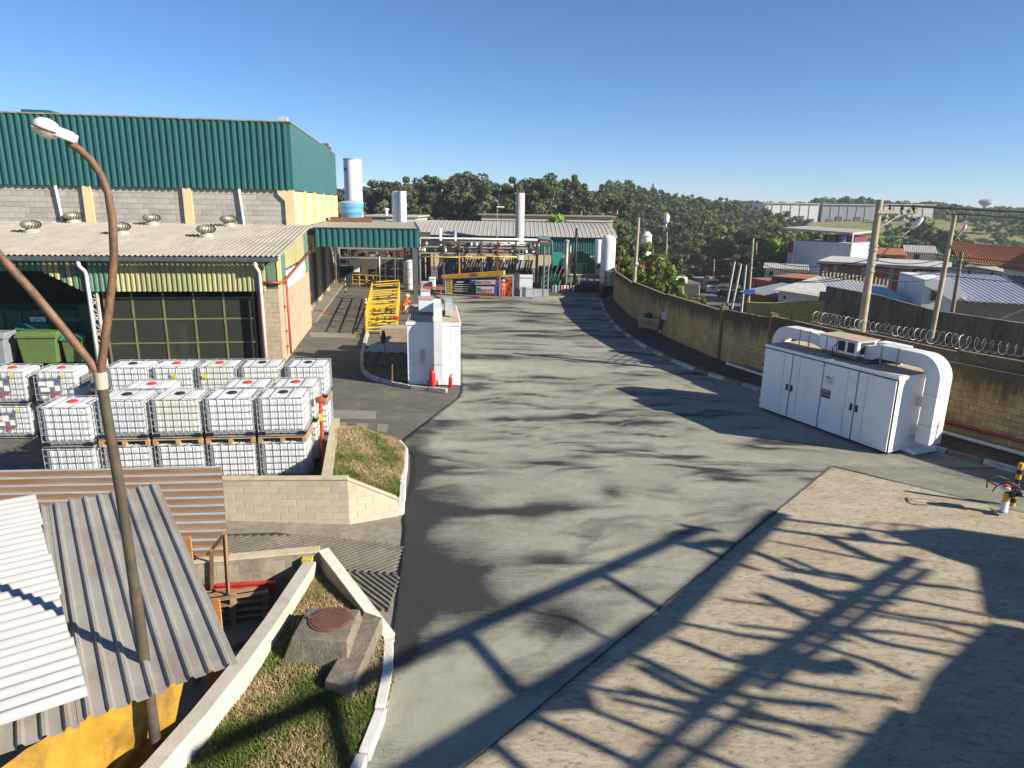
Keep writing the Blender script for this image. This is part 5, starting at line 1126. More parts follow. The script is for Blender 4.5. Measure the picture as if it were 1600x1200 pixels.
# rooftop air handler on its stand
m = MB(); m.fb(C1, 1.9, 3.35, .55, 1.45, CHT + .16, CHT + .62); u_ = m.build('air_handler', CAB, cab, bevel=.015)
m = MB(); m.fb(C1, 1.86, 3.39, .50, 1.5, CHT + .62, CHT + .65); m.build('unit_lid', CROOF, u_)
for (a, b) in ((2.0, 2.25), (2.35, 2.6)): m = MB(); m.fb(C1, a, b, .535, .551, CHT + .24, CHT + .56); m.build('louvre', SEAL, u_)
m = MB(); m.fb(C1, 1.885, 1.9, .7, 1.3, CHT + .22, CHT + .58); m.build('louvre', SEAL, u_)
for a in (2.65, 3.05): m = MB(); m.fb(C1, a, a + .012, .535, .55, CHT + .17, CHT + .62); m.build('seam', SEAL, u_)
for a in (2.0, 3.25):
    for b in (.62, 1.38): m = MB(); m.fb(C1, a - .025, a + .025, b - .025, b + .025, CHT + .012, CHT + .16); m.build('stand_leg', GALV, u_)
m = MB(); m.tube([C1.p(2.75, .5, CHT + .1), C1.p(2.7, .42, CHT + .3), C1.p(2.55, .4, CHT + .45), C1.p(2.5, .5, CHT + .5)], .014, 6); m.tube([C1.p(2.8, .45, CHT + .05), C1.p(2.3, .4, CHT + .06), C1.p(1.5, .5, CHT + .04), C1.p(1.3, .9, CHT + .04)], .018, 6); m.build('cable', BPL, u_)
# second condenser frame at the back
m = MB()
for a in (1.05, 1.85):
    for b in (1.5, 1.82): m.fb(C1, a - .03, a + .03, b - .03, b + .03, CHT, CHT + .52)
m.fb(C1, 1.0, 1.9, 1.46, 1.86, CHT + .50, CHT + .58); m.fb(C1, 1.0, 1.9, 1.46, 1.86, CHT + .06, CHT + .12); m.build('condenser_frame', CAB, cab)
m = MB(); m.fb(C1, 1.08, 1.82, 1.52, 1.80, CHT + .12, CHT + .50); m.build('condenser_coil', M('coil_dark', (.08, .09, .09), .7), cab)

# ------------------------------------------------------------------ tamping rammer and the striped bollard behind it
bo = thing('bollard', 'short yellow and black striped bollard behind the tamping rammer', 'bollard', G(1581, 800)); bp = G(1581, 792); YPA = M('hazard_yellow', (.60, .36, .02), .5, var=.12)
for k in range(9):
    m = MB(); m.tube([bp + Vector((0, 0, .124 * k)), bp + Vector((0, 0, .124 * (k + 1)))], .062, 14); m.build('band', YPA if k % 2 == 0 else BPL, bo, 40)
m = MB(); m.lathe(bp + Vector((0, 0, 1.12)), [(.062, 0), (.055, .03), (.02, .045)], 14); m.build('cap', YPA, bo, 40)
ra = thing('tamping_rammer', 'small tamping rammer with black engine and white tank on the concrete', 'rammer', G(1567, 803)); g = G(1567, 803) + Vector((0, 0, .0))
m = MB(); m.prism([g + Vector((-.20, -.14, 0)), g + Vector((.14, -.14, 0)), g + Vector((.14, .14, 0)), g + Vector((-.20, .14, 0))], (0, 0, .05)); m.prism([g + Vector((-.22, -.13, .05)), g + Vector((-.2, -.13, .05)), g + Vector((-.2, .13, .05)), g + Vector((-.22, .13, .05))], (-.05, 0, .06)); m.build('shoe', STEELW, ra)
m = MB(); prof = []
for i in range(13): prof.append((.085 if i % 2 else .065, .06 + i * .022))
m.lathe(g, prof, 16); m.build('bellows', WHITE, ra, 40)
m = MB(); m.lathe(g, [(.06, .32), (.07, .36), (.07, .52), (.05, .55)], 14); m.build('cylinder', YPA, ra, 40)
m = MB(); e = g + Vector((.12, 0, .58)); m.ob(e, (.13, 0, .02), (0, .11, 0), (-.015, 0, .10)); m.lathe(e + Vector((.1, -.14, -.06)), [(.07, 0), (.075, .05), (.05, .09)], 12); m.build('engine', BPL, ra, bevel=.02)
m = MB(); m.ob(g + Vector((-.08, 0, .66)), (.08, 0, 0), (0, .10, 0), (0, 0, .05)); m.build('fuel_tank', WHITE, ra, bevel=.03)
m = MB()
for s in (-1, 1): m.tube([g + Vector((.02, s * .12, .55)), g + Vector((.1, s * .18, .82)), g + Vector((-.18, s * .19, .90)), g + Vector((-.42, s * .17, .80)), g + Vector((-.44, s * .1, .62))], .016, 6)
m.tube([g + Vector((-.42, -.17, .80)), g + Vector((-.46, 0, .81)), g + Vector((-.42, .17, .80))], .016, 6); m.build('handle_frame', BPL, ra, True)
m = MB(); m.ob(g + Vector((-.06, -.02, .74)), (.06, 0, 0), (0, .06, 0), (0, 0, .02)); m.build('tank_cap', CAPR, ra, bevel=.01)

# sign on a stick and an old trolley against the wall
ss = thing('small_sign', 'small pale sign on a thin stick against the boundary wall', 'sign', G(1034, 526)); a = G(1034, 526, .12); m = MB(); m.tube([a, a + Vector((.05, .05, 1.0))], .018, 6); m.build('stick', RUST, ss); m = MB(); m.ob(a + Vector((.05, .02, 1.15)), (.16, -.03, 0), (.002, .008, 0), (0, 0, .2)); m.build('board', M('pale_pink', (.6, .52, .55), .6), ss)
tr_ = thing('tool_trolley', 'old metal trolley with a dark lid parked against the boundary wall', 'trolley', G(1012, 522)); a = G(1012, 522, .12)
OF = CF((a.x, a.y), Vector((.75, -.66, 0)).normalized(), Vector((.66, .75, 0)).normalized())
m = MB(); m.fb(OF, -.65, .65, 0, .6, .45, .95); m.build('box', M('trolley_wood', (.26, .20, .13), .85, var=.3), tr_); m = MB(); m.fb(OF, -.7, .7, -.05, .65, .95, 1.0); m.build('lid', GALV, tr_)
for s in (-.55, .55):
    for w in (.05, .55): m = MB(); m.fb(OF, s - .03, s + .03, w - .03, w + .03, .1, .45); m.build('leg', GUTTER, tr_)
m = MB(); m.lathe(OF.p(-.2, .3, 1.0), [(.25, 0), (.25, .08), (.18, .22), (.05, .28)], 16); m.build('dome', BPL, tr_, 40); m = MB(); m.tube([OF.p(.55, .3, 1.0), OF.p(.6, .3, 1.35), OF.p(.75, .3, 1.5)], .03, 6); m.build('spout', BPL, tr_)

# ------------------------------------------------------------------ white shelter on the island
C2 = CF((-2.02, 25.95), Vector((-.9925, .0, 0)) if False else Vector((-1, 0.012, 0)).normalized(), Vector((-.12, .993, 0)).normalized())
sh = thing('white_shelter', 'tall white equipment shelter with a front duct standing on the kerbed island', 'cabinet', C2.p(1, 2.4, 0)); SW, SDp, SHt = 2.06, 4.75, 2.62
m = MB(); m.fb(C2, 0, SW, 0, SDp, .12, SHt - .03); m.build('body', CAB, sh, bevel=.01)
m = MB(); m.fb(C2, -.03, SW + .03, -.03, SDp + .03, SHt - .14, SHt - .028); m.build('roof_edge', CAB, sh); m = MB(); m.fb(C2, .02, SW - .02, .02, SDp - .02, SHt - .027, SHt + .0); m.build('roof', CROOF, sh)
m = MB(); m.fb(C2, .03, SW - .03, .05, SDp - .05, 0, .12); m.build('base', CONC, sh)
m = MB(); m.fb(C2, .36, .37, -.006, .0, .15, SHt - .16); m.fb(C2, 1.82, 1.83, -.006, 0, .15, SHt - .16); m.build('panel_seam', MATS['seam_grey'], sh)
duct('duct', [(2.7, SHt + .36), (1.4, SHt + .36), (.2, SHt + .36)] + arcp(.05, SHt + .06, .30, 90, 180, 6) + [(-.25, 1.6), (-.25, .95), (-.25, .42)], .16, .70, 1.02, CF(C2.o, C2.v, C2.u), sh)
m = MB(); m.fb(C2, .69, 1.03, -.42, -.08, 1.02, 1.05); m.build('duct_joint', MATS['joint_grey'], sh)
for (u0, u1, v0, v1, z0, z1) in ((1.02, 1.62, 1.6, 2.6, .12, .62), (1.15, 1.55, 2.9, 3.6, .2, .8)):
    m = MB(); m.fb(C2, u0, u1, v0, v1, SHt + z0, SHt + z1); a_ = m.build('air_unit', CAB, sh, bevel=.012); m = MB(); m.fb(C2, u0 - .02, u1 + .02, v0 - .02, v1 + .02, SHt + z1, SHt + z1 + .02); m.build('unit_lid', CROOF, a_)
    for a in (u0 + .05, u1 - .05): m = MB(); m.fb(C2, a - .02, a + .02, v0 + .05, v0 + .09, SHt, SHt + z0); m.build('stand_leg', GALV, a_)
m = MB(); m.fb(C2, .25, .55, 1.2, 2.9, SHt + .05, SHt + .55); m.build('condenser', M('unit_grey', (.40, .43, .42), .6), sh)
m = MB(); m.fb(C2, 1.38, 1.54, -.14, -.005, 1.05, 1.5); e_ = m.build('junction_box', M('beige_box', (.48, .45, .40), .6), sh, bevel=.01); m = MB(); m.tube([C2.p(1.5, -.04, 1.05), C2.p(1.5, -.04, .9), C2.p(1.3, -.04, .88)], .012, 6); m.build('conduit', GALV, e_)
m = MB()
m.tube([C2.p(1.95, .3, SHt), C2.p(2.0, .3, SHt + .5), C2.p(1.8, .4, SHt + .55), C2.p(1.8, .4, SHt)], .02, 6); m.tube([C2.p(1.9, 1.0, SHt), C2.p(1.9, 1.0, SHt + .6)], .02, 6); m.build('pipe_rail', BPL, sh)
# wheeled extinguisher and a small one
ex = thing('wheeled_extinguisher', 'red wheeled fire extinguisher before the white shelter', 'extinguisher', G(676, 606)); g = G(676, 606, .1); RED = M('extinguisher_red', (.55, .02, .02), .35, var=.05)
m = MB(); m.lathe(g, [(.10, .02), (.12, .05), (.12, .58), (.08, .68), (.03, .7)], 18); m.build('cylinder', RED, ex, 40)
for s in (-1, 1): m = MB(); c = g + Vector((s * .17, .06, .14)); m.tube([c - Vector((.02, 0, 0)), c + Vector((.02, 0, 0))], .13, 18); m.build('wheel', BPL, ex, 40)
m = MB(); m.tube([g + Vector((-.1, .1, .1)), g + Vector((-.1, .12, .75)), g + Vector((-.05, .05, .86)), g + Vector((.1, .0, .9)), g + Vector((.2, 0, .8))], .014, 6); m.build('hose_handle', RED, ex, True)
ex2 = thing('fire_extinguisher', 'small red fire extinguisher on a stand at the corner of the white shelter', 'extinguisher', G(704, 607)); g = G(704, 607, .1); m = MB(); m.lathe(g, [(.06, .02), (.075, .05), (.075, .42), (.04, .5), (.02, .53)], 16); m.build('cylinder', RED, ex2, 40); m = MB(); m.bar(g + Vector((-.02, 0, .53)), g + Vector((.1, 0, .56)), .03); m.build('valve', BPL, ex2)
# covered concrete bin and chain post on the island lawn
cb2 = thing('concrete_bin', 'low concrete bin with a grey sheet lid beside the white shelter', 'bin', (-5.6, 29.6, 0))
m = MB(); m.box(-6.35, -4.55, 28.9, 31.2, .0, .75); m.build('bin_wall', PLM, cb2, bevel=.02); m = MB(); P = trap_profile(1.9, 4, .05, .2, .5); m.strip([(-6.4 + x, 28.8, .76 + h) for x, h in P], [(-6.4 + x, 30.5, .80 + h) for x, h in P]); m.build('lid_sheet', M('grey_lid', (.28, .29, .30), .45, metal=.4), cb2)
cw = thing('block_plinth', 'raw block plinth behind the grey lidded bin', 'plinth', (-5.4, 32.3, 0)); m = MB(); m.box(-6.3, -4.4, 32.0, 33.0, 0, 1.25); m.build('plinth_body', SANDW, cw); lay_blocks(cw, (-6.3, 32.0, 0), (1, 0, 0), (0, -1, 0), [(0, 0), (1.9, 0), (1.9, 1.24), (0, 1.24)], .4, .2, SANDW, .012, .012, 60, 8)
cp = thing('chain_post', 'thin leaning post with a black oval paddle on the island lawn', 'post', G(606, 596)); a = G(606, 594, .1); b = a + Vector((-.15, .2, 1.6)); m = MB(); m.tube([a, b], .02, 6); m.build('stick', M('post_dark', (.07, .06, .04), .8), cp); m = ell(b + Vector((-.01, 0, .12)), (Vector((.09, 0, 0)), Vector((0, .03, 0)), Vector((0, 0, .3))), 12, 8); m.build('paddle', BPL, cp, True)
wp = thing('wooden_stake', 'short pale wooden stake in the island lawn', 'stake', G(613, 598)); a = G(613, 598, .1); m = MB(); m.bar(a, a + Vector((.03, 0, .75)), .04); m.build('stake_body', TIMB, wp)
# ------------------------------------------------------------------ yellow guarded walkway
yr = thing('guarded_walkway', 'run of yellow guard rails and slatted steps behind the white shelter', 'walkway', G(600, 520)); YR = M('rail_yellow', (.62, .42, .03), .5, var=.12, scale=4)
a0, a1 = Vector((-7.95, 36.6, 0)), Vector((-10.4, 50.5, 0)); b0, b1 = Vector((-6.35, 36.9, 0)), Vector((-8.5, 51.0, 0))
for (s, e) in ((a0, a1), (b0, b1)):
    n = 9
    for i in range(n): p = s.lerp(e, i / (n - 1)); m = MB(); m.bar(p, p + Vector((0, 0, 1.35)), .07); m.build('post', YR, yr)
    for z in (.45, .9, 1.32): m = MB(); m.tube([s + Vector((0, 0, z)), e + Vector((0, 0, z))], .035, 6); m.build('rail', YR, yr)
    for i in range(0, n - 1): p, q = s.lerp(e, i / (n - 1)), s.lerp(e, (i + 1) / (n - 1)); m = MB(); m.bar(p + Vector((0, 0, .1)), q + Vector((0, 0, 1.3)), .035); m.build('brace', YR, yr)
for i in range(9):
    p, q = a0.lerp(a1, i / 8), b0.lerp(b1, i / 8)
    for k, z in enumerate((.4, 1.0, 1.33)):
        if (i + k) % 3 != 2: m = MB(); m.tube([p + Vector((0, 0, z)), q + Vector((0, 0, z + .12))], .04, 6); m.build('cross_rail', YR, yr)
for i in range(12):
    p, q = a0.lerp(a1, .04 + i / 13), b0.lerp(b1, .04 + i / 13); m = MB(); m.bar(p + Vector((0, 0, .18)), q + Vector((0, 0, .18)), .16, .05); m.build('tread', YR, yr)
m = MB(); m.lathe(b0 + Vector((0, -.1, .85)), [(.02, 0), (.16, .03), (.18, .12), (.1, .2)], 14); m.build('red_bell', RED, yr, 40)
r2 = thing('guard_rail', 'long low yellow guard rail under the canopy at the end of the side yard', 'guard rail', G(560, 446)); a0, a1 = G(530, 445), G(606, 449)
for i in range(8): p = a0.lerp(a1, i / 7); m = MB(); m.bar(p, p + Vector((0, 0, 1.0)), .08); m.build('post', YR, r2)
for z in (.15, .5, .95): m = MB(); m.tube([a0 + Vector((0, 0, z)), a1 + Vector((0, 0, z))], .05, 6); m.build('rail', YR, r2)
for i, (px, py, lb) in enumerate(((540, 458, 'striped yellow and black marker post at the yard end, left one'), (546, 449, 'striped yellow and black marker post at the yard end, right one'))):
    g = G(px, py); o = thing('marker_post', lb, 'post', g, group='striped marker posts')
    for k in range(6): m = MB(); m.tube([g + Vector((0, 0, .2 * k)), g + Vector((0, 0, .2 * k + .2))], .05, 10); m.build('band', YPA if k % 2 else BPL, o, 40)
cn = thing('traffic_cone', 'orange and white traffic cone beside the yellow walkway', 'cone', G(572, 480)); g = G(572, 480); ORG = M('cone_orange', (.65, .14, .03), .5)
m = MB(); m.box(g.x - .22, g.x + .22, g.y - .22, g.y + .22, 0, .04); m.build('base', ORG, cn)
for (r0, z0, r1, z1, mt) in ((.17, .04, .12, .25, ORG), (.12, .25, .095, .38, WHITE), (.095, .38, .07, .5, ORG), (.07, .5, .055, .6, WHITE), (.055, .6, .03, .75, ORG)): m = MB(); m.lathe(g, [(r0, z0), (r1, z1)], 16); m.build('cone_band', mt, cn, 40)
# ------------------------------------------------------------------ far end of the yard: the process plant
GREY = M('plain_grey', (.30, .30, .29), .7, var=.15); DGREY = M('dark_grey', (.06, .062, .065), .7, var=.3); YPIPE = M('yellow_pipe', (.55, .42, .12), .6, var=.15); GPIPE = M('green_pipe', (.03, .17, .08), .5); OPIPE = M('orange_pipe', (.50, .28, .11), .6, var=.2); MGREEN = M('machine_green', (.012, .10, .065), .5, var=.2, coord='World'); MGREEN2 = M('machine_green_light', (.03, .25, .17), .5, var=.2)
WTANK = M('tank_white', (.74, .74, .73), .45, var=.03, scale=1, dirt=(.6, .58, .54), dirt_amt=.1); CREAMW = M('cream_wall', (.50, .40, .235), .9, var=.1, scale=1, coord='World', dirt=(.38, .3, .18), dirt_amt=.2); ROOFG = M('grey_roof', (.34, .315, .275), .85, var=.1, scale=1.2, stretch=(3, .3, 1), coord='World', dirt=(.26, .235, .2), dirt_amt=.25)
# long low hall
hl = thing('long_hall', 'long low hall with a curved grey roof, teal strip and cream wall behind the pipes', 'hall', (0, 80, 0))
m = MB(); m.box(-16, 11.6, 80, 96, -1, 3.4); m.build('wall', CREAMW, hl)
for i in range(14):
    x0 = -16 + i * 1.98; P = trap_profile(1.98, 7, .05, .36, .36); m = MB(); m.strip([(x0 + x, 79.9 - h, 1.65) for x, h in P], [(x0 + x, 79.9 - h, 3.55) for x, h in P]); m.build('teal_panel', TEAL, hl)
for i in range(14):
    x0 = -16 + i * 1.98; m = MB(); A = []
    pr = [(79.4, 3.55), (81, 4.0), (83, 4.45), (85.5, 4.8), (88, 4.95), (92, 4.8), (97, 3.6)]
    for j in range(len(pr) - 1):
        for k in range(4):
            xa = x0 + k * .495; m.strip([(xa, pr[j][0], pr[j][1]), (xa + .06, pr[j][0], pr[j][1] + .05), (xa + .12, pr[j][0], pr[j][1]), (xa + .495, pr[j][0], pr[j][1])], [(xa, pr[j + 1][0], pr[j + 1][1]), (xa + .06, pr[j + 1][0], pr[j + 1][1] + .05), (xa + .12, pr[j + 1][0], pr[j + 1][1]), (xa + .495, pr[j + 1][0], pr[j + 1][1])])
    m.build('roof_sheet', ROOFG, hl)
m = MB(); m.prism([(11.62, 80, 1.6), (11.62, 96, 1.6), (11.62, 96, 3.7), (11.62, 92, 4.8), (11.62, 88, 4.95), (11.62, 83, 4.45), (11.62, 79.6, 3.6)], (.15, 0, 0)); m.build('gable', M('navy_gable', (.05, .07, .10), .7), hl)
m = MB(); m.box(-4, 2.5, 79.6, 79.75, 2.1, 3.1); m.build('dark_opening', DGREY, hl)
for x in (-12, -7, 6, 9): m = MB(); m.box(x, x + 1.2, 79.85, 79.95, .2, 1.4); m.build('window', DGREY, hl)
bwl = thing('cream_hall', 'long cream wall of a hall before the eucalyptus trees', 'hall', (4, 115, 0)); a, b = D(752, 336, 115), D(958, 336, 115)
m = MB(); m.box(a.x, b.x, 115, 130, -3, a.z); m.build('wall', M('pale_cream_wall', (.50, .42, .29), .9, var=.06, scale=.5, coord='World'), bwl)
for z in (a.z - .8, a.z - 1.6): m = MB(); m.box(a.x, b.x, 114.9, 115, z, z + .06); m.build('panel_joint', GREY, bwl)
m = MB(); m.box(a.x - .5, b.x + .5, 114.6, 130.5, a.z, a.z + .2); m.build('roof_edge', M('brownish', (.3, .22, .16), .9), bwl)
dr = thing('dark_roof', 'dark flat roof left of the cream hall below the trees', 'roof', D(690, 345, 105)); m = MB(); m.box(-13.5, -4.6, 100, 118, 3.9, 4.15); m.build('roof_slab', M('dark_roof_m', (.05, .045, .04), .9), dr)
for x in (-13, -9, -5): m = MB(); m.box(x - .15, x + .15, 100.2, 100.5, -2, 3.9); m.build('post', GREY, dr)
ct = thing('low_rooftops', 'cluster of pale flat rooftops with two vents left of the double silo', 'roof', D(600, 340, 95)); m = MB(); m.box(-20, -13, 92, 104, -2, 5.2); m.build('wall', M('beige_wall', (.42, .35, .27), .9), ct); m = MB(); m.box(-20.3, -12.6, 91.7, 104.3, 5.2, 5.35); m.build('roof', M('pinkish_roof', (.45, .37, .30), .9, var=.1), ct)
for x in (-17.3, -16.2): m = MB(); m.lathe((x, 95, 5.35), [(.2, 0), (.2, .6), (.35, .65), (.35, .85), (.1, .95)], 12); m.build('vent', WHITE, ct, 40)
# silos and tower
def cyl_thing(name, lab, cat, px0, px1, ytop, Y, zb, mat, dome=.0, extra=None):
    c = D((px0 + px1) / 2, ytop, Y); r = (D(px1, ytop, Y).x - D(px0, ytop, Y).x) / 2; o = thing(name, lab, cat, (c.x, Y, zb)); h = c.z - zb
    prof = [(r, 0), (r, h - dome)] + ([(r * .95, h - dome * .55), (r * .7, h - dome * .2), (r * .25, h)] if dome else [(r * .96, h + .03)])
    m = MB(); m.lathe((c.x, Y, zb), prof, 28); m.build('shell', mat, o, 40); return o, c, r
o, c, r = cyl_thing('white_silo', 'tall plain white silo with a small blue mark near its top', 'silo', 536.5, 564, 249, 75, -1, WTANK)
m = MB(); m.lathe((c.x, 75, c.z), [(r * 1.02, -.06), (r * 1.02, .05)], 28); m.build('top_ring', GREY, o, 40)
vs = []
m = MB(); 
for k in range(6): a = math.radians(205 + k * 8); p = Vector((c.x + math.cos(a) * (r + .02), 75 + math.sin(a) * (r + .02), c.z - 1.15)); vs.append(p)
m.strip(vs, [p + Vector((0, 0, .28)) for p in vs]); m.build('blue_mark', M('faded_blue', (.10, .18, .45), .6), o)
o, c, r = cyl_thing('double_silo', 'pair of slim white silos standing together behind the canopy', 'silo', 622, 634.5, 299, 85, -1, WTANK)
m = MB(); m.lathe((c.x - r * 1.7, 85.3, -1), [(r * .8, 0), (r * .8, c.z + 1)], 20); m.build('shell', WTANK, o, 40)
m = MB()
for k in range(10): a = k * .628; m.bar((c.x - .4 + 1.0 * math.cos(a), 85 + .9 * math.sin(a), c.z), (c.x - .4 + 1.0 * math.cos(a), 85 + .9 * math.sin(a), c.z + .5), .06)
m.tube([(c.x - .4 + 1.0 * math.cos(k * .628), 85 + .9 * math.sin(k * .628), c.z + .5) for k in range(11)], .04, 5); m.build('top_railing', RUST, o)
m = MB(); 
for k in range(26): m.bar((c.x - r * 2.3, 84.3, -.5 + k * .36), (c.x - r * 1.9, 84.3, -.5 + k * .36), .03)
m.bar((c.x - r * 2.3, 84.3, -1), (c.x - r * 2.3, 84.3, c.z), .05); m.bar((c.x - r * 1.9, 84.3, -1), (c.x - r * 1.9, 84.3, c.z), .05); m.build('ladder', GREY, o)
TOWM = M('tower_concrete', (.50, .475, .43), .9, var=.08, scale=2, stretch=(1, 1, .3), coord='World', dirt=(.36, .33, .29), dirt_amt=.25)
o, c, r = cyl_thing('water_tower', 'slender round concrete water tower rising over the long hall roof', 'water tower', 806, 820, 302, 77, -1, TOWM)
for k in range(12): m = MB(); m.lathe((c.x, 77, c.z - .55 * k - .5), [(r + .012, 0), (r + .012, .03)], 28); m.build('casting_ring', M('tower_ring', (.40, .38, .34), .9), o, 40)
m = MB()
for k in range(9): a = k * .7; m.bar((c.x + r * .8 * math.cos(a), 77 + r * .8 * math.sin(a), c.z), (c.x + r * .8 * math.cos(a), 77 + r * .8 * math.sin(a), c.z + .45), .03)
m.bar((c.x, 77, c.z), (c.x, 77, c.z + 1.0), .02); m.build('top_rods', GREY, o)
o, c, r = cyl_thing('white_tank', 'tall white domed tank at the far end of the road by the wall', 'tank', 940, 963, 367, 59, .55, WTANK, .55)
for s in (-.4, .4): m = MB(); m.bar((c.x + s, 58.7, 0), (c.x + s, 58.7, .6), .12); m.build('leg', WHITE, o)
m = MB(); m.tube([(c.x + r, 58.6, .9), (c.x + r + .25, 58.4, 1.0), (c.x + r + .25, 58.4, 2.4)], .03, 6); m.build('pipe', RUST, o); 
m = MB(); m.lathe((c.x, 59, 1.15), [(r + .01, 0), (r + .01, .05)], 28); m.build('band', GREY, o, 40)
o, c, r = cyl_thing('white_tank', 'smaller boxy white tank left of and behind the tall domed tank', 'tank', 930, 942, 375, 61, 2.2, WTANK)
for s in (-.25, .25): m = MB(); m.bar((c.x + s, 61, -0.), (c.x + s, 61, 2.2), .08); m.build('leg', GREY, o)
o, c, r = cyl_thing('white_vessel', 'wide white vessel behind scaffolding at the canopy corner', 'tank', 631, 652, 406, 58, 0, WTANK, .3)
m = MB(); m.tube([(c.x - r, 57.3, .4), (c.x, 57.05, .4)], .02, 5)
for x in (-.9, -.2, .5, 1.0):
    m.bar((c.x + x, 56.9, 0), (c.x + x, 56.9, 3.4), .05)
for z in (.5, 1.1, 1.7, 2.3, 2.9): m.bar((c.x - .9, 56.9, z), (c.x + 1.0, 56.9, z), .04)
for z in (.5, 1.7): m.bar((c.x - .9, 56.9, z), (c.x + .5, 56.9, z + 1.2), .03); m.bar((c.x + 1.0, 56.9, z), (c.x - .2, 56.9, z + 1.2), .03)
stuff(m.build('scaffold', DGREY, o))
# pipe rack
pk = thing('pipe_rack', 'long steel rack of grey, rusty, yellow and green pipes across the yard end', 'pipe rack', (-3, 61, 0))
X0, X1 = D(656, 380, 60).x, D(842, 380, 60).x; PX = [656, 693, 718, 752, 778, 806, 840]
zl_ = [D(750, y, 60).z for y in (373, 383, 393, 402)]
for px in PX:
    x = D(px, 380, 60).x
    for Y in (60, 62.2): m = MB(); m.bar((x, Y, 0), (x, Y, zl_[0]), .16); m.build('column', RUST if px in (718, 778) else DGREY, pk)
    for z in zl_[1:3]: m = MB(); m.bar((x, 59.8, z - .1), (x, 62.4, z - .1), .14); m.build('cross_beam', RUST, pk)
for Y in (60, 62.2):
    for z in zl_[1:3]: m = MB(); m.bar((X0, Y, z - .2), (X1, Y, z - .2), .12); m.build('beam', GREY, pk)
m = MB(); m.tube([(X0, 59.9, .2), (X0, 59.9, zl_[0] - .1), (X0 + .1, 59.9, zl_[0]), (D(840, 373, 59.9).x, 59.9, zl_[0])], .075, 8); m.build('pipe', WTANK, pk, True)
m = MB(); m.tube([(D(838, 373, 59.9).x, 59.9, zl_[0]), (D(860, 373, 59.9).x, 59.9, zl_[0]), (D(863, 375, 59.9).x, 59.9, zl_[0] - .15), (D(863, 400, 59.9).x, 59.9, 1.6)], .07, 8); m.build('pipe', GPIPE, pk, True)
rr = random.Random(4); pm = [GREY, RUST, STEELW, OPIPE, GREY, WTANK, RUST, DGREY]
for i in range(16):
    z = zl_[1 + i % 2] + rr.uniform(-.02, .25); Y = 60.1 + (i // 2) * .26; m = MB(); m.tube([(X0 + rr.uniform(0, .6), Y, z), (X1 - rr.uniform(0, 1.5), Y, z)], rr.uniform(.04, .09), 7); m.build('pipe', pm[i % 8], pk, True)
for i, px in enumerate((660, 700, 748)):
    m = MB(); z = zl_[3] + .05 * i; m.tube([(D(px, 400, 60).x - .5, 59.7, z), (D(px + 60, 400, 60).x, 59.7, z)], .06, 7); m.build('pipe', YPIPE, pk, True)
for i in range(34):
    x = rr.uniform(X0, X1); m = MB(); z = rr.choice(zl_[1:3]); m.lathe((x, 59.8 + rr.uniform(0, .4), z - .05), [(.10, 0), (.13, .12), (.08, .2), (.12, .28)], 10); m.build('valve', rr.choice([RUST, OPIPE, RUST, WTANK, GREY]), pk, 40)
for i in range(20):
    x = rr.uniform(X0, X1); m = MB(); m.tube([(x, 60.2, zl_[2]), (x, 60.2, rr.uniform(.6, 1.8))], rr.uniform(.03, .06), 6); m.build('riser', rr.choice([GREY, RUST, STEELW, DGREY]), pk, True)
m = MB(); m.tube([(D(688, 373, 62).x, 62, 2), (D(688, 373, 62).x, 62, 4.9)], .14, 10); m.build('white_stack', WTANK, pk, True)
m = MB(); x = D(711, 366, 62).x; m.tube([(x, 62, 2.5), (x, 62, D(711, 360, 62).z)], .14, 10); m.build('silver_stack', STEELW, pk, True)
# dark shed under the rack with a roof of alternate dark and pale sheets
ds = thing('dark_shed', 'dark shed with a roof of alternating black and pale sheets under the pipes', 'shed', (-3, 63, 0)); xa, xb = D(683, 420, 61).x, D(832, 420, 61).x
m = MB(); m.box(xa, xb, 61.5, 64.5, 0, 1.35); m.build('wall', DGREY, ds); n = 34
for i in range(n):
    x = xa + (xb - xa) * i / n; w = (xb - xa) / n; m = MB(); m.ob((x + w / 2, 61.9, 1.78), (w * .42, 0, .03), (.12, .75, .42), (0, 0, .02)); m.build('roof_sheet', GREY if i % 2 == 0 and rr.random() > .2 else M('black_sheet', (.02, .022, .03), .4), ds)
for px in (700, 760): m = MB(); q = D(px, 415, 60.8); m.box(q.x, q.x + .5, 60.7, 60.8, .9, D(px, 400, 60.8).z); m.build('blue_panel', M('slate_panel', (.05, .075, .11), .5), ds)
# scaffolded racks under the canopy
rk = thing('storage_rack', 'crowded steel rack with brown and white goods under the canopy', 'rack', D(590, 400, 58)); xa, xb = D(530, 400, 60).x, D(630, 400, 60).x
for i in range(8): m = MB(); x = xa + (xb - xa) * i / 7; m.bar((x, 60, 0), (x, 60, 4.4), .08); m.build('upright', DGREY, rk)
for z in (2.35, 3.15, 3.8): m = MB(); m.bar((xa, 60, z), (xb, 60, z), .10); m.build('shelf_beam', RUST if z > 3.5 else GREY, rk)
cols = [OPIPE, WTANK, RUST, OPIPE, M('ochre_goods', (.45, .30, .10), .8), WTANK, GREY, RUST]
for i in range(36): m = MB(); x = xa + (xb - xa) * rr.random(); z = (2.4, 3.2)[i % 2]; s = rr.uniform(.15, .38); m.box(x - s, x + s, 60.1 + rr.random() * .6, 60.8 + rr.random() * .5, z + .05, z + rr.uniform(.25, .6)); m.build('goods', cols[i % 8] if x > xa + 2.5 else cols[(1, 6, 2)[i % 3]], rk)
m = MB(); m.box(xa, xb + 2, 63, 63.2, 0, 4.5); m.build('back_sheet', M('brown_back', (.10, .075, .06), .9, var=.3), rk)
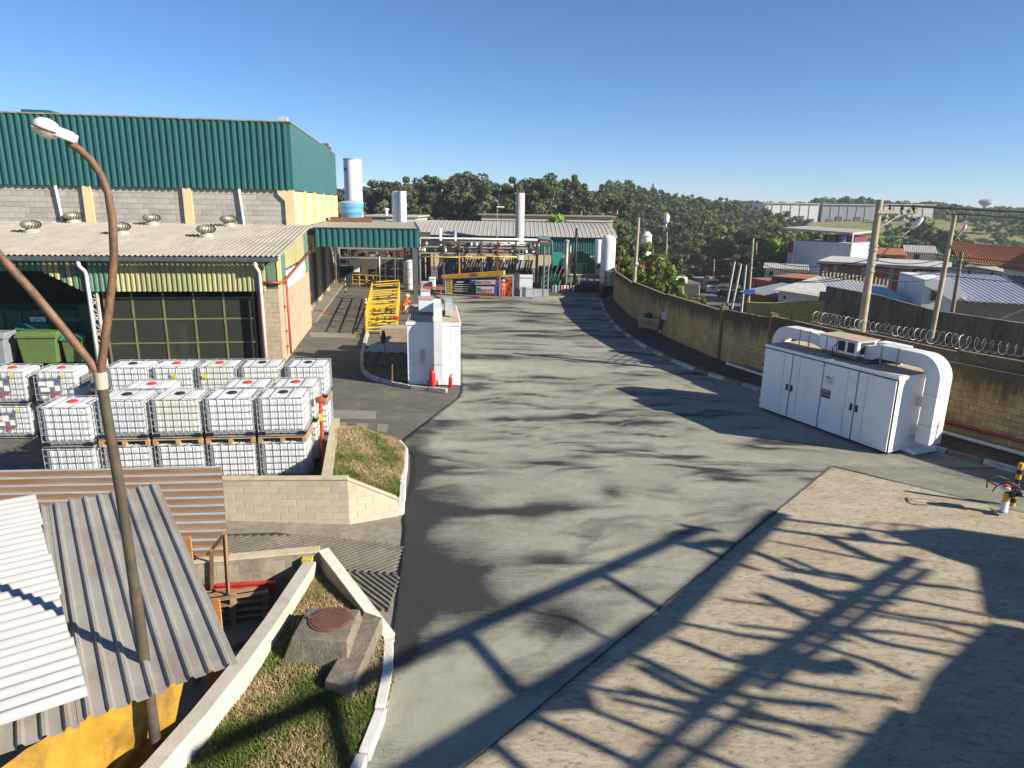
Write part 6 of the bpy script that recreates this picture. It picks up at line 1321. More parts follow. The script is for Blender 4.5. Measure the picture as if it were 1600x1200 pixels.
for (px0, px1, py0, py1, mt, Y) in ((530, 543, 403, 414, WHITE, 57), (532, 541, 406, 411, M('maroon_board', (.16, .03, .05), .7), 56.9), (548, 561, 403, 425, WHITE, 57.2), (531, 552, 416, 428, M('dark_green_box', (.01, .05, .03), .7), 56.5), (532, 550, 428, 440, M('navy_box', (.03, .04, .07), .7), 56.3)):
    p, q = D(px0, py1, Y), D(px1, py0, Y); m = MB(); m.box(p.x, q.x, Y, Y + .08, p.z, q.z); m.build('board', mt, rk)
for x in (0, 1.3): m = MB(); q = D(592, 405, 57); m.tube([(q.x + x, 57, .2), (q.x + x + .05, 57, 3.1)], .06, 8); m.build('pole', STEELW, rk, True)
# banner-covered container with a yellow roof
bc = thing('banner_container', 'low container clad in a printed banner with a yellow roof edge', 'container', G(700, 461)); p0, p1 = G(696, 460), G(802, 465); U = (p1 - p0).normalized(); N = Vector((U.y, -U.x, 0)); L = (p1 - p0).length
BF = CF((p0.x, p0.y), U, -N); h0, h1 = 1.28, 1.74; BAN = M('banner_black', (.014, .013, .016), .6)
m = MB(); m.prism([BF.p(0, 0, .05), BF.p(L, 0, .05), BF.p(L, 0, h1), BF.p(0, 0, h0)], -N * 2.2); m.build('body', BAN, bc)
m = MB(); m.prism([BF.p(-.3, -.1, h0 + .0), BF.p(L * .86, -.1, h1 - .02), BF.p(L * .86, -.1, h1 + .30), BF.p(-.3, -.1, h0 + .22)], -N * .5); m.build('yellow_roof', M('awning_yellow', (.62, .30, .02), .6), bc)
def panel(a, b, f0, f1, mt, nm, off=.012):
    ha = lambda a_: h0 + (h1 - h0) * a_; z = lambda a_, f: .05 + (ha(a_) - .05) * f
    m = MB(); m.prism([BF.p(L * a, -off, z(a, f0)), BF.p(L * b, -off, z(b, f0)), BF.p(L * b, -off, z(b, f1)), BF.p(L * a, -off, z(a, f1))], -N * .006); return m.build(nm, mt, bc)
PRW = M('print_white', (.66, .64, .62), .6); PRP = M('print_purple', (.16, .07, .42), .6); PRR = M('print_red', (.55, .05, .03), .6); PRY = M('print_yellow', (.66, .50, .06), .6); PRG = M('print_green', (.03, .28, .12), .6)
panel(0, .015, 0, 1, WHITE, 'frame'); panel(.0, 1.0, .95, 1.02, WHITE, 'frame', .02); panel(.985, 1.0, 0, 1, WHITE, 'frame'); panel(.80, .812, 0, 1, WHITE, 'frame')
panel(.03, .105, .02, .93, PRY, 'print_panel'); 
for k in range(5): panel(.055, .08, .12 + .16 * k, .19 + .16 * k, BAN, 'print_mark', .02)
panel(.17, .28, .70, .78, PRW, 'print_line')
for k in range(4): panel(.12 + .012 * (k % 2), .34, .18 + .13 * k, .225 + .13 * k, PRW, 'print_line')
panel(.355, .375, .35, .9, PRP, 'print_flash'); panel(.37, .41, .66, .72, PRP, 'print_flash', .015); panel(.39, .46, .78, .84, M('print_lilac', (.4, .33, .62), .6), 'print_flash', .015)
panel(.44, .74, .58, .82, PRW, 'print_panel'); panel(.46, .72, .14, .48, PRW, 'print_panel'); panel(.445, .50, .62, .78, PRG, 'print_mark', .016); panel(.47, .53, .18, .42, PRG, 'print_mark', .016); panel(.505, .525, .63, .72, M('print_blue', (.05, .10, .45), .6), 'print_mark', .02); panel(.535, .55, .18, .32, M('print_blue', (.05, .10, .45), .6), 'print_mark', .02)
panel(.72, .80, .1, .8, PRP, 'print_panel', .01); panel(.45, .76, .04, .11, PRR, 'print_line')
text('print_text', 'SUPER', BF.p(L * .53, -.022, .05 + 1.1 * .86), .30, U, (0, 0, 1), PRR, bc); text('print_text', 'EMT', BF.p(L * .56, -.022, .30), .42, U, (0, 0, 1), PRR, bc)
t = NT('print_fire'); nn = t.noise(t.tc('World'), 2.6, 5, .6, 1.0); t.col(t.ramp(nn, [(.35, (.03, .01, .01)), (.5, (.5, .03, .02)), (.62, (.7, .22, .04)), (.75, (.7, .45, .12))])); t.rough(.6); panel(.815, .98, .03, .93, t.mat, 'print_panel')
# clutter in front of and beside the banner
def crate(px, py, w, d, h, mat, name, lab, cat, z=0.0, bev=.02):
    g = G(px, py); o = thing(name, lab, cat, (g.x, g.y, z)); m = MB(); m.box(g.x - w / 2, g.x + w / 2, g.y, g.y + d, z, z + h); m.build('body', mat, o, bevel=bev)
    m = MB(); m.box(g.x - w / 2 - .01, g.x + w / 2 + .01, g.y - .012, g.y + d + .01, z + h * .82, z + h * .88); m.build('band', GREY, o); return o
crate(822, 464, 1.0, .8, .75, M('pale_blue_box', (.42, .45, .52), .6), 'white_box', 'pale blue box on the ground right of the banner container', 'box'); crate(821, 458, 1.1, .8, 1.45, WTANK, 'white_box', 'large white box standing behind the pale blue box', 'box')
crate(845, 463, 1.2, .7, .5, M('silver_bag', (.36, .36, .38), .5), 'silver_bag', 'low silver wrapped bundle beside the pale blue box', 'bundle'); crate(812, 463, .7, .7, .45, GREY, 'grey_box', 'low grey box between the banner and the pale blue box', 'box')
crate(666, 458, .9, .6, .9, M('ochre_box', (.48, .42, .30), .7), 'machine_box', 'cream machine housing left of the banner container', 'machine'); crate(675, 452, .5, .5, 1.0, WHITE, 'machine_box', 'white cabinet just left of the banner container', 'cabinet')
tb_ = thing('red_table', 'low red table left of the banner container', 'table', G(676, 461)); g = G(678, 461); m = MB(); m.box(g.x - .8, g.x + .6, g.y, g.y + .7, .5, .58); m.build('top', M('table_red', (.5, .08, .09), .6), tb_)
for x in (-.75, .52): m = MB(); m.box(g.x + x, g.x + x + .08, g.y, g.y + .08, 0, .5); m.build('leg', MATS['table_red'], tb_)
wk = [(M('barrel_a', (.12, .12, .12), .6)), M('barrel_b', (.35, .33, .3), .6), M('barrel_c', (.08, .16, .38), .6), M('barrel_d', (.5, .1, .08), .6), M('barrel_e', (.55, .53, .5), .6), M('barrel_f', (.45, .25, .22), .6)]
for i in range(8):
    g = G(863 + i * 4.6, 456); o = thing('barrel', ['leftmost', 'second', 'third', 'fourth', 'fifth', 'sixth', 'seventh', 'rightmost'][i] + ' barrel in the short coloured row before the green machine', 'barrel', g, group='coloured barrels in a row'); m = MB(); m.lathe(g, [(.11, 0), (.12, .05), (.12, .52), (.1, .55)], 12); m.build('body', wk[i % 6], o, 40)
# workers in orange
# green machinery
gm = thing('green_machine', 'dark green dust collector with hopper, ducts and struts near the white tanks', 'machine', G(900, 450)); q = lambda px, py, Y=60.0: D(px, py, Y)
m = MB(); m.prism([q(893, 428), q(930, 428), q(930, 408), q(922, 402), q(921, 397), q(913, 396), q(912, 393), q(902, 393), q(899, 400), q(893, 404)], (0, 2.5, 0)); m.build('casing', MGREEN, gm)
m = MB(); a, b = q(897, 428, 59.9), q(911, 414, 59.9); m.box(a.x, b.x, 59.6, 59.95, a.z, b.z); m.build('panel', MGREEN2, gm)
m = MB(); m.prism([q(858, 452), q(884, 452), q(884, 425), q(878, 415), q(862, 415), q(858, 430)], (0, 2.0, 0)); m.build('casing', MGREEN, gm); m = MB(); a, b = q(864, 412), q(880, 396); m.box(a.x, b.x, 60.0, 61.5, a.z - .9, b.z); m.build('panel', MGREEN2, gm)
m = MB(); a = q(842, 440); m.box(a.x, q(858, 440).x, 60.5, 62, 0, q(850, 418).z); m.build('casing', MGREEN, gm)
for k in range(9): m = MB(); x = q(846 + k * 9, 440).x; m.bar((x, 59.5, 0), (x, 59.5, q(850, 430).z), .07); m.build('strut', GPIPE if k % 2 else MGREEN2, gm)
for k in range(6): m = MB(); a, b = q(845 + k * 7, 445), q(858 + k * 7, 415); m.bar((a.x, 59.6, a.z), (b.x, 59.6, b.z), .05); m.build('brace', rr.choice([MGREEN, YPIPE, GREY, RUST]), gm)
m = MB(); m.bar(q(889, 429, 59.3), q(941, 429, 59.3), .22, .10); m.build('walkway_beam', M('pale_olive', (.42, .38, .22), .7), gm)
for px in (893, 905, 917, 929, 938): m = MB(); a = q(px, 429, 59.3); m.bar((a.x, 59.3, 0), (a.x, 59.3, a.z), .10); m.build('post', M('post_green', (.20, .27, .13), .7), gm)
m = MB(); m.tube([q(891, 384), q(891, 408), q(893, 412), q(898, 413), q(915, 412), q(916, 428)], .085, 8); m.build('duct', OPIPE, gm, True)
for k in range(4): g = G(897 + 11 * k, 452); m = MB(); m.lathe((g.x, 58.2, 0), [(.42, 0), (.5, .15), (.42, .5), (.15, .8)], 14); m.build('black_sack', BPL, gm, True)
ch = thing('chimney_pipe', 'thin black chimney pipe standing before the green machine', 'chimney', G(896, 466)); a = G(896, 463); m = MB(); m.tube([a, (a.x, a.y, .9)], .025, 6); m.build('stake', DGREY, ch); m = MB(); b = D(901, 357, a.y + 3); m.tube([(b.x, a.y + 3, .5), (b.x, a.y + 3, b.z)], .11, 10); m.build('pipe', M('black_pipe', (.02, .018, .018), .5), ch, True)
gc = thing('grey_column', 'slim grey steel column between the pipe rack and the green machine', 'column', G(886, 455)); b = D(886, 378, 59); m = MB(); m.tube([(b.x, 59, 0), (b.x, 59, b.z)], .13, 10); m.build('shaft', STEELW, gc, True); m = MB(); m.lathe((b.x, 59, b.z), [(.2, 0), (.2, .1), (.05, .2)], 12); m.build('cap', GREY, gc, 40)
lc = thing('lattice_column', 'dark lattice column at the right end of the pipe rack', 'column', G(855, 465)); b = D(855, 385, 57)
for s in (-.18, .18): m = MB(); m.bar((b.x + s, 57, 0), (b.x + s, 57, b.z), .08); m.build('leg', GREY, lc)
for k in range(9): m = MB(); m.bar((b.x - .18, 57, .4 * k), (b.x + .18, 57, .4 * k + .4), .04); m.build('lacing', GREY, lc)
hp = thing('blue_hopper', 'small pale blue hopper with a brown frame on top of the pipe rack', 'hopper', D(850, 370, 61)); a = D(850, 378, 61); m = MB(); m.add([(a.x - .35, 60.7, a.z), (a.x + .35, 60.7, a.z), (a.x + .35, 61.3, a.z), (a.x - .35, 61.3, a.z), (a.x - .6, 60.5, a.z + .55), (a.x + .6, 60.5, a.z + .55), (a.x + .6, 61.5, a.z + .55), (a.x - .6, 61.5, a.z + .55)], [(3, 2, 1, 0), (0, 1, 5, 4), (1, 2, 6, 5), (2, 3, 7, 6), (3, 0, 4, 7), (4, 5, 6, 7)]); m.build('bin', M('hopper_blue', (.35, .45, .55), .5), hp); m = MB(); m.box(a.x - .6, a.x + .6, 60.5, 61.5, a.z - .2, a.z - .01); m.build('frame', RUST, hp)
for i, (px, py, top) in enumerate(((777, 465, 398), (718, 460, 396), (848, 466, 395))):
    g = G(px, py); o = thing('thin_mast', ['thin rusty mast before the banner container, right one', 'thin pale mast before the banner container, left one', 'thin dark mast right of the boxes at the road end'][i], 'mast', g); m = MB(); m.bar(g, (g.x, g.y, D(px, top, g.y).z), .08); m.build('mast', [RUST, OPIPE, DGREY][i], o)
ml = thing('light_mast', 'tall thin light mast with a small head behind the pipe rack', 'mast', D(777, 400, 66)); b = D(777, 324, 66); m = MB(); m.tube([(b.x, 66, 0), (b.x, 66, b.z)], [.07, .03], 6); m.build('mast', GREY, ml); m = MB(); m.ob((b.x + .3, 66, b.z + .05), (.35, 0, 0), (0, .1, 0), (0, 0, .06)); m.build('head', WHITE, ml)
fl = thing('forklift', 'dark forklift with a yellow mast foot beside the tall white tank', 'forklift', G(957, 462)); g = G(956, 463); m = MB(); m.box(g.x - .7, g.x + .6, g.y - .2, g.y + 1.3, .2, .85); m.build('chassis', BPL, fl, bevel=.05); m = MB(); m.box(g.x + .2, g.x + .6, g.y - .3, g.y, .9, 1.5); m.build('counterweight', YPA, fl, bevel=.05)
for s in (-.6, .5):
    for y in (-.15, 1.1): m = MB(); m.tube([(g.x + s - .1, g.y + y, .22), (g.x + s + .1, g.y + y, .22)], .22, 14); m.build('wheel', BPL, fl, 40)
m = MB()
for s in (-.5, .4):
    for y in (0, 1.0): m.bar((g.x + s, g.y + y, .85), (g.x + s, g.y + y, 1.9), .06)
m.box(g.x - .6, g.x + .5, g.y - .1, g.y + 1.1, 1.9, 1.95); m.build('cab_frame', BPL, fl)
kf = thing('kerb_end', 'pale kerb strip closing the road before the plant', 'kerb', (0, 54.6, 0)); A = [G(655, 455), G(690, 462), G(750, 466), G(830, 468), G(880, 466), G(935, 464)]
for i in range(5): m = MB(); m.bar(A[i] + Vector((0, .3, .06)), A[i + 1] + Vector((-.04, .3, .06)), .3, .15); m.build('kerb_stone', CONC, kf)
# ------------------------------------------------------------------ beyond the wall: street, houses, poles
def tz(x, y): return float(terrain_z(x, y))
STR = concrete_mat('street_asphalt', (.11, .105, .095), (.15, .14, .125), (.20, .19, .17), .4)
m = MB(); cl = [(16, 50), (18.5, 62), (24, 80), (31, 104), (38, 128), (45, 150), (54, 172), (68, 196), (86, 214)]; A = []; Bs = []
for i, (x, y) in enumerate(cl):
    p, q = cl[max(0, i - 1)], cl[min(len(cl) - 1, i + 1)]; d = Vector((q[0] - p[0], q[1] - p[1], 0)).normalized(); n_ = Vector((-d.y, d.x, 0)); w = 4.6
    for lst, s in ((A, 1), (Bs, -1)): v = Vector((x, y, 0)) + n_ * w * s; lst.append((v.x, v.y, tz(x, y) + .25))
m.strip(A, Bs); struct(m.build('street', STR))
BRICK = M('bare_brick', (.34, .125, .065), .9, var=.18, scale=8, dirt=(.2, .085, .05), dirt_amt=.35, dirt_scale=2.5, coord='World', bump=.3); SLAB = M('concrete_slab', (.48, .45, .40), .9, var=.12, dirt=(.25, .22, .19), dirt_amt=.35, coord='World'); HWHITE = M('house_white', (.60, .61, .62), .85, var=.06, dirt=(.40, .38, .35), dirt_amt=.25, coord='World'); HBLUE = M('pale_blue_wall', (.42, .47, .51), .85, var=.08, dirt=(.3, .32, .34), dirt_amt=.3, coord='World'); MAROON = M('maroon_wall', (.15, .02, .05), .8); DWALL = M('black_stained_wall', (.15, .135, .11), .95, var=.3, dirt=(.03, .028, .025), dirt_amt=.45, dirt_scale=1.6, stretch=(1.6, 1.6, .22), coord='World', bump=.4); TILE = M('clay_tile', (.50, .185, .075), .85, var=.2, scale=4, dirt=(.33, .13, .06), dirt_amt=.3, coord='World', rand=.1); ASB = M('old_fibro', (.40, .385, .355), .9, var=.12, dirt=(.25, .23, .21), dirt_amt=.35, coord='World'); BLROOF = M('bluish_roof', (.36, .39, .45), .55, var=.1, metal=.15, dirt=(.26, .27, .3), dirt_amt=.3, coord='World'); GLASS = M('dark_glass', (.02, .025, .03), .15)
class HF(Frame): pass
def corr_roof(root, p00, p10, p01, pitch, depth, mat, name='roof_sheet', sheets=1):
    """corrugated rectangle: p00->p10 across the waves, p00->p01 along them"""
    p00, p10, p01 = Vector(p00), Vector(p10), Vector(p01); W = (p10 - p00); L = p01 - p00; nn = W.cross(L).normalized(); nn = nn if nn.z > 0 else -nn
    nw = max(1, int(W.length / pitch / sheets))
    for s in range(sheets):
        m = MB(); A = []; B_ = []; k = nw * 6
        for i in range(k + 1):
            f = (s + i / k) / sheets; h = nn * (depth * (.5 + .5 * math.sin(i / 6 * 2 * math.pi)))
            A.append(p00 + W * f + h); B_.append(p00 + W * f + L + h)
        m.strip(A, B_); m.build(name, mat, root, True)
def house_box(root, F, u0, u1, v0, v1, z0, z1, mat, name='wall'): m = MB(); m.fb(F, u0, u1, v0, v1, z0, z1); return m.build(name, mat, root)
def win(root, F, u, v, z, w, h, wall):
    m = MB(); m.fb(F, u - w / 2, u + w / 2, v - .06, v - .01, z, z + h); f = m.build('window', WHITE, root); m = MB(); m.fb(F, u - w / 2 + .06, u + w / 2 - .06, v - .075, v - .061, z + .06, z + h - .06); m.build('pane', GLASS, f)
def W(px, py, Y): return D(px, py, Y)
def zof(py, px, Y): return D(px, py, Y).z
# olive hedge-like painted wall just outside
ow = thing('olive_wall', 'rough yellowish green painted wall just outside the boundary wall', 'wall', W(1230, 500, 46)); a, b, c_ = W(1168, 473, 50), W(1205, 474, 48), W(1292, 470, 42)
OLIV = M('rough_olive', (.29, .30, .11), .95, var=.25, scale=6, dirt=(.16, .17, .06), dirt_amt=.4, dirt_scale=5, coord='World', bump=.9, bscale=12)
nx_, nz_ = 160, 30; V = []
for j in range(nz_):
    for i in range(nx_):
        f = i / (nx_ - 1); p = a.lerp(b, f / .3) if f < .3 else b.lerp(c_, (f - .3) / .7); z = -3.0 + (p.z + 3.0) * j / (nz_ - 1); o_ = (fbm(f * 60, z * 6, 3) - .5) * .25; V.append((p.x, p.y + o_, z))
np_mesh('rough_face', np.array(V) - np.array(wloc(ow)), grid_faces(nz_, nx_), OLIV, parent=ow)
m = MB(); m.prism([a + Vector((0, .05, 0)), b + Vector((0, .05, 0)), c_ + Vector((0, .05, 0)), c_ + Vector((.3, .5, 0)), b + Vector((.3, .5, 0)), a + Vector((.3, .5, 0))], (0, 0, -.4)); m.build('cap', OLIV, ow)
# long black-stained wall
dw = thing('stained_wall', 'long black stained wall behind the razor wire', 'wall', W(1400, 500, 36)); pts_ = [W(1291, 449, 40), W(1370, 463, 38.5), W(1462, 488, 36), W(1600, 508, 33), W(1760, 540, 30)]
for i in range(4):
    p, q = pts_[i], pts_[i + 1]; m = MB(); m.prism([Vector((p.x, p.y, -4)), Vector((q.x, q.y, -4)), q, p], (.12, .25, 0)); m.build('wall_panel', DWALL, dw); m = MB(); m.prism([p + Vector((-.02, -.04, 0)), q + Vector((-.02, -.04, 0)), q + Vector((-.02, -.04, .08)), p + Vector((-.02, -.04, .08))], (.18, .36, 0)); m.build('coping', DWALL, dw)
# low shed with pale corrugated roof
ls = thing('small_shed', 'low dark shed with a pale corrugated roof before the brick building', 'shed', W(1360, 470, 43)); a, b = W(1306, 451, 41), W(1420, 469, 40.5)
a = W(1300, 456, 40.5); b = W(1420, 471, 39.5); c_ = W(1395, 451, 46); d_ = W(1303, 447, 46)
corr_roof(ls, a, b, a + (d_ - a) * .0 + Vector((1.2, 5.0, .35)), .22, .05, M('pale_tin', (.44, .45, .46), .5, metal=.3, var=.1, coord='World', dirt=(.3, .3, .3), dirt_amt=.25), sheets=4)
F = HF(a.x, a.y + .3, math.degrees(math.atan2(b.y - a.y, b.x - a.x))); Lr = (b - a).length; house_box(ls, F, .2, Lr, .1, 4.2, -4, min(a.z, b.z) - .12, DWALL)
for k in range(18): q = a.lerp(b, .1 + k / 18) + Vector((1.2, 5.2, .35)); m = MB(); m.bar(q, q + Vector((0, 0, .45)), .1); m.build('paling', M('paling', (.38, .30, .22), .9), ls)
# white house with bluish roof
wh = thing('white_house', 'white stained house with a bluish corrugated roof behind the stained wall', 'house', W(1460, 490, 38)); F = HF(W(1437, 490, 38.5).x, 38.5, -14)
zt_ = zof(437, 1440, 38.5); house_box(wh, F, 0, 1.55, 0, 5, -4, zt_, HWHITE); house_box(wh, F, 1.55, 6.6, .35, 5, -4, zof(468, 1500, 38), M('house_grey', (.27, .245, .215), .9, var=.1, dirt=(.16, .14, .12), dirt_amt=.35, coord='World'))
m = MB(); m.prism([F.p(-.06, -.08, zt_), F.p(1.3, -.08, zt_ + .12), F.p(2.4, -.08, zof(468, 1470, 38)), F.p(1.55, -.08, zof(468, 1470, 38) - .1), F.p(0, -.08, zt_ - .3)], F.v * .1); m.build('gable_edge', HWHITE, wh)
z0_ = zof(470, 1500, 37.8); z1_ = zof(427, 1490, 42); corr_roof(wh, F.p(2.0, -.5, z0_), F.p(6.4, -.5, z0_ - .05), F.p(.7, 4.2, z1_), .24, .06, BLROOF, sheets=5)
corr_roof(wh, F.p(6.4, -.5, z0_ - .1), F.p(9.5, -.6, z0_ - .15), F.p(5.4, 4.2, z1_ - .05), .24, .06, M('charred_roof', (.045, .045, .05), .8, var=.3), sheets=3)
m = MB(); m.fb(F, .35, .75, -.06, -.01, zt_ - 1.15, zt_ - .45); f_ = m.build('window', M('cream_shutter', (.42, .36, .22), .8), wh); m = MB(); m.fb(F, .41, .69, -.08, -.061, zt_ - 1.1, zt_ - .5); m.build('pane', GLASS, f_)
m = MB(); m.fb(F, .45, 1.15, -.06, -.01, zt_ - 2.2, zt_ - 1.75); f_ = m.build('window', GREY, wh); m = MB(); m.fb(F, .5, 1.1, -.08, -.061, zt_ - 2.15, zt_ - 1.8); m.build('pane', GLASS, f_)
for (u, s) in ((1.0, .6), (3.6, .3), (4.4, .4)): m = MB(); q = F.p(u + .6, 1.2 + u * .2, z0_ + .45 + .1 * s); m.ob(q, (s * .4, 0, 0), (0, s * .3, .05), (0, 0, .05)); m.build('roof_junk', RUST if u > 2 else BPL, wh)
# brick building with slab roof
bb = thing('brick_building', 'long unfinished red brick building with a thick pale concrete roof slab', 'building', W(1380, 440, 70)); p0, p1 = W(1281, 420, 72), W(1482, 420, 66); F = HF(p0.x, p0.y, math.degrees(math.atan2(p1.y - p0.y, p1.x - p0.x))); L = (p1 - p0).length
zt_ = zof(413, 1300, 72); house_box(bb, F, 0, L * .73, 0, 9, -9, zt_, BRICK); house_box(bb, F, L * .73, L, 1.2, 9, -9, zt_, BRICK)
m = MB(); m.fb(F, -.3, L + .2, -.3, 9.5, zt_, zt_ + .35); m.build('roof_slab', SLAB, bb); m = MB(); m.fb(F, -.3, L + .2, -.33, -.3, zt_ - .02, zt_ + .1); m.build('slab_stain', M('black_edge', (.06, .055, .05), .9), bb)
for u in (.05, .13, .36, .58, .72): m = MB(); m.fb(F, L * u - .18, L * u + .18, -.05, .0, -9, zt_); m.build('concrete_column', GREY, bb)
for k in range(16): m = MB(); m.fb(F, .1, L * .73, -.03, -.004, zt_ - .35 * (k + 1), zt_ - .35 * (k + 1) + .025); m.build('brick_course', M('brick_joint', (.22, .13, .09), .95), bb)
# two-storey pale blue house with a flat canopy
th = thing('blue_house', 'two storey pale blue house with maroon upper floor under a flat canopy', 'house', W(1280, 400, 105)); p0, p1 = W(1240, 400, 108), W(1329, 400, 102); F = HF(p0.x, p0.y, math.degrees(math.atan2(p1.y - p0.y, p1.x - p0.x))); L = (p1 - p0).length
house_box(th, F, 0, L, 0, 8, -12, zof(378, 1280, 105), HBLUE); house_box(th, F, L * .35, L * .9, 3, 8, -4, zof(368, 1280, 105), MAROON); house_box(th, F, -1.2, -.01, .5, 7, -12, zof(377, 1235, 108), M('pink_white', (.50, .47, .50), .85)); m = MB(); m.fb(F, -1.25, -.02, .42, .5, zof(395, 1235, 108), zof(378, 1235, 108)); m.build('maroon_band', MAROON, th)
zr = zof(366, 1280, 104); m = MB(); m.prism([F.p(-2.0, -1.0, zr + .45), F.p(L + .2, -1.0, zr + .1), F.p(L + .2, 8, zr + .3), F.p(-2.0, 8, zr + .65)], (0, 0, .3)); m.build('canopy_roof', M('canopy_slab', (.34, .31, .28), .9), th)
for u in (0, L): m = MB(); m.bar(F.p(u, -.15, -12), F.p(u, -.15, zr + .2), .18); m.build('post', HWHITE, th)
win(th, F, L * .5, 3, zof(377, 1280, 105), 1.2, .6, None); win(th, F, L * .7, 3, zof(377, 1280, 105), .9, .6, None)
m = MB(); m.fb(F, L * .78, L * .84, .5, .8, zof(378, 1310, 104), zof(368, 1310, 104)); m.build('blue_drum', M('drum_bright', (.08, .15, .5), .5), th)
# small brick houses
def brick_house(px0, px1, pyt, Y0, Y1, lab, openings, roof=None, name='brick_house', mat=None, depth=6):
    p0, p1 = W(px0, pyt, Y0), W(px1, pyt, Y1); o = thing(name, lab, 'house', (p0.x, p0.y, p0.z - 3)); F = HF(p0.x, p0.y, math.degrees(math.atan2(p1.y - p0.y, p1.x - p0.x))); L = (p1 - p0).length
    house_box(o, F, 0, L, 0, depth, -12, p0.z, mat or BRICK)
    for (u0, u1, z0, z1) in openings: m = MB(); m.fb(F, L * u0, L * u1, -.05, -.005, p0.z - z1, p0.z - z0); m.build('opening', M('dark_opening_m', (.06, .03, .02), .9), o)
    m = MB(); m.fb(F, -.1, L + .1, -.12, -.0, p0.z - .12, p0.z + .02); m.build('ring_beam', M('orange_beam', (.42, .19, .10), .9), o)
    if roof: a_, b_ = F.p(-.3, -.5, p0.z - .05), F.p(L + .3, -.5, p0.z - .1); corr_roof(o, a_, b_, F.p(-.3, depth * .9, p0.z + roof[0]), .25, .06, roof[1], sheets=3)
    return o, F, L, p0
brick_house(1206, 1276, 431, 84, 80, 'orange brick house with two dark window holes below the blue house', [(.12, .42, .1, .85), (.58, .95, .1, .85)])
brick_house(1172, 1206, 434, 90, 86, 'small red brick house left of the one with window holes', [(.3, .35, .2, 2.0)])
brick_house(1164, 1226, 455, 66, 62, 'low red brick house with a slate grey roof above the olive wall', [(.8, .9, .4, 1.9)], (.55, M('slate_roof', (.16, .17, .20), .7)))
brick_house(1218, 1292, 452, 60, 56, 'low grey white house with a plain gable above the olive wall', [(.12, .16, .5, .75)], (.9, ASB), 'pale_house', HWHITE)
brick_house(1196, 1262, 418, 100, 98, 'pale flat roofed house in front of the blue house', [(.1, .2, .5, 1.2)], (.3, ASB), 'pale_house', SLAB)
o, F, L, p0 = brick_house(1355, 1415, 396, 120, 118, 'small brick house with a brown roof behind the brick building', [(.3, .5, .4, 1.2)], (.8, TILE)); brick_house(1415, 1462, 393, 122, 120, 'grey roofed house behind the brick building', [(.3, .5, .4, 1.2)], (.9, ASB), 'pale_house', SLAB)
# clay tile roofs on the right
ct = thing('tile_roof_house', 'house with a broad orange clay tile roof right of the leaning pole', 'house', W(1540, 420, 58)); a, b = W(1478, 402, 60), W(1640, 432, 50); corr_roof(ct, W(1497, 408, 58), W(1640, 424, 50), W(1497, 408, 58) + Vector((4.0, 8, 1.25)), .25, .09, TILE, sheets=6)
p0, p1 = W(1483, 411, 58.2), W(1640, 427, 50.2); F = HF(p0.x, p0.y + .3, math.degrees(math.atan2(p1.y - p0.y, p1.x - p0.x))); house_box(ct, F, 0, (p1 - p0).length, .2, 7, -8, p0.z - .35, M('house_beige', (.40, .37, .32), .9, coord='World', var=.1))
for u in (2, 4, 6): m = MB(); m.fb(F, u, u + .12, .1, .2, -8, p0.z - .4); m.build('timber', DGREY, ct)
gh = thing('gable_house', 'white gabled house with dark timber strips cut by the right picture edge', 'house', W(1590, 420, 44)); p0 = W(1640, 428, 43); F = HF(p0.x, p0.y, -12); house_box(gh, F, 0, 5, 0, 6, -5, p0.z, HWHITE)
m = MB(); m.prism([F.p(0, 0, p0.z), F.p(5, 0, p0.z), F.p(2.0, 0, p0.z + 1.5)], F.v * 5.8); m.build('gable', HWHITE, gh); corr_roof(gh, F.p(-.3, -.4, p0.z - .15), F.p(-.3, 6.2, p0.z - .15), F.p(2.0, -.4, p0.z + 1.6), .25, .08, TILE, sheets=2); corr_roof(gh, F.p(5.2, -.4, p0.z - .1), F.p(5.2, 6.2, p0.z - .1), F.p(2.0, -.4, p0.z + 1.6), .25, .08, TILE, sheets=2)
for u in (.05, .6, 1.2, 1.8): m = MB(); m.fb(F, u, u + .12, -.05, -.005, p0.z - 2, p0.z + .2 + u * .55); m.build('timber', DGREY, gh)
# ------------------------------------------------------------------ utility poles, lamps, wires
POLC = M('pole_concrete', (.36, .30, .215), .9, var=.15, scale=3, coord='World', dirt=(.22, .17, .12), dirt_amt=.35, bump=.3); POLD = M('pole_dark', (.20, .17, .13), .9, var=.2, coord='World')
def upole(lab, pt, pb, Y, r0, r1, mat=POLC, dY=0.0, zb=None):
    a = D(pb[0], pb[1], Y); b = D(pt[0], pt[1], Y + dY); d = (a - b); g = a + d.normalized() * max(0.2, (a.z - (zb if zb is not None else tz(a.x, a.y))) / abs(d.normalized().z)) if a.z > -20 else a
    o = thing('utility_pole', lab, 'utility pole', g); m = MB(); m.tube([g, a.lerp(b, .5), b], [r0, (r0 + r1) / 2, r1], 12); m.build('pole', mat, o, 40); return o, b, a
def lamp(o, p, q, Lc=.55):
    m = MB(); m.tube([p, p.lerp(q, .5) + Vector((0, 0, .08)), q], .03, 6); m.build('lamp_arm', GALV, o, True); d = (q - p).normalized(); s = d.cross(Vector((0, 0, 1))).normalized(); m = ell(q + d * Lc * .4, (d * Lc * .5, s * Lc * .24, s.cross(d) * Lc * .2), 14, 8); m.build('lamp_head', M('lamp_silver', (.6, .61, .63), .35), o, True)
P1, t1, b1 = upole('thick concrete utility pole with a crossarm just behind the white cabinet', (1375, 312), (1347, 508), 27.0, .165, .12)
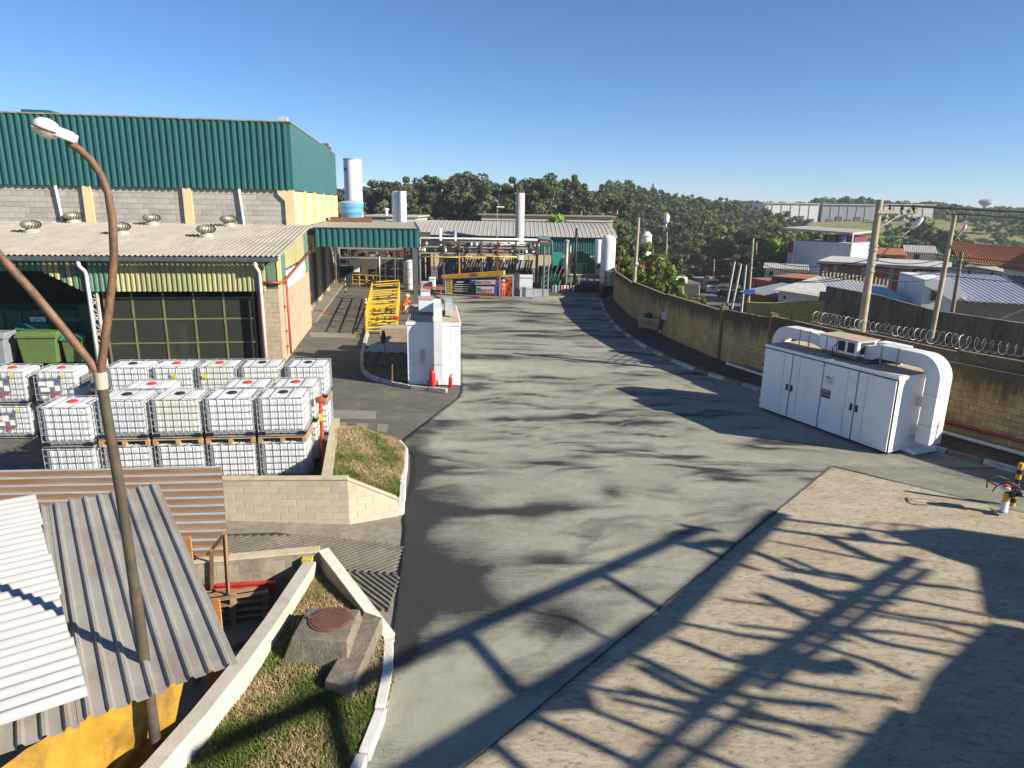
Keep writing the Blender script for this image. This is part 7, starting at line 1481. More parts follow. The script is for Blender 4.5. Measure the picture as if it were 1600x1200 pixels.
m = MB(); m.bar(t1 + Vector((-.1, -.15, -.45)), t1 + Vector((1.5, .1, -.42)), .10, .12); m.build('crossarm', POLC, P1); m = MB(); m.bar(t1 + Vector((0, -.1, -1.1)), t1 + Vector((.9, 0, -.5)), .04); m.build('arm_brace', GALV, P1)
for k in (.35, .8, 1.25): m = MB(); m.lathe(t1 + Vector((k + .05, -.05, -.37)), [(.03, 0), (.06, .06), (.03, .1), (.055, .15), (.02, .2)], 10); m.build('insulator', BPL, P1, True)
lamp(P1, D(1368, 408, 26.8), D(1425, 356, 26.2)); 
for yy_ in (385, 392, 415, 425): m = MB(); c = D(1375 - (yy_ - 312) * .14, yy_, 27.0); m.lathe(c, [(.18, 0), (.18, .05)], 12); m.build('clamp', GALV, P1, 40)
P2, t2, b2 = upole('slimmer leaning utility pole before the white house', (1492, 336), (1459, 506), 35.0, .14, .095)
m = MB(); m.bar(t2 + Vector((-.45, 0, -.1)), t2 + Vector((.65, 0, -.05)), .08); m.bar(t2 + Vector((0, 0, -.7)), t2 + Vector((.4, 0, -.15)), .03); m.build('crossarm', POLD, P2)
for k in (-.35, .15, .55): m = MB(); m.lathe(t2 + Vector((k, 0, -.02)), [(.03, 0), (.05, .06), (.02, .16)], 8); m.build('insulator', BPL, P2, True)
lamp(P2, D(1480, 395, 35), D(1503, 361, 34.5), .4)
upole('dark wooden service pole close beside the white house', (1503, 393), (1487, 494), 37.0, .11, .09, POLD)
P4, t4, b4 = upole('concrete pole at the bend of the boundary wall beside the shrubs', (998, 340), (991, 441), 53.5, .16, .11)
m = MB(); m.lathe(D(993, 415, 53.5), [(.2, 0), (.24, .1), (.2, .3)], 12); m.build('clamp_box', GALV, P4, True)
P5, t5, b5 = upole('street pole with a small blue sign above the olive wall', (1177, 372), (1168, 490), 52.0, .10, .08)
m = MB(); q = D(1171, 456, 51.8); m.ob(q, (.42, 0, 0), (0, .02, 0), (0, 0, .17)); m.build('blue_sign', M('sign_blue', (.02, .08, .42), .5), P5)
for i, (tx, ty, bx, by, Y) in enumerate(((1148, 408, 1136, 472, 70), (1158, 412, 1146, 470, 70.5), (1166, 414, 1161, 462, 72))): upole(['leftmost of the three bare posts by the street corner', 'middle of the three bare posts by the street corner', 'rightmost of the three bare posts by the street corner'][i], (tx, ty), (bx, by), Y, .12, .10, M('post_white', (.45, .43, .40), .9))
for i, (px, pt_, pb_, Y) in enumerate(((1042, 362, 400, 120), (1068, 430, 450, 95), (1116, 405, 425, 150), (1182, 378, 412, 130))):
    upole(['far utility pole above the shrubs near the bend', 'short pole near the loaded truck', 'far pole behind the white truck cab', 'far pole left of the blue house'][i], (px, pt_), (px - 1, pb_), Y, .16, .12)
wr_ = thing('overhead_wires', 'bundle of thin overhead wires strung between the utility poles', 'wires', t1); 
def wire(p, q, sag, r=.02):
    m = MB(); m.tube([p.lerp(q, i / 14) - Vector((0, 0, sag * 4 * (i / 14) * (1 - i / 14))) for i in range(15)], r, 4); m.build('wire', BPL, wr_)
for k in (.35, .8, 1.25): wire(t1 + Vector((k, 0, -.2)), Vector((t1.x + 26 + k, t1.y - 6, t1.z + .1)), .4)
for k in (-.3, .1, .5): wire(t2 + Vector((k, 0, .05)), Vector((t2.x + 30, t2.y - 6, t2.z + .2)), .4)
for (ya, yb, dz) in ((405, 400, .7), (412, 408, .8), (420, 420, .9), (430, 430, .6)):
    wire(D(1375 - (ya - 312) * .14, ya, 27), D(1170, yb - 10, 52), dz); wire(D(1375 - (ya - 312) * .14, ya, 27), D(1490 - (yb - 336) * .19, yb + 2, 35), .25); wire(D(1490 - (yb - 336) * .19, yb, 35), Vector((48, 26, D(1490, yb, 35).z)), .5)
wire(t4, t5, 1.4); wire(t4 - Vector((0, 0, 1.2)), t5 - Vector((0, 0, 1.2)), 1.3); wire(t4 - Vector((0, 0, 1.9)), D(1175, 400, 52), 1.2); wire(t4, D(1042, 363, 120), 1.0, .02); wire(t5, D(1182, 380, 130), 1.0, .02); wire(D(994, 345, 53.5), Vector((-60, 62, 3.4)), .6) if False else None
# ------------------------------------------------------------------ vehicles on the street
def truck(lab, x, y, rz, cabm, loaded=False):
    o = thing('truck', lab, 'truck', (x, y, tz(x, y) + .26), rz); s = Vector((0, 0, 0)); m = MB(); loc = wloc(o)
    def bx(name, mt, x0, x1, y0, y1, z0, z1, bev=.05, par=None):
        m = MB(); m.box(x0 + loc.x, x1 + loc.x, y0 + loc.y, y1 + loc.y, z0 + loc.z, z1 + loc.z); return m.build(name, mt, par or o, bevel=bev)
    bx('cab', cabm, -1.2, 1.2, -1.0, .8, .75, 2.9, .12); bx('windscreen', GLASS, -1.05, 1.05, -1.06, -1.0, 1.85, 2.6, .0); bx('grille', BPL, -.6, .6, -1.05, -1.0, 1.1, 1.5, 0); bx('bumper', cabm, -1.25, 1.25, -1.15, -.9, .45, .8, .05); bx('roof_box', TIMB, -1.0, 1.0, -.4, 1.2, 2.9, 3.3, .04)
    bx('chassis', BPL, -.5, .5, .8, 7, .6, .9, 0); bx('cargo_box', M('tipper_dark', (.06, .06, .06), .7) if loaded else GREY, -1.25, 1.25, 1.1, 6.8, .95, 2.3 if loaded else 2.6, .03)
    for sx in (-1.05, 1.05):
        for yy in (-.2, 4.6, 5.8):
            m = MB(); m.tube([(sx - .15 + loc.x, yy + loc.y, .5 + loc.z), (sx + .15 + loc.x, yy + loc.y, .5 + loc.z)], .5, 16); w_ = m.build('wheel', BPL, o, 40); m = MB(); m.tube([(sx - .16 + loc.x, yy + loc.y, .5 + loc.z), (sx + .16 + loc.x, yy + loc.y, .5 + loc.z)], .22, 12); m.build('rim', GREY, w_, 40)
    for sx in (-.95, .95): bx('headlight', WHITE, sx - .15, sx + .15, -1.17, -1.15, .85, 1.05, 0)
    for sx in (-1.4, 1.4): bx('mirror', BPL, sx - .1, sx + .1, -1.0, -.85, 1.9, 2.5, 0)
    return o
p = D(1109, 452, 136); truck('white truck facing the camera on the street below the trees', p.x, 136, .12, WHITE)
def scrap_truck():
    p = D(1079, 462, 96); x, y = p.x, 96; o = thing('truck', 'parked truck with a dark tipper body heaped with rusty scrap', 'truck', (x, y, tz(x, y) + .26), .1); loc = wloc(o); r = random.Random(3)
    def bx(nm, mt, a, b, c, d, e, f, bev=.0): m = MB(); m.box(a + loc.x, b + loc.x, c + loc.y, d + loc.y, e + loc.z, f + loc.z); return m.build(nm, mt, o, bevel=bev)
    bx('tailgate', M('tipper_black', (.03, .03, .03), .7), -1.2, 1.2, 0, .12, .9, 2.4); bx('side_board', MATS['tipper_black'], -1.25, -1.15, 0, 5, .9, 2.5); bx('side_board', WHITE, 1.15, 1.25, 0, 5, .9, 2.6); bx('bed', MATS['tipper_black'], -1.2, 1.2, .1, 5, .8, .95); bx('cab', WHITE, -1.1, 1.3, 5.3, 7, .7, 2.9, .1); bx('header', RUST, -1.25, 1.25, -.05, .1, 2.4, 2.6)
    m = MB()
    for k in range(60): c = Vector((r.uniform(-1.6, 1.0), r.uniform(-3.0, -.4), r.uniform(.2, .9))) + loc; d = Vector((r.uniform(-1, 1), r.uniform(-1, 1), r.uniform(-.4, .4))).normalized(); m.bar(c - d * .5, c + d * .5, r.uniform(.03, .1))
    stuff(m.build('scrap_heap', RUST, o))
    for sx in (-1, 1):
        for yy in (1.0, 2.2, 6): m = MB(); m.tube([(sx - .15 + loc.x, yy + loc.y, .45 + loc.z), (sx + .15 + loc.x, yy + loc.y, .45 + loc.z)], .45, 14); m.build('wheel', BPL, o, 40)
scrap_truck()
def car(lab, px, py, Y, rz, mt):
    p = D(px, py, Y); o = thing('parked_car', lab, 'car', (p.x, Y, tz(p.x, Y) + .26), rz, group='cars on the street'); loc = wloc(o); m = MB()
    prof = [(-2.1, .35), (-2.1, .75), (-1.3, .9), (-.7, 1.42), (.9, 1.45), (1.6, .95), (2.1, .85), (2.1, .35)]
    m.prism([(-.82 + loc.x, y + loc.y, z + loc.z) for y, z in prof], (1.64, 0, 0)); m.build('body', mt, o, bevel=.06)
    m = MB(); m.prism([(-.84 + loc.x, y + loc.y, z + loc.z) for y, z in [(-1.15, .95), (-.65, 1.36), (.85, 1.38), (1.4, .97)]], (1.68, 0, 0)); m.build('side_glass', GLASS, o)
    m = MB(); m.prism([(-.7 + loc.x, -1.27 + loc.y, .95 + loc.z), (.7 + loc.x, -1.27 + loc.y, .95 + loc.z), (.62 + loc.x, -.74 + loc.y, 1.42 + loc.z), (-.62 + loc.x, -.74 + loc.y, 1.42 + loc.z)], (0, -.03, .02)); m.build('windscreen', GLASS, o)
    for sx in (-.72, .72):
        for yy in (-1.3, 1.3): m = MB(); m.tube([(sx - .1 + loc.x, yy + loc.y, .31 + loc.z), (sx + .1 + loc.x, yy + loc.y, .31 + loc.z)], .31, 14); m.build('wheel', BPL, o, 40)
car('dark parked car in the shade beside the street posts', 1163, 448, 128, .2, M('car_blue', (.03, .05, .10), .25)); car('black parked car left of the posts', 1136, 458, 118, .3, M('car_black', (.012, .012, .014), .25)); car('dark car beside the white truck', 1092, 452, 140, .1, M('car_slate', (.05, .06, .08), .3)); car('silver car at the far end of the street', 1125, 429, 172, .4, M('car_silver', (.4, .4, .42), .3)); car('grey car behind the silver one at the street end', 1140, 428, 176, .9, M('car_grey', (.2, .2, .22), .3))
# ------------------------------------------------------------------ far landmarks
fh = [('far_hall', 'long white factory hall on the far hill, left one', 1193, 1286, 318, 344, M('far_white', (.55, .55, .53), .8, var=.05, scale=.1)), ('far_hall', 'grey factory hall between the two pale ones on the far hill', 1286, 1367, 320, 344, M('far_grey', (.23, .24, .27), .8)), ('far_hall', 'pale factory hall with a round emblem on the far hill', 1367, 1452, 320, 347, M('far_pale', (.42, .42, .41), .8))]
for i, (nm, lb, a, b, yt, yb, mt) in enumerate(fh):
    p, q = D(a, yt, 340), D(b, yt + 1, 336 + 4 * i); o = thing(nm, lb, 'hall', (p.x, 340, 0), group='factory halls on the far hill'); m = MB(); m.prism([(p.x, 340, -2), (q.x, 340, -2), (q.x, 340, q.z), (p.x, 340, p.z)], (8, 60, 0)); m.build('wall', mt, o)
    m = MB(); m.prism([(p.x - .5, 339.4, p.z), (q.x + .2, 339.4, q.z), (q.x + .2, 339.4, q.z + .5), (p.x - .5, 339.4, p.z + .5)], (8, 61, 0)); m.build('roof', M('far_roof', (.32, .32, .31), .8), o)
    for k in range(5): x = p.x + (q.x - p.x) * (.1 + .18 * k); m = MB(); m.box(x, x + 3, 339.7, 339.95, 0, 4.2 if k % 2 else 3); m.build('door', M('far_door', (.10, .09, .08), .9), o)
    for k in range(1, 6): x = p.x + (q.x - p.x) * k / 6; m = MB(); m.box(x - .1, x + .1, 339.8, 339.98, 0, p.z - .1); m.build('panel_joint', M('far_joint', (.36, .36, .35), .9), o)
e = D(1436, 325, 339); m = MB(); m.tube([e + Vector((2.0 * math.cos(k * .393), 0, 1.4 * math.sin(k * .393))) for k in range(17)], .25, 6); m.build('emblem', M('emblem_ochre', (.45, .32, .12), .8), o)
for (nm, lb, px, yt, yb, r, Y, mt) in (('chimney', 'grey concrete chimney rising from the wooded hill', 1022, 287, 312, 1.1, 420, GREY), ('water_tank', 'small white tank on a stand among the hill trees', 1042, 334, 350, .75, 190, WTANK)):
    c = D(px, yt, Y); o = thing(nm, lb, nm.replace('_', ' '), (c.x, Y, D(px, yb, Y).z)); m = MB(); m.lathe((c.x, Y, D(px, yb, Y).z - 6), [(r * (.3 if nm == 'water_tank' else 1), 0), (r * (.3 if nm == 'water_tank' else 1), D(px, yb, Y).z * 0 + 6 + (0 if nm == 'water_tank' else 1)), (r, 6.6), (r, c.z - D(px, yb, Y).z + 5.4), (r * .6, c.z - D(px, yb, Y).z + 6)], 18); m.build('shaft', mt, o, 40)
    m = MB(); m.lathe((c.x, Y, c.z - .1), [(r * .7, 0), (r * .2, .5)], 14); m.build('cap', GREY, o)
c = D(1541, 311, 620); o = thing('water_tower', 'far mushroom shaped water tower on the right skyline', 'water tower', (c.x, 620, 0)); m = MB(); m.lathe((c.x, 620, -2), [(2.0, 0), (1.6, c.z - 5), (1.8, c.z - 4)], 16); m.build('stem', GREY, o, 40); m = MB(); m.lathe((c.x, 620, c.z - 6), [(2, 0), (5.2, 2.5), (5.4, 4.5), (3, 5.8), (.8, 6)], 20); m.build('bowl', GREY, o, 40)
c = D(1010, 372, 100); o = thing('white_silo', 'short white storage tank among the shrubs behind the wall', 'tank', (c.x, 100, -6)); m = MB(); m.lathe((c.x, 100, -6), [(.75, 0), (.75, D(1012, 362, 100).z + 5.5), (.3, D(1012, 362, 100).z + 6)], 20); m.build('shell', WTANK, o, 40); m = MB(); m.lathe((c.x, 100, D(1012, 362, 100).z - .6), [(.85, 0), (.85, .08)], 20); m.build('rail_ring', YPIPE, o, 40)
# ------------------------------------------------------------------ trees
def leaf_material(name, dark, mid, light, dry=None):
    t = NT(name); at = t.new('ShaderNodeAttribute', attribute_name='tone').outputs['Fac']
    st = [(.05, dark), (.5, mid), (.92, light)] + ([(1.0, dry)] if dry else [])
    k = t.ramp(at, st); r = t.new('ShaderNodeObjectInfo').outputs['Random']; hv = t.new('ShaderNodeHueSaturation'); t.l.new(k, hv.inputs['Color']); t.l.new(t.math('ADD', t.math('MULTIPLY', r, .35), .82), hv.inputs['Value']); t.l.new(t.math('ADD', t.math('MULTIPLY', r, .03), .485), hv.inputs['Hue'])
    t.col(hv.outputs[0]); t.rough(.7); t.b.inputs['Specular IOR Level'].default_value = .25
    tr = t.new('ShaderNodeBsdfTranslucent'); t.l.new(hv.outputs[0], tr.inputs[0]); mx = t.new('ShaderNodeMixShader'); mx.inputs[0].default_value = .22
    t.l.new(t.b.outputs[0], mx.inputs[1]); t.l.new(tr.outputs[0], mx.inputs[2]); t.l.new(mx.outputs[0], t.out.inputs[0]); return t.mat
LEUC = leaf_material('eucalyptus_leaf', (.034, .048, .020), (.078, .102, .042), (.15, .175, .08)); LBRD = leaf_material('broad_leaf', (.030, .050, .013), (.070, .108, .026), (.145, .195, .05)); LBRT = leaf_material('bright_leaf', (.05, .09, .015), (.11, .18, .03), (.20, .27, .05)); LRED = leaf_material('rusty_leaf', (.05, .065, .018), (.11, .10, .03), (.24, .12, .045)); BARK = M('bark', (.16, .12, .085), .95, var=.3, scale=3); BARKP = M('pale_bark', (.30, .25, .19), .9, var=.25, scale=2)
def leaves(r, centers, radii, per, size, flat=.75):
    C = np.repeat(np.asarray(centers), per, 0); R = np.repeat(np.asarray(radii), per, 0); n = len(C)
    d = r.normal(size=(n, 3)); d /= np.linalg.norm(d, axis=1)[:, None]; rad = (.55 + .45 * r.rand(n) ** .5)[:, None]
    P = C + d * R * rad * np.array([1, 1, flat]); nrm = d + r.normal(size=(n, 3)) * .6; nrm /= np.linalg.norm(nrm, axis=1)[:, None]
    a = np.cross(nrm, r.normal(size=(n, 3))); a /= np.linalg.norm(a, axis=1)[:, None]; b = np.cross(nrm, a); s = (size * (.6 + .8 * r.rand(n)))[:, None]
    V = np.stack([P - a * s - b * s * .5, P + a * s * .2 - b * s * .7, P + a * s + b * s * .4, P - a * s * .1 + b * s * .7], 1).reshape(-1, 3)
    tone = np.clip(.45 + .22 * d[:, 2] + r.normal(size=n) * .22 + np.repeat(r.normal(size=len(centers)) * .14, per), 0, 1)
    return V, np.repeat(tone, 4)
def crown_pts(r, h0, h1, rx, n, kind):
    C = []; R = []
    while len(C) < n:
        z = r.rand(); x, y = r.uniform(-1, 1, 2); rr = math.hypot(x, y)
        env = {'euc': .55 + .5 * math.sin(math.pi * min(1, z * .95 + .05)) * (1 if z < .75 else (1.25 - z) * 2), 'round': math.sqrt(max(0, 1 - (1.7 * z - .75) ** 2)) if True else 1, 'wide': math.sqrt(max(0.05, 1 - (1.1 * z) ** 2))}[kind]
        env = max(.18, env)
        if rr > env or rr < env * .35 * r.rand(): continue
        C.append((x * rx, y * rx, h0 + (h1 - h0) * z)); k = rx * (.17 + .17 * r.rand()); R.append((k, k, k))
    return np.array(C), np.array(R)
def tree_proto(seed, H, h0, rx, nc, per, leaf, kind, mat, bark, name='tree'):
    r = np.random.RandomState(seed); o = thing(name, '', 'tree'); C, R = crown_pts(r, h0 * H, H * .95, rx, nc, kind); V, tone = leaves(r, C, R, per, leaf)
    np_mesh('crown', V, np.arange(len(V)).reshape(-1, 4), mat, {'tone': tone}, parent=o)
    m = MB(); tr = H * .016 + .06; lean = r.uniform(-.03, .03, 2) * H; top = Vector((lean[0], lean[1], H * .8)); m.tube([(0, 0, -1.5), (lean[0] * .3, lean[1] * .3, H * .35), top], [tr * 1.3, tr, tr * .3], 7)
    for i in range(9): c = Vector(C[r.randint(len(C))]); s = Vector((0, 0, 0)).lerp(top, .3 + .5 * r.rand()); m.tube([s, s.lerp(c, .5) + Vector((0, 0, -.2)), c], [tr * .45, tr * .3, tr * .12], 5, False)
    m.build('trunk', bark, o, True); return o
EUC = [tree_proto(100 + i, 22, .30, (4.4, 5.0, 4.0, 4.7)[i], (60, 66, 52, 60)[i], 130, .25, 'euc', LEUC, BARKP, 'eucalyptus_tree') for i in range(4)]
used = set()
def place_tree(pool, k, loc, rz, sc, lab, grp):
    o = pool[k] if (id(pool), k) not in used else copy_tree(pool[k]); used.add((id(pool), k)); put(o, loc, rz, lab, grp, sc); return o
rt = random.Random(12)
EU = [(515, 284), (530, 288), (548, 290), (566, 283), (583, 288), (598, 278), (617, 271), (634, 282), (652, 283), (668, 272), (684, 270), (700, 266), (717, 268), (733, 265), (750, 270), (768, 274), (786, 288), (803, 284), (818, 272), (835, 268), (850, 264), (868, 276), (884, 268), (898, 272), (912, 294), (928, 297), (945, 298), (962, 296)]
_o = ['first', 'second', 'third', 'fourth', 'fifth', 'sixth', 'seventh', 'eighth', 'ninth', 'tenth']
def eul(i):
    px = EU[i][0]
    for a, b, nm in ((0, 552, 'left of the tall white silo'), (552, 626, 'between the white silo and the double silo'), (626, 720, 'right of the double silo'), (720, 806, 'left of the slim concrete tower'), (806, 875, 'right of the slim concrete tower'), (875, 1000, 'before the wooded hill')):
        if a <= px < b: k = [q for q in EU if a <= q[0] < b].index(EU[i]); return 'tall eucalyptus %s, %s from the left there' % (nm, _o[k])
EUL = [eul(i) for i in range(len(EU))]
for i, (px, py) in enumerate(EU):
    Y = 128 + rt.uniform(-6, 12); p = D(px, py, Y); zb = tz(p.x, Y); k = i % 4
    side = 'left of the slim concrete tower' if px < 806 else 'right of the slim concrete tower'
    place_tree(EUC, k, (p.x, Y, zb), rt.uniform(0, 6.28), (rt.uniform(.85, 1.05), rt.uniform(.85, 1.05), (p.z - zb) / 21.6), EUL[i], 'eucalyptus row ' + side.split(' of')[0])
def wood(name, lab, spots, seed, mat, per=40, nc=20, leaf=.42, kinds=('round',)):
    r = np.random.RandomState(seed); VV = []; TT = []
    for (x, y, z, h, rx) in spots:
        C, R = crown_pts(r, h * .18, h * .92, rx, nc, kinds[r.randint(len(kinds))]); V, t = leaves(r, C, R, per, leaf * (rx / 4) ** .5); V = V + np.array([x, y, z]); VV.append(V); TT.append(np.clip(t + r.normal() * .16, 0, 1))
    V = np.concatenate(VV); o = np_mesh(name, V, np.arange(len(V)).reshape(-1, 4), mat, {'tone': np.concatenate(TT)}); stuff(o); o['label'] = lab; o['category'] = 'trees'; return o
sp = []
for i in range(400):
    Y = rt.uniform(158, 310); px = rt.uniform(935, 1345); x = D(px, 400, Y).x
    lim = np.interp(px, [935, 1180, 1240, 1345], [310, 310, 285, 205])
    if Y > lim: continue
    if any((x - a) ** 2 + (Y - b) ** 2 < 20 for a, b, *_ in sp): continue
    if 158 < Y < 200 and abs(x - np.interp(Y, [150, 172, 196], [45, 54, 68])) < 6: continue
    sp.append((x, Y, tz(x, Y), rt.uniform(7.5, 11.5), rt.uniform(3.0, 4.8)))
wood('hill_wood', 'dense dark green wood covering the hill behind the street', sp, 5, LBRD)
sp = []
for i in range(300):                                          # low trees in the dip under the eucalyptus and behind the shrubs
    Y = rt.uniform(105, 160); px = rt.uniform(955, 1062); x = D(px, 400, Y).x
    if any((x - a) ** 2 + (Y - b) ** 2 < 14 for a, b, *_ in sp) or abs(x - np.interp(Y, [62, 104, 128, 150], [18.5, 31, 38, 45])) < 6.5: continue
    sp.append((x, Y, tz(x, Y), rt.uniform(5.5, 8.5), rt.uniform(2.4, 3.6)))
wood('roadside_wood', 'band of mixed trees between the boundary wall and the hill wood', sp, 6, LBRD)
sp = []
for i in range(130):
    px = rt.uniform(500, 965); Y = rt.uniform(118, 126); x = D(px, 340, Y).x; top = D(px, rt.uniform(318, 345), Y).z; z = tz(x, Y); sp.append((x, Y, z, top - z, rt.uniform(2.5, 3.6)))
wood('undergrowth', 'dark bushy undergrowth below the eucalyptus row', sp, 8, LEUC, 26, 22, .5, ('euc', 'round'))
sp = []
for i in range(260):
    px = rt.uniform(1235, 1490); Y = rt.uniform(185, 262); x = D(px, 380, Y).x
    if Y > np.interp(px, [1235, 1330, 1400, 1490], [250, 222, 212, 205]): continue
    if any((x - a) ** 2 + (Y - b) ** 2 < 16 for a, b, *_ in sp): continue
    sp.append((x, Y, tz(x, Y), rt.uniform(5.5, 9), rt.uniform(2.8, 4.4)))
wood('slope_wood', 'dark trees at the foot of the grassy slope behind the houses', sp, 9, LBRD)
sp = []
for i in range(330):
    px = rt.uniform(1380, 1640); Y = rt.uniform(200, 420); x = D(px, 350, Y).x
    if vnoise(x / 14, Y / 14) < .66 and px < 1560: continue
    if any((x - a) ** 2 + (Y - b) ** 2 < 9 for a, b, *_ in sp): continue
    sp.append((x, Y, tz(x, Y), rt.uniform(2.5, 5.5), rt.uniform(2.0, 3.6)))
wood('slope_bushes', 'scattered olive bushes on the dry grassy slope at the right', sp, 10, LBRT, 26, 14, .55)
sp = []
for i in range(230):
    px = rt.uniform(1000, 1660); Y = rt.uniform(420, 520); x = D(px, 320, Y).x; z = tz(x, Y)
    yt = np.interp(px, [1000, 1100, 1190, 1262, 1275, 1330, 1375, 1390, 1450, 1470, 1500, 1545, 1600, 1660], [312, 312, 313, 316, 308, 305, 308, 315, 313, 314, 321, 325, 327, 326]); top = D(px, yt + rt.uniform(0, 5), Y).z
    sp.append((x, Y, z, max(4, top - z), rt.uniform(4, 7)))
wood('skyline_trees', 'far line of trees along the skyline behind the factory halls', sp, 11, LBRD, 20, 16, .8)
# single trees and shrubs one can pick out
RND_T = [tree_proto(200 + i, 7.5, .15, 3.4, 40, 70, .26, 'round', (LRED, LBRD, LBRT, LBRD)[i], BARK, 'leafy_tree') for i in range(4)]
SOLO = [(1088, 381, 162, 0, 1.2, 'round street tree with a rusty brown crown above the white truck', 436), (1128, 390, 168, 1, .8, 'dark round tree right of the rusty crowned street tree', 432), (1196, 388, 112, 3, 1.0, 'dark tree in front of the blue house', 428), (1165, 394, 150, 1, .8, 'dark tree over the parked cars', 436), (1452, 347, 200, 3, 1.5, 'large dark round tree below the far factory halls', 395), (1205, 352, 160, 3, 1.2, 'umbrella shaped tree on the near edge of the hill wood', 400), (1232, 372, 118, 2, .9, 'bright green tree left of the blue house', 405), (1265, 360, 130, 2, .8, 'bright green tree behind the blue house canopy', 392), (1385, 372, 170, 2, 1.0, 'bright green tree behind the brick building', 400), (1150, 352, 165, 1, 1.2, 'dark tree above the street end', 400)]
for (px, py, Y, k, s, lab, pb) in SOLO:
    p = D(px, py, Y); zb = tz(p.x, Y); h = max(3, p.z - zb); o = place_tree(RND_T, k, (p.x, Y, zb), rt.uniform(0, 6), (s * 1.25 * h / 9, s * 1.25 * h / 9, h / 7.2), lab, None)
SHR = [tree_proto(300 + i, 4.2, .08, 1.7, 34, 80, .15, 'round', (LRED, LBRT, LBRD)[i], BARK, 'shrub') for i in range(3)]
for o in SHR: o['category'] = 'shrub'
SS = [(974, 395, 62, 0, 1.0, 'rusty leaved shrub behind the tall white tank'), (988, 405, 60, 1, .9, 'green shrub at the wall bend left of the pole'), (1012, 398, 64, 0, 1.1, 'rusty green shrub right of the concrete pole'), (1030, 410, 60, 1, .8, 'bright green bush topping the boundary wall'), (1044, 420, 58, 1, .75, 'lower bright green bush right of the other bush'), (966, 372, 70, 2, 1.2, 'dark green tree top behind the tall white tank'), (1000, 380, 78, 2, 1.2, 'dark green shrub behind the concrete pole'), (875, 343, 100, 1, 1.0, 'round green treetop peeking over the long hall roof'), (1025, 390, 80, 0, 1.0, 'reddish shrub above the bright green bush'), (1103, 470, 40, 1, .35, 'leafy banana like plant at the wall beside the street'), (1130, 480, 39, 1, .3, 'small leafy plant at the step of the boundary wall')]
for (px, py, Y, k, s, lab) in SS:
    p = D(px, py, Y); zb = tz(p.x, Y); h = max(1.2, p.z - zb); place_tree(SHR, k, (p.x, Y, zb), rt.uniform(0, 6), (s * 1.1 * max(.6, h / 5), s * 1.1 * max(.6, h / 5), h / 4.1), lab, None)
for pool in (EUC, RND_T, SHR):
    for k, o in enumerate(pool):
        if (id(pool), k) not in used:
            for c in list(o.children): bpy.data.objects.remove(c)
            bpy.data.objects.remove(o)

# ------------------------------------------------------------------ thin morning haze over the valley
hz = MB(); hz.box(-1300, 2500, -110, 3100, -26, 48); hzm = bpy.data.materials.new('haze_air'); hzm.use_nodes = True; hn = hzm.node_tree.nodes; hn.clear(); ho = hn.new('ShaderNodeOutputMaterial'); hv_ = hn.new('ShaderNodeVolumePrincipled')
hv_.inputs['Color'].default_value = (.78, .86, .95, 1); hv_.inputs['Density'].default_value = .0003; hv_.inputs['Anisotropy'].default_value = 0.0; hzm.node_tree.links.new(hv_.outputs[0], ho.inputs['Volume'])
stuff(hz.build('haze', hzm))
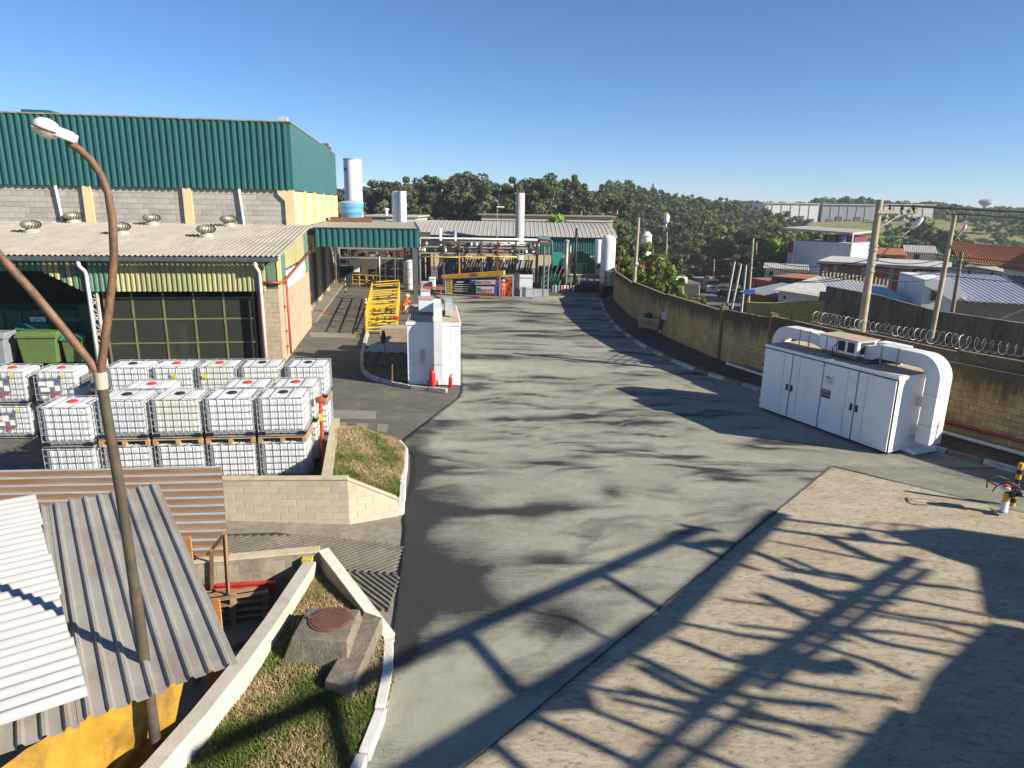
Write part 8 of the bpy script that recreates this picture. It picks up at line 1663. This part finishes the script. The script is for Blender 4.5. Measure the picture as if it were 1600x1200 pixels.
# ------------------------------------------------------------------ people
def skin_mesh(name, verts, edges, radii, mat, parent, root=0, sub=2):
    me = bpy.data.meshes.new(name); me.from_pydata(verts, edges, []); o = bpy.data.objects.new(name, me); COL.objects.link(o); o.parent = parent
    sk = o.modifiers.new('skin', 'SKIN'); lay = me.skin_vertices[0] if me.skin_vertices else None
    for i, r in enumerate(radii): lay.data[i].radius = (r, r); lay.data[i].use_root = (i == root)
    o.modifiers.new('sub', 'SUBSURF').levels = sub; o.modifiers['sub'].render_levels = sub; me.materials.append(mat); return o
SKIN = M('skin', (.30, .17, .11), .6)
def person(label, loc, rz, scale, J, top, trousers, hat):
    """J: joints of the pose in metres; the body is one skinned surface, clothes are its children"""
    o = thing('person', label, 'person', loc, rz); names = ['pelvis', 'waist', 'chest', 'neck', 'head', 'crown', 'shL', 'elL', 'haL', 'fiL', 'shR', 'elR', 'haR', 'fiR', 'hipL', 'knL', 'anL', 'toL', 'hipR', 'knR', 'anR', 'toR']
    E_ = [('pelvis', 'waist'), ('waist', 'chest'), ('chest', 'neck'), ('neck', 'head'), ('head', 'crown'), ('chest', 'shL'), ('shL', 'elL'), ('elL', 'haL'), ('haL', 'fiL'), ('chest', 'shR'), ('shR', 'elR'), ('elR', 'haR'), ('haR', 'fiR'), ('pelvis', 'hipL'), ('hipL', 'knL'), ('knL', 'anL'), ('anL', 'toL'), ('pelvis', 'hipR'), ('hipR', 'knR'), ('knR', 'anR'), ('anR', 'toR')]
    R = dict(pelvis=.13, waist=.12, chest=.135, neck=.055, head=.095, crown=.075, shL=.06, elL=.045, haL=.035, fiL=.022, shR=.06, elR=.045, haR=.035, fiR=.022, hipL=.085, knL=.06, anL=.045, toL=.04, hipR=.085, knR=.06, anR=.045, toR=.04)
    idx = {n: i for i, n in enumerate(names)}; b = skin_mesh('body', [J[n] for n in names], [(idx[a], idx[c]) for a, c in E_], [R[n] for n in names], SKIN, o)
    def cloth(nm, ns, mat, grow):
        ii = {n: i for i, n in enumerate(ns)}; ed = [(ii[a], ii[c]) for a, c in E_ if a in ii and c in ii]; skin_mesh(nm, [J[n] for n in ns], ed, [R[n] + grow for n in ns], mat, b)
    cloth('trousers', ['pelvis', 'hipL', 'knL', 'anL', 'hipR', 'knR', 'anR'], trousers, .022); cloth('jacket', ['chest', 'waist', 'pelvis', 'shL', 'elL', 'shR', 'elR'], top, .03)
    cloth('boots', ['anL', 'toL'], BPL, .02); cloth('boots', ['anR', 'toR'], BPL, .02)
    h = Vector(J['crown']); m = MB(); d = (h - Vector(J['head'])).normalized(); m = ell(h + d * .01, (Vector((.135, 0, 0)), Vector((0, .155, 0)), Vector((0, 0, .125))), 16, 8, 0, 1); hb = MB(); hb.v = [tuple(Vector(v) + wloc(o)) for v in m.v]; hb.f = m.f; hb.m = m.m; hb.build('hard_hat', hat, b, True)
    m = MB(); m.lathe(h + d * .01 + wloc(o), [(.165, -.012), (.165, .006)], 18); m.build('hat_brim', hat, b)
    o.scale = (scale,) * 3; return o
STAND = dict(pelvis=(0, 0, .92), waist=(0, .0, 1.08), chest=(0, -.01, 1.3), neck=(0, -.02, 1.47), head=(0, -.04, 1.58), crown=(0, -.04, 1.68), shL=(-.19, 0, 1.38), elL=(-.25, .02, 1.12), haL=(-.24, -.1, .9), fiL=(-.23, -.13, .82), shR=(.19, 0, 1.38), elR=(.25, .02, 1.12), haR=(.22, -.14, .92), fiR=(.2, -.18, .85), hipL=(-.09, 0, .88), knL=(-.11, -.03, .5), anL=(-.12, .03, .09), toL=(-.13, -.12, .045), hipR=(.09, 0, .88), knR=(.12, -.04, .5), anR=(.13, .04, .09), toR=(.14, -.11, .045))
CROUCH = dict(pelvis=(0, .16, .42), waist=(0, .08, .56), chest=(0, -.08, .76), neck=(0, -.17, .90), head=(0, -.22, .98), crown=(0, -.24, 1.07), shL=(-.19, -.1, .82), elL=(-.25, -.3, .62), haL=(-.14, -.44, .5), fiL=(-.1, -.5, .46), shR=(.19, -.1, .82), elR=(.25, -.3, .62), haR=(.12, -.42, .42), fiR=(.1, -.48, .37), hipL=(-.1, .12, .42), knL=(-.17, -.26, .5), anL=(-.15, .0, .09), toL=(-.16, -.16, .045), hipR=(.1, .12, .42), knR=(.18, -.24, .5), anR=(.16, .02, .09), toR=(.17, -.14, .045))
ORJ = M('orange_vest', (.62, .10, .02), .7); TRB = M('beige_trousers', (.36, .25, .17), .85); HLY = M('hat_yellow', (.70, .60, .12), .4); GRJ = M('green_shirt', (.12, .20, .05), .8); TRD = M('brown_trousers', (.14, .07, .05), .85)
person('worker in an orange vest and yellow hard hat crouching behind the white shelter', G(633, 491), 2.6, 1.08, CROUCH, ORJ, TRB, HLY)
person('worker in orange clothes standing before the red print of the banner container', G(786, 466), .4, .80, STAND, ORJ, M('orange_trousers', (.5, .09, .03), .8), M('hat_white', (.65, .65, .62), .4))
person('worker in a green shirt standing at the far end of the right kerb', G(939, 465), -.3, .72, STAND, GRJ, TRD, M('hat_pale', (.55, .55, .45), .4))
# ------------------------------------------------------------------ steel lattice gantry right of the viewpoint: out of the picture, its shadow lies across the yard
gt = thing('lattice_gantry', 'steel lattice gantry beside the viewpoint, seen only by its shadow on the concrete', 'gantry', (16, 2, 0)); KX, KY = math.cos(SUN_AZ) / math.tan(SUN_EL), math.sin(SUN_AZ) / math.tan(SUN_EL)
GST = M('gantry_steel', (.18, .17, .16), .7, var=.2)
def lift(px, py, h): g = G(px, py, .02); return Vector((g.x + KX * h, g.y + KY * h, h))
def mem(a, b, h0, h1, w=.12, name='member'): m = MB(); m.bar(lift(*a, h0), lift(*b, h1), w, w); m.build(name, GST, gt)
# long chords
for a, b, h, w in (((250, 1190), (1092, 824), 6.4, .15), ((600, 1235), (1040, 966), 5.8, .24), ((1040, 966), (1216, 800), 5.8, .20), ((1100, 1100), (1425, 870), 5.8, .13), ((1190, 1075), (1450, 888), 6.2, .09), ((960, 1235), (1130, 1075), 6.0, .10), ((1010, 1240), (1180, 1095), 5.9, .08)): mem(a, b, h, h, w, 'chord')
# web members between them, given by the lines of their shadow
for pl, w in (([(925, 890), (1062, 972)], .10), ([(722, 985), (806, 1082)], .12), ([(480, 1085), (515, 1215)], .12), ([(1065, 821), (1110, 828)], .14), ([(1070, 854), (1130, 846)], .16), ([(1075, 848), (1120, 870), (1184, 889)], .10), ([(1189, 806), (1330, 822), (1473, 842)], .11), ([(1189, 823), (1293, 837), (1454, 854)], .12), ([(1180, 861), (1246, 889), (1331, 899)], .11), ([(1227, 889), (1340, 908), (1407, 903)], .10),
              ([(1203, 899), (1303, 936), (1392, 941)], .11), ([(1189, 927), (1265, 965), (1378, 1003), (1473, 1021)], .12), ([(1303, 941), (1407, 960), (1544, 979)], .10), ([(1331, 927), (1425, 936), (1567, 965)], .10), ([(1397, 908), (1492, 917), (1591, 936)], .10), ([(1076, 974), (1170, 993), (1265, 1003), (1359, 1031), (1425, 1059)], .10), ([(1057, 998), (1142, 1031), (1236, 1040), (1331, 1050)], .11), ([(1000, 1026), (1095, 1073), (1199, 1092), (1303, 1102)], .11), ([(1000, 1040), (1071, 1078), (1165, 1107), (1307, 1149)], .12),
              ([(985, 1075), (1118, 1121), (1236, 1149)], .11), ([(960, 1090), (1095, 1121)], .10), ([(905, 1070), (1000, 1085), (1100, 1100)], .09), ([(880, 1090), (1010, 1140), (1160, 1200)], .10), ([(840, 1120), (1000, 1195)], .11), ([(760, 1150), (860, 1240)], .10), ([(810, 952), (885, 966), (950, 1002)], .05), ([(1290, 838), (1360, 870), (1420, 885)], .13), ([(1240, 905), (1290, 925), (1360, 925)], .12), ([(1150, 975), (1240, 985), (1330, 1000)], .08), ([(1260, 985), (1390, 985), (1500, 1003)], .08), ([(1130, 935), (1250, 950), (1330, 965)], .07), ([(1210, 845), (1300, 862), (1390, 880)], .09), ([(1440, 820), (1360, 815), (1340, 832)], .03), ([(1500, 828), (1390, 818)], .03), ([(1400, 816), (1385, 840)], .03), ([(1440, 820), (1425, 845)], .03), ([(1230, 870), (1290, 895), (1400, 915)], .08), ([(1370, 960), (1460, 975), (1540, 1000)], .08), ([(1150, 1050), (1290, 1075), (1400, 1090)], .09), ([(1170, 1120), (1290, 1135), (1390, 1150)], .08)):
    for a, b in zip(pl[:-1], pl[1:]): mem(a, b, 6.0, 6.0, w)
for (px, py, s1, s2) in ((885, 1085, .35, .3), (1345, 838, .22, .18), (1210, 1032, .5, .22), (1110, 850, .2, .15), (1300, 1040, .4, .15)): m = MB(); c = lift(px, py, 6.05); m.ob(c, (s1, .15 * s1, 0), (-.2 * s2, s2, 0), (0, 0, .03)); m.build('gusset', GST, gt)
# platform decks and their posts
def deck(pxs, h, nm='deck'): m = MB(); m.prism([lift(x, y, h) for x, y in pxs], (0, 0, .12)); m.build(nm, GST, gt)
deck([(1392, 832), (1500, 826), (1640, 846), (1600, 905), (1490, 872)], 5.2); deck([(1540, 870), (1700, 860), (1900, 1010), (1750, 1010), (1560, 960)], 5.0); deck([(1570, 975), (1760, 1010), (1900, 1060), (1700, 1330), (1400, 1330), (1450, 1120), (1480, 1060)], 5.0)
deck([(1330, 1210), (1420, 1110), (1460, 1120), (1420, 1330), (1300, 1330)], 5.4)
for x, y in ((21.5, 1.0), (24.5, 3.5), (19.5, -3.0), (26.0, -1.0)): m = MB(); m.bar((x, y, 0), (x, y, 6.0), .3); m.build('column', GST, gt)
for (x, y), (x2, y2) in (((21.5, 1.0), (24.5, 3.5)), ((19.5, -3.0), (21.5, 1.0)), ((26, -1), (24.5, 3.5))): m = MB(); m.bar((x, y, 5.4), (x2, y2, 5.4), .2); m.bar((x, y, .5), (x2, y2, 5.3), .1); m.build('bracing', GST, gt)
for a in ((19.5, -3.0), (26, -1)): m = MB(); m.bar((a[0], a[1], 5.6), (12, 2.5, 5.7), .2); m.build('girder', GST, gt)
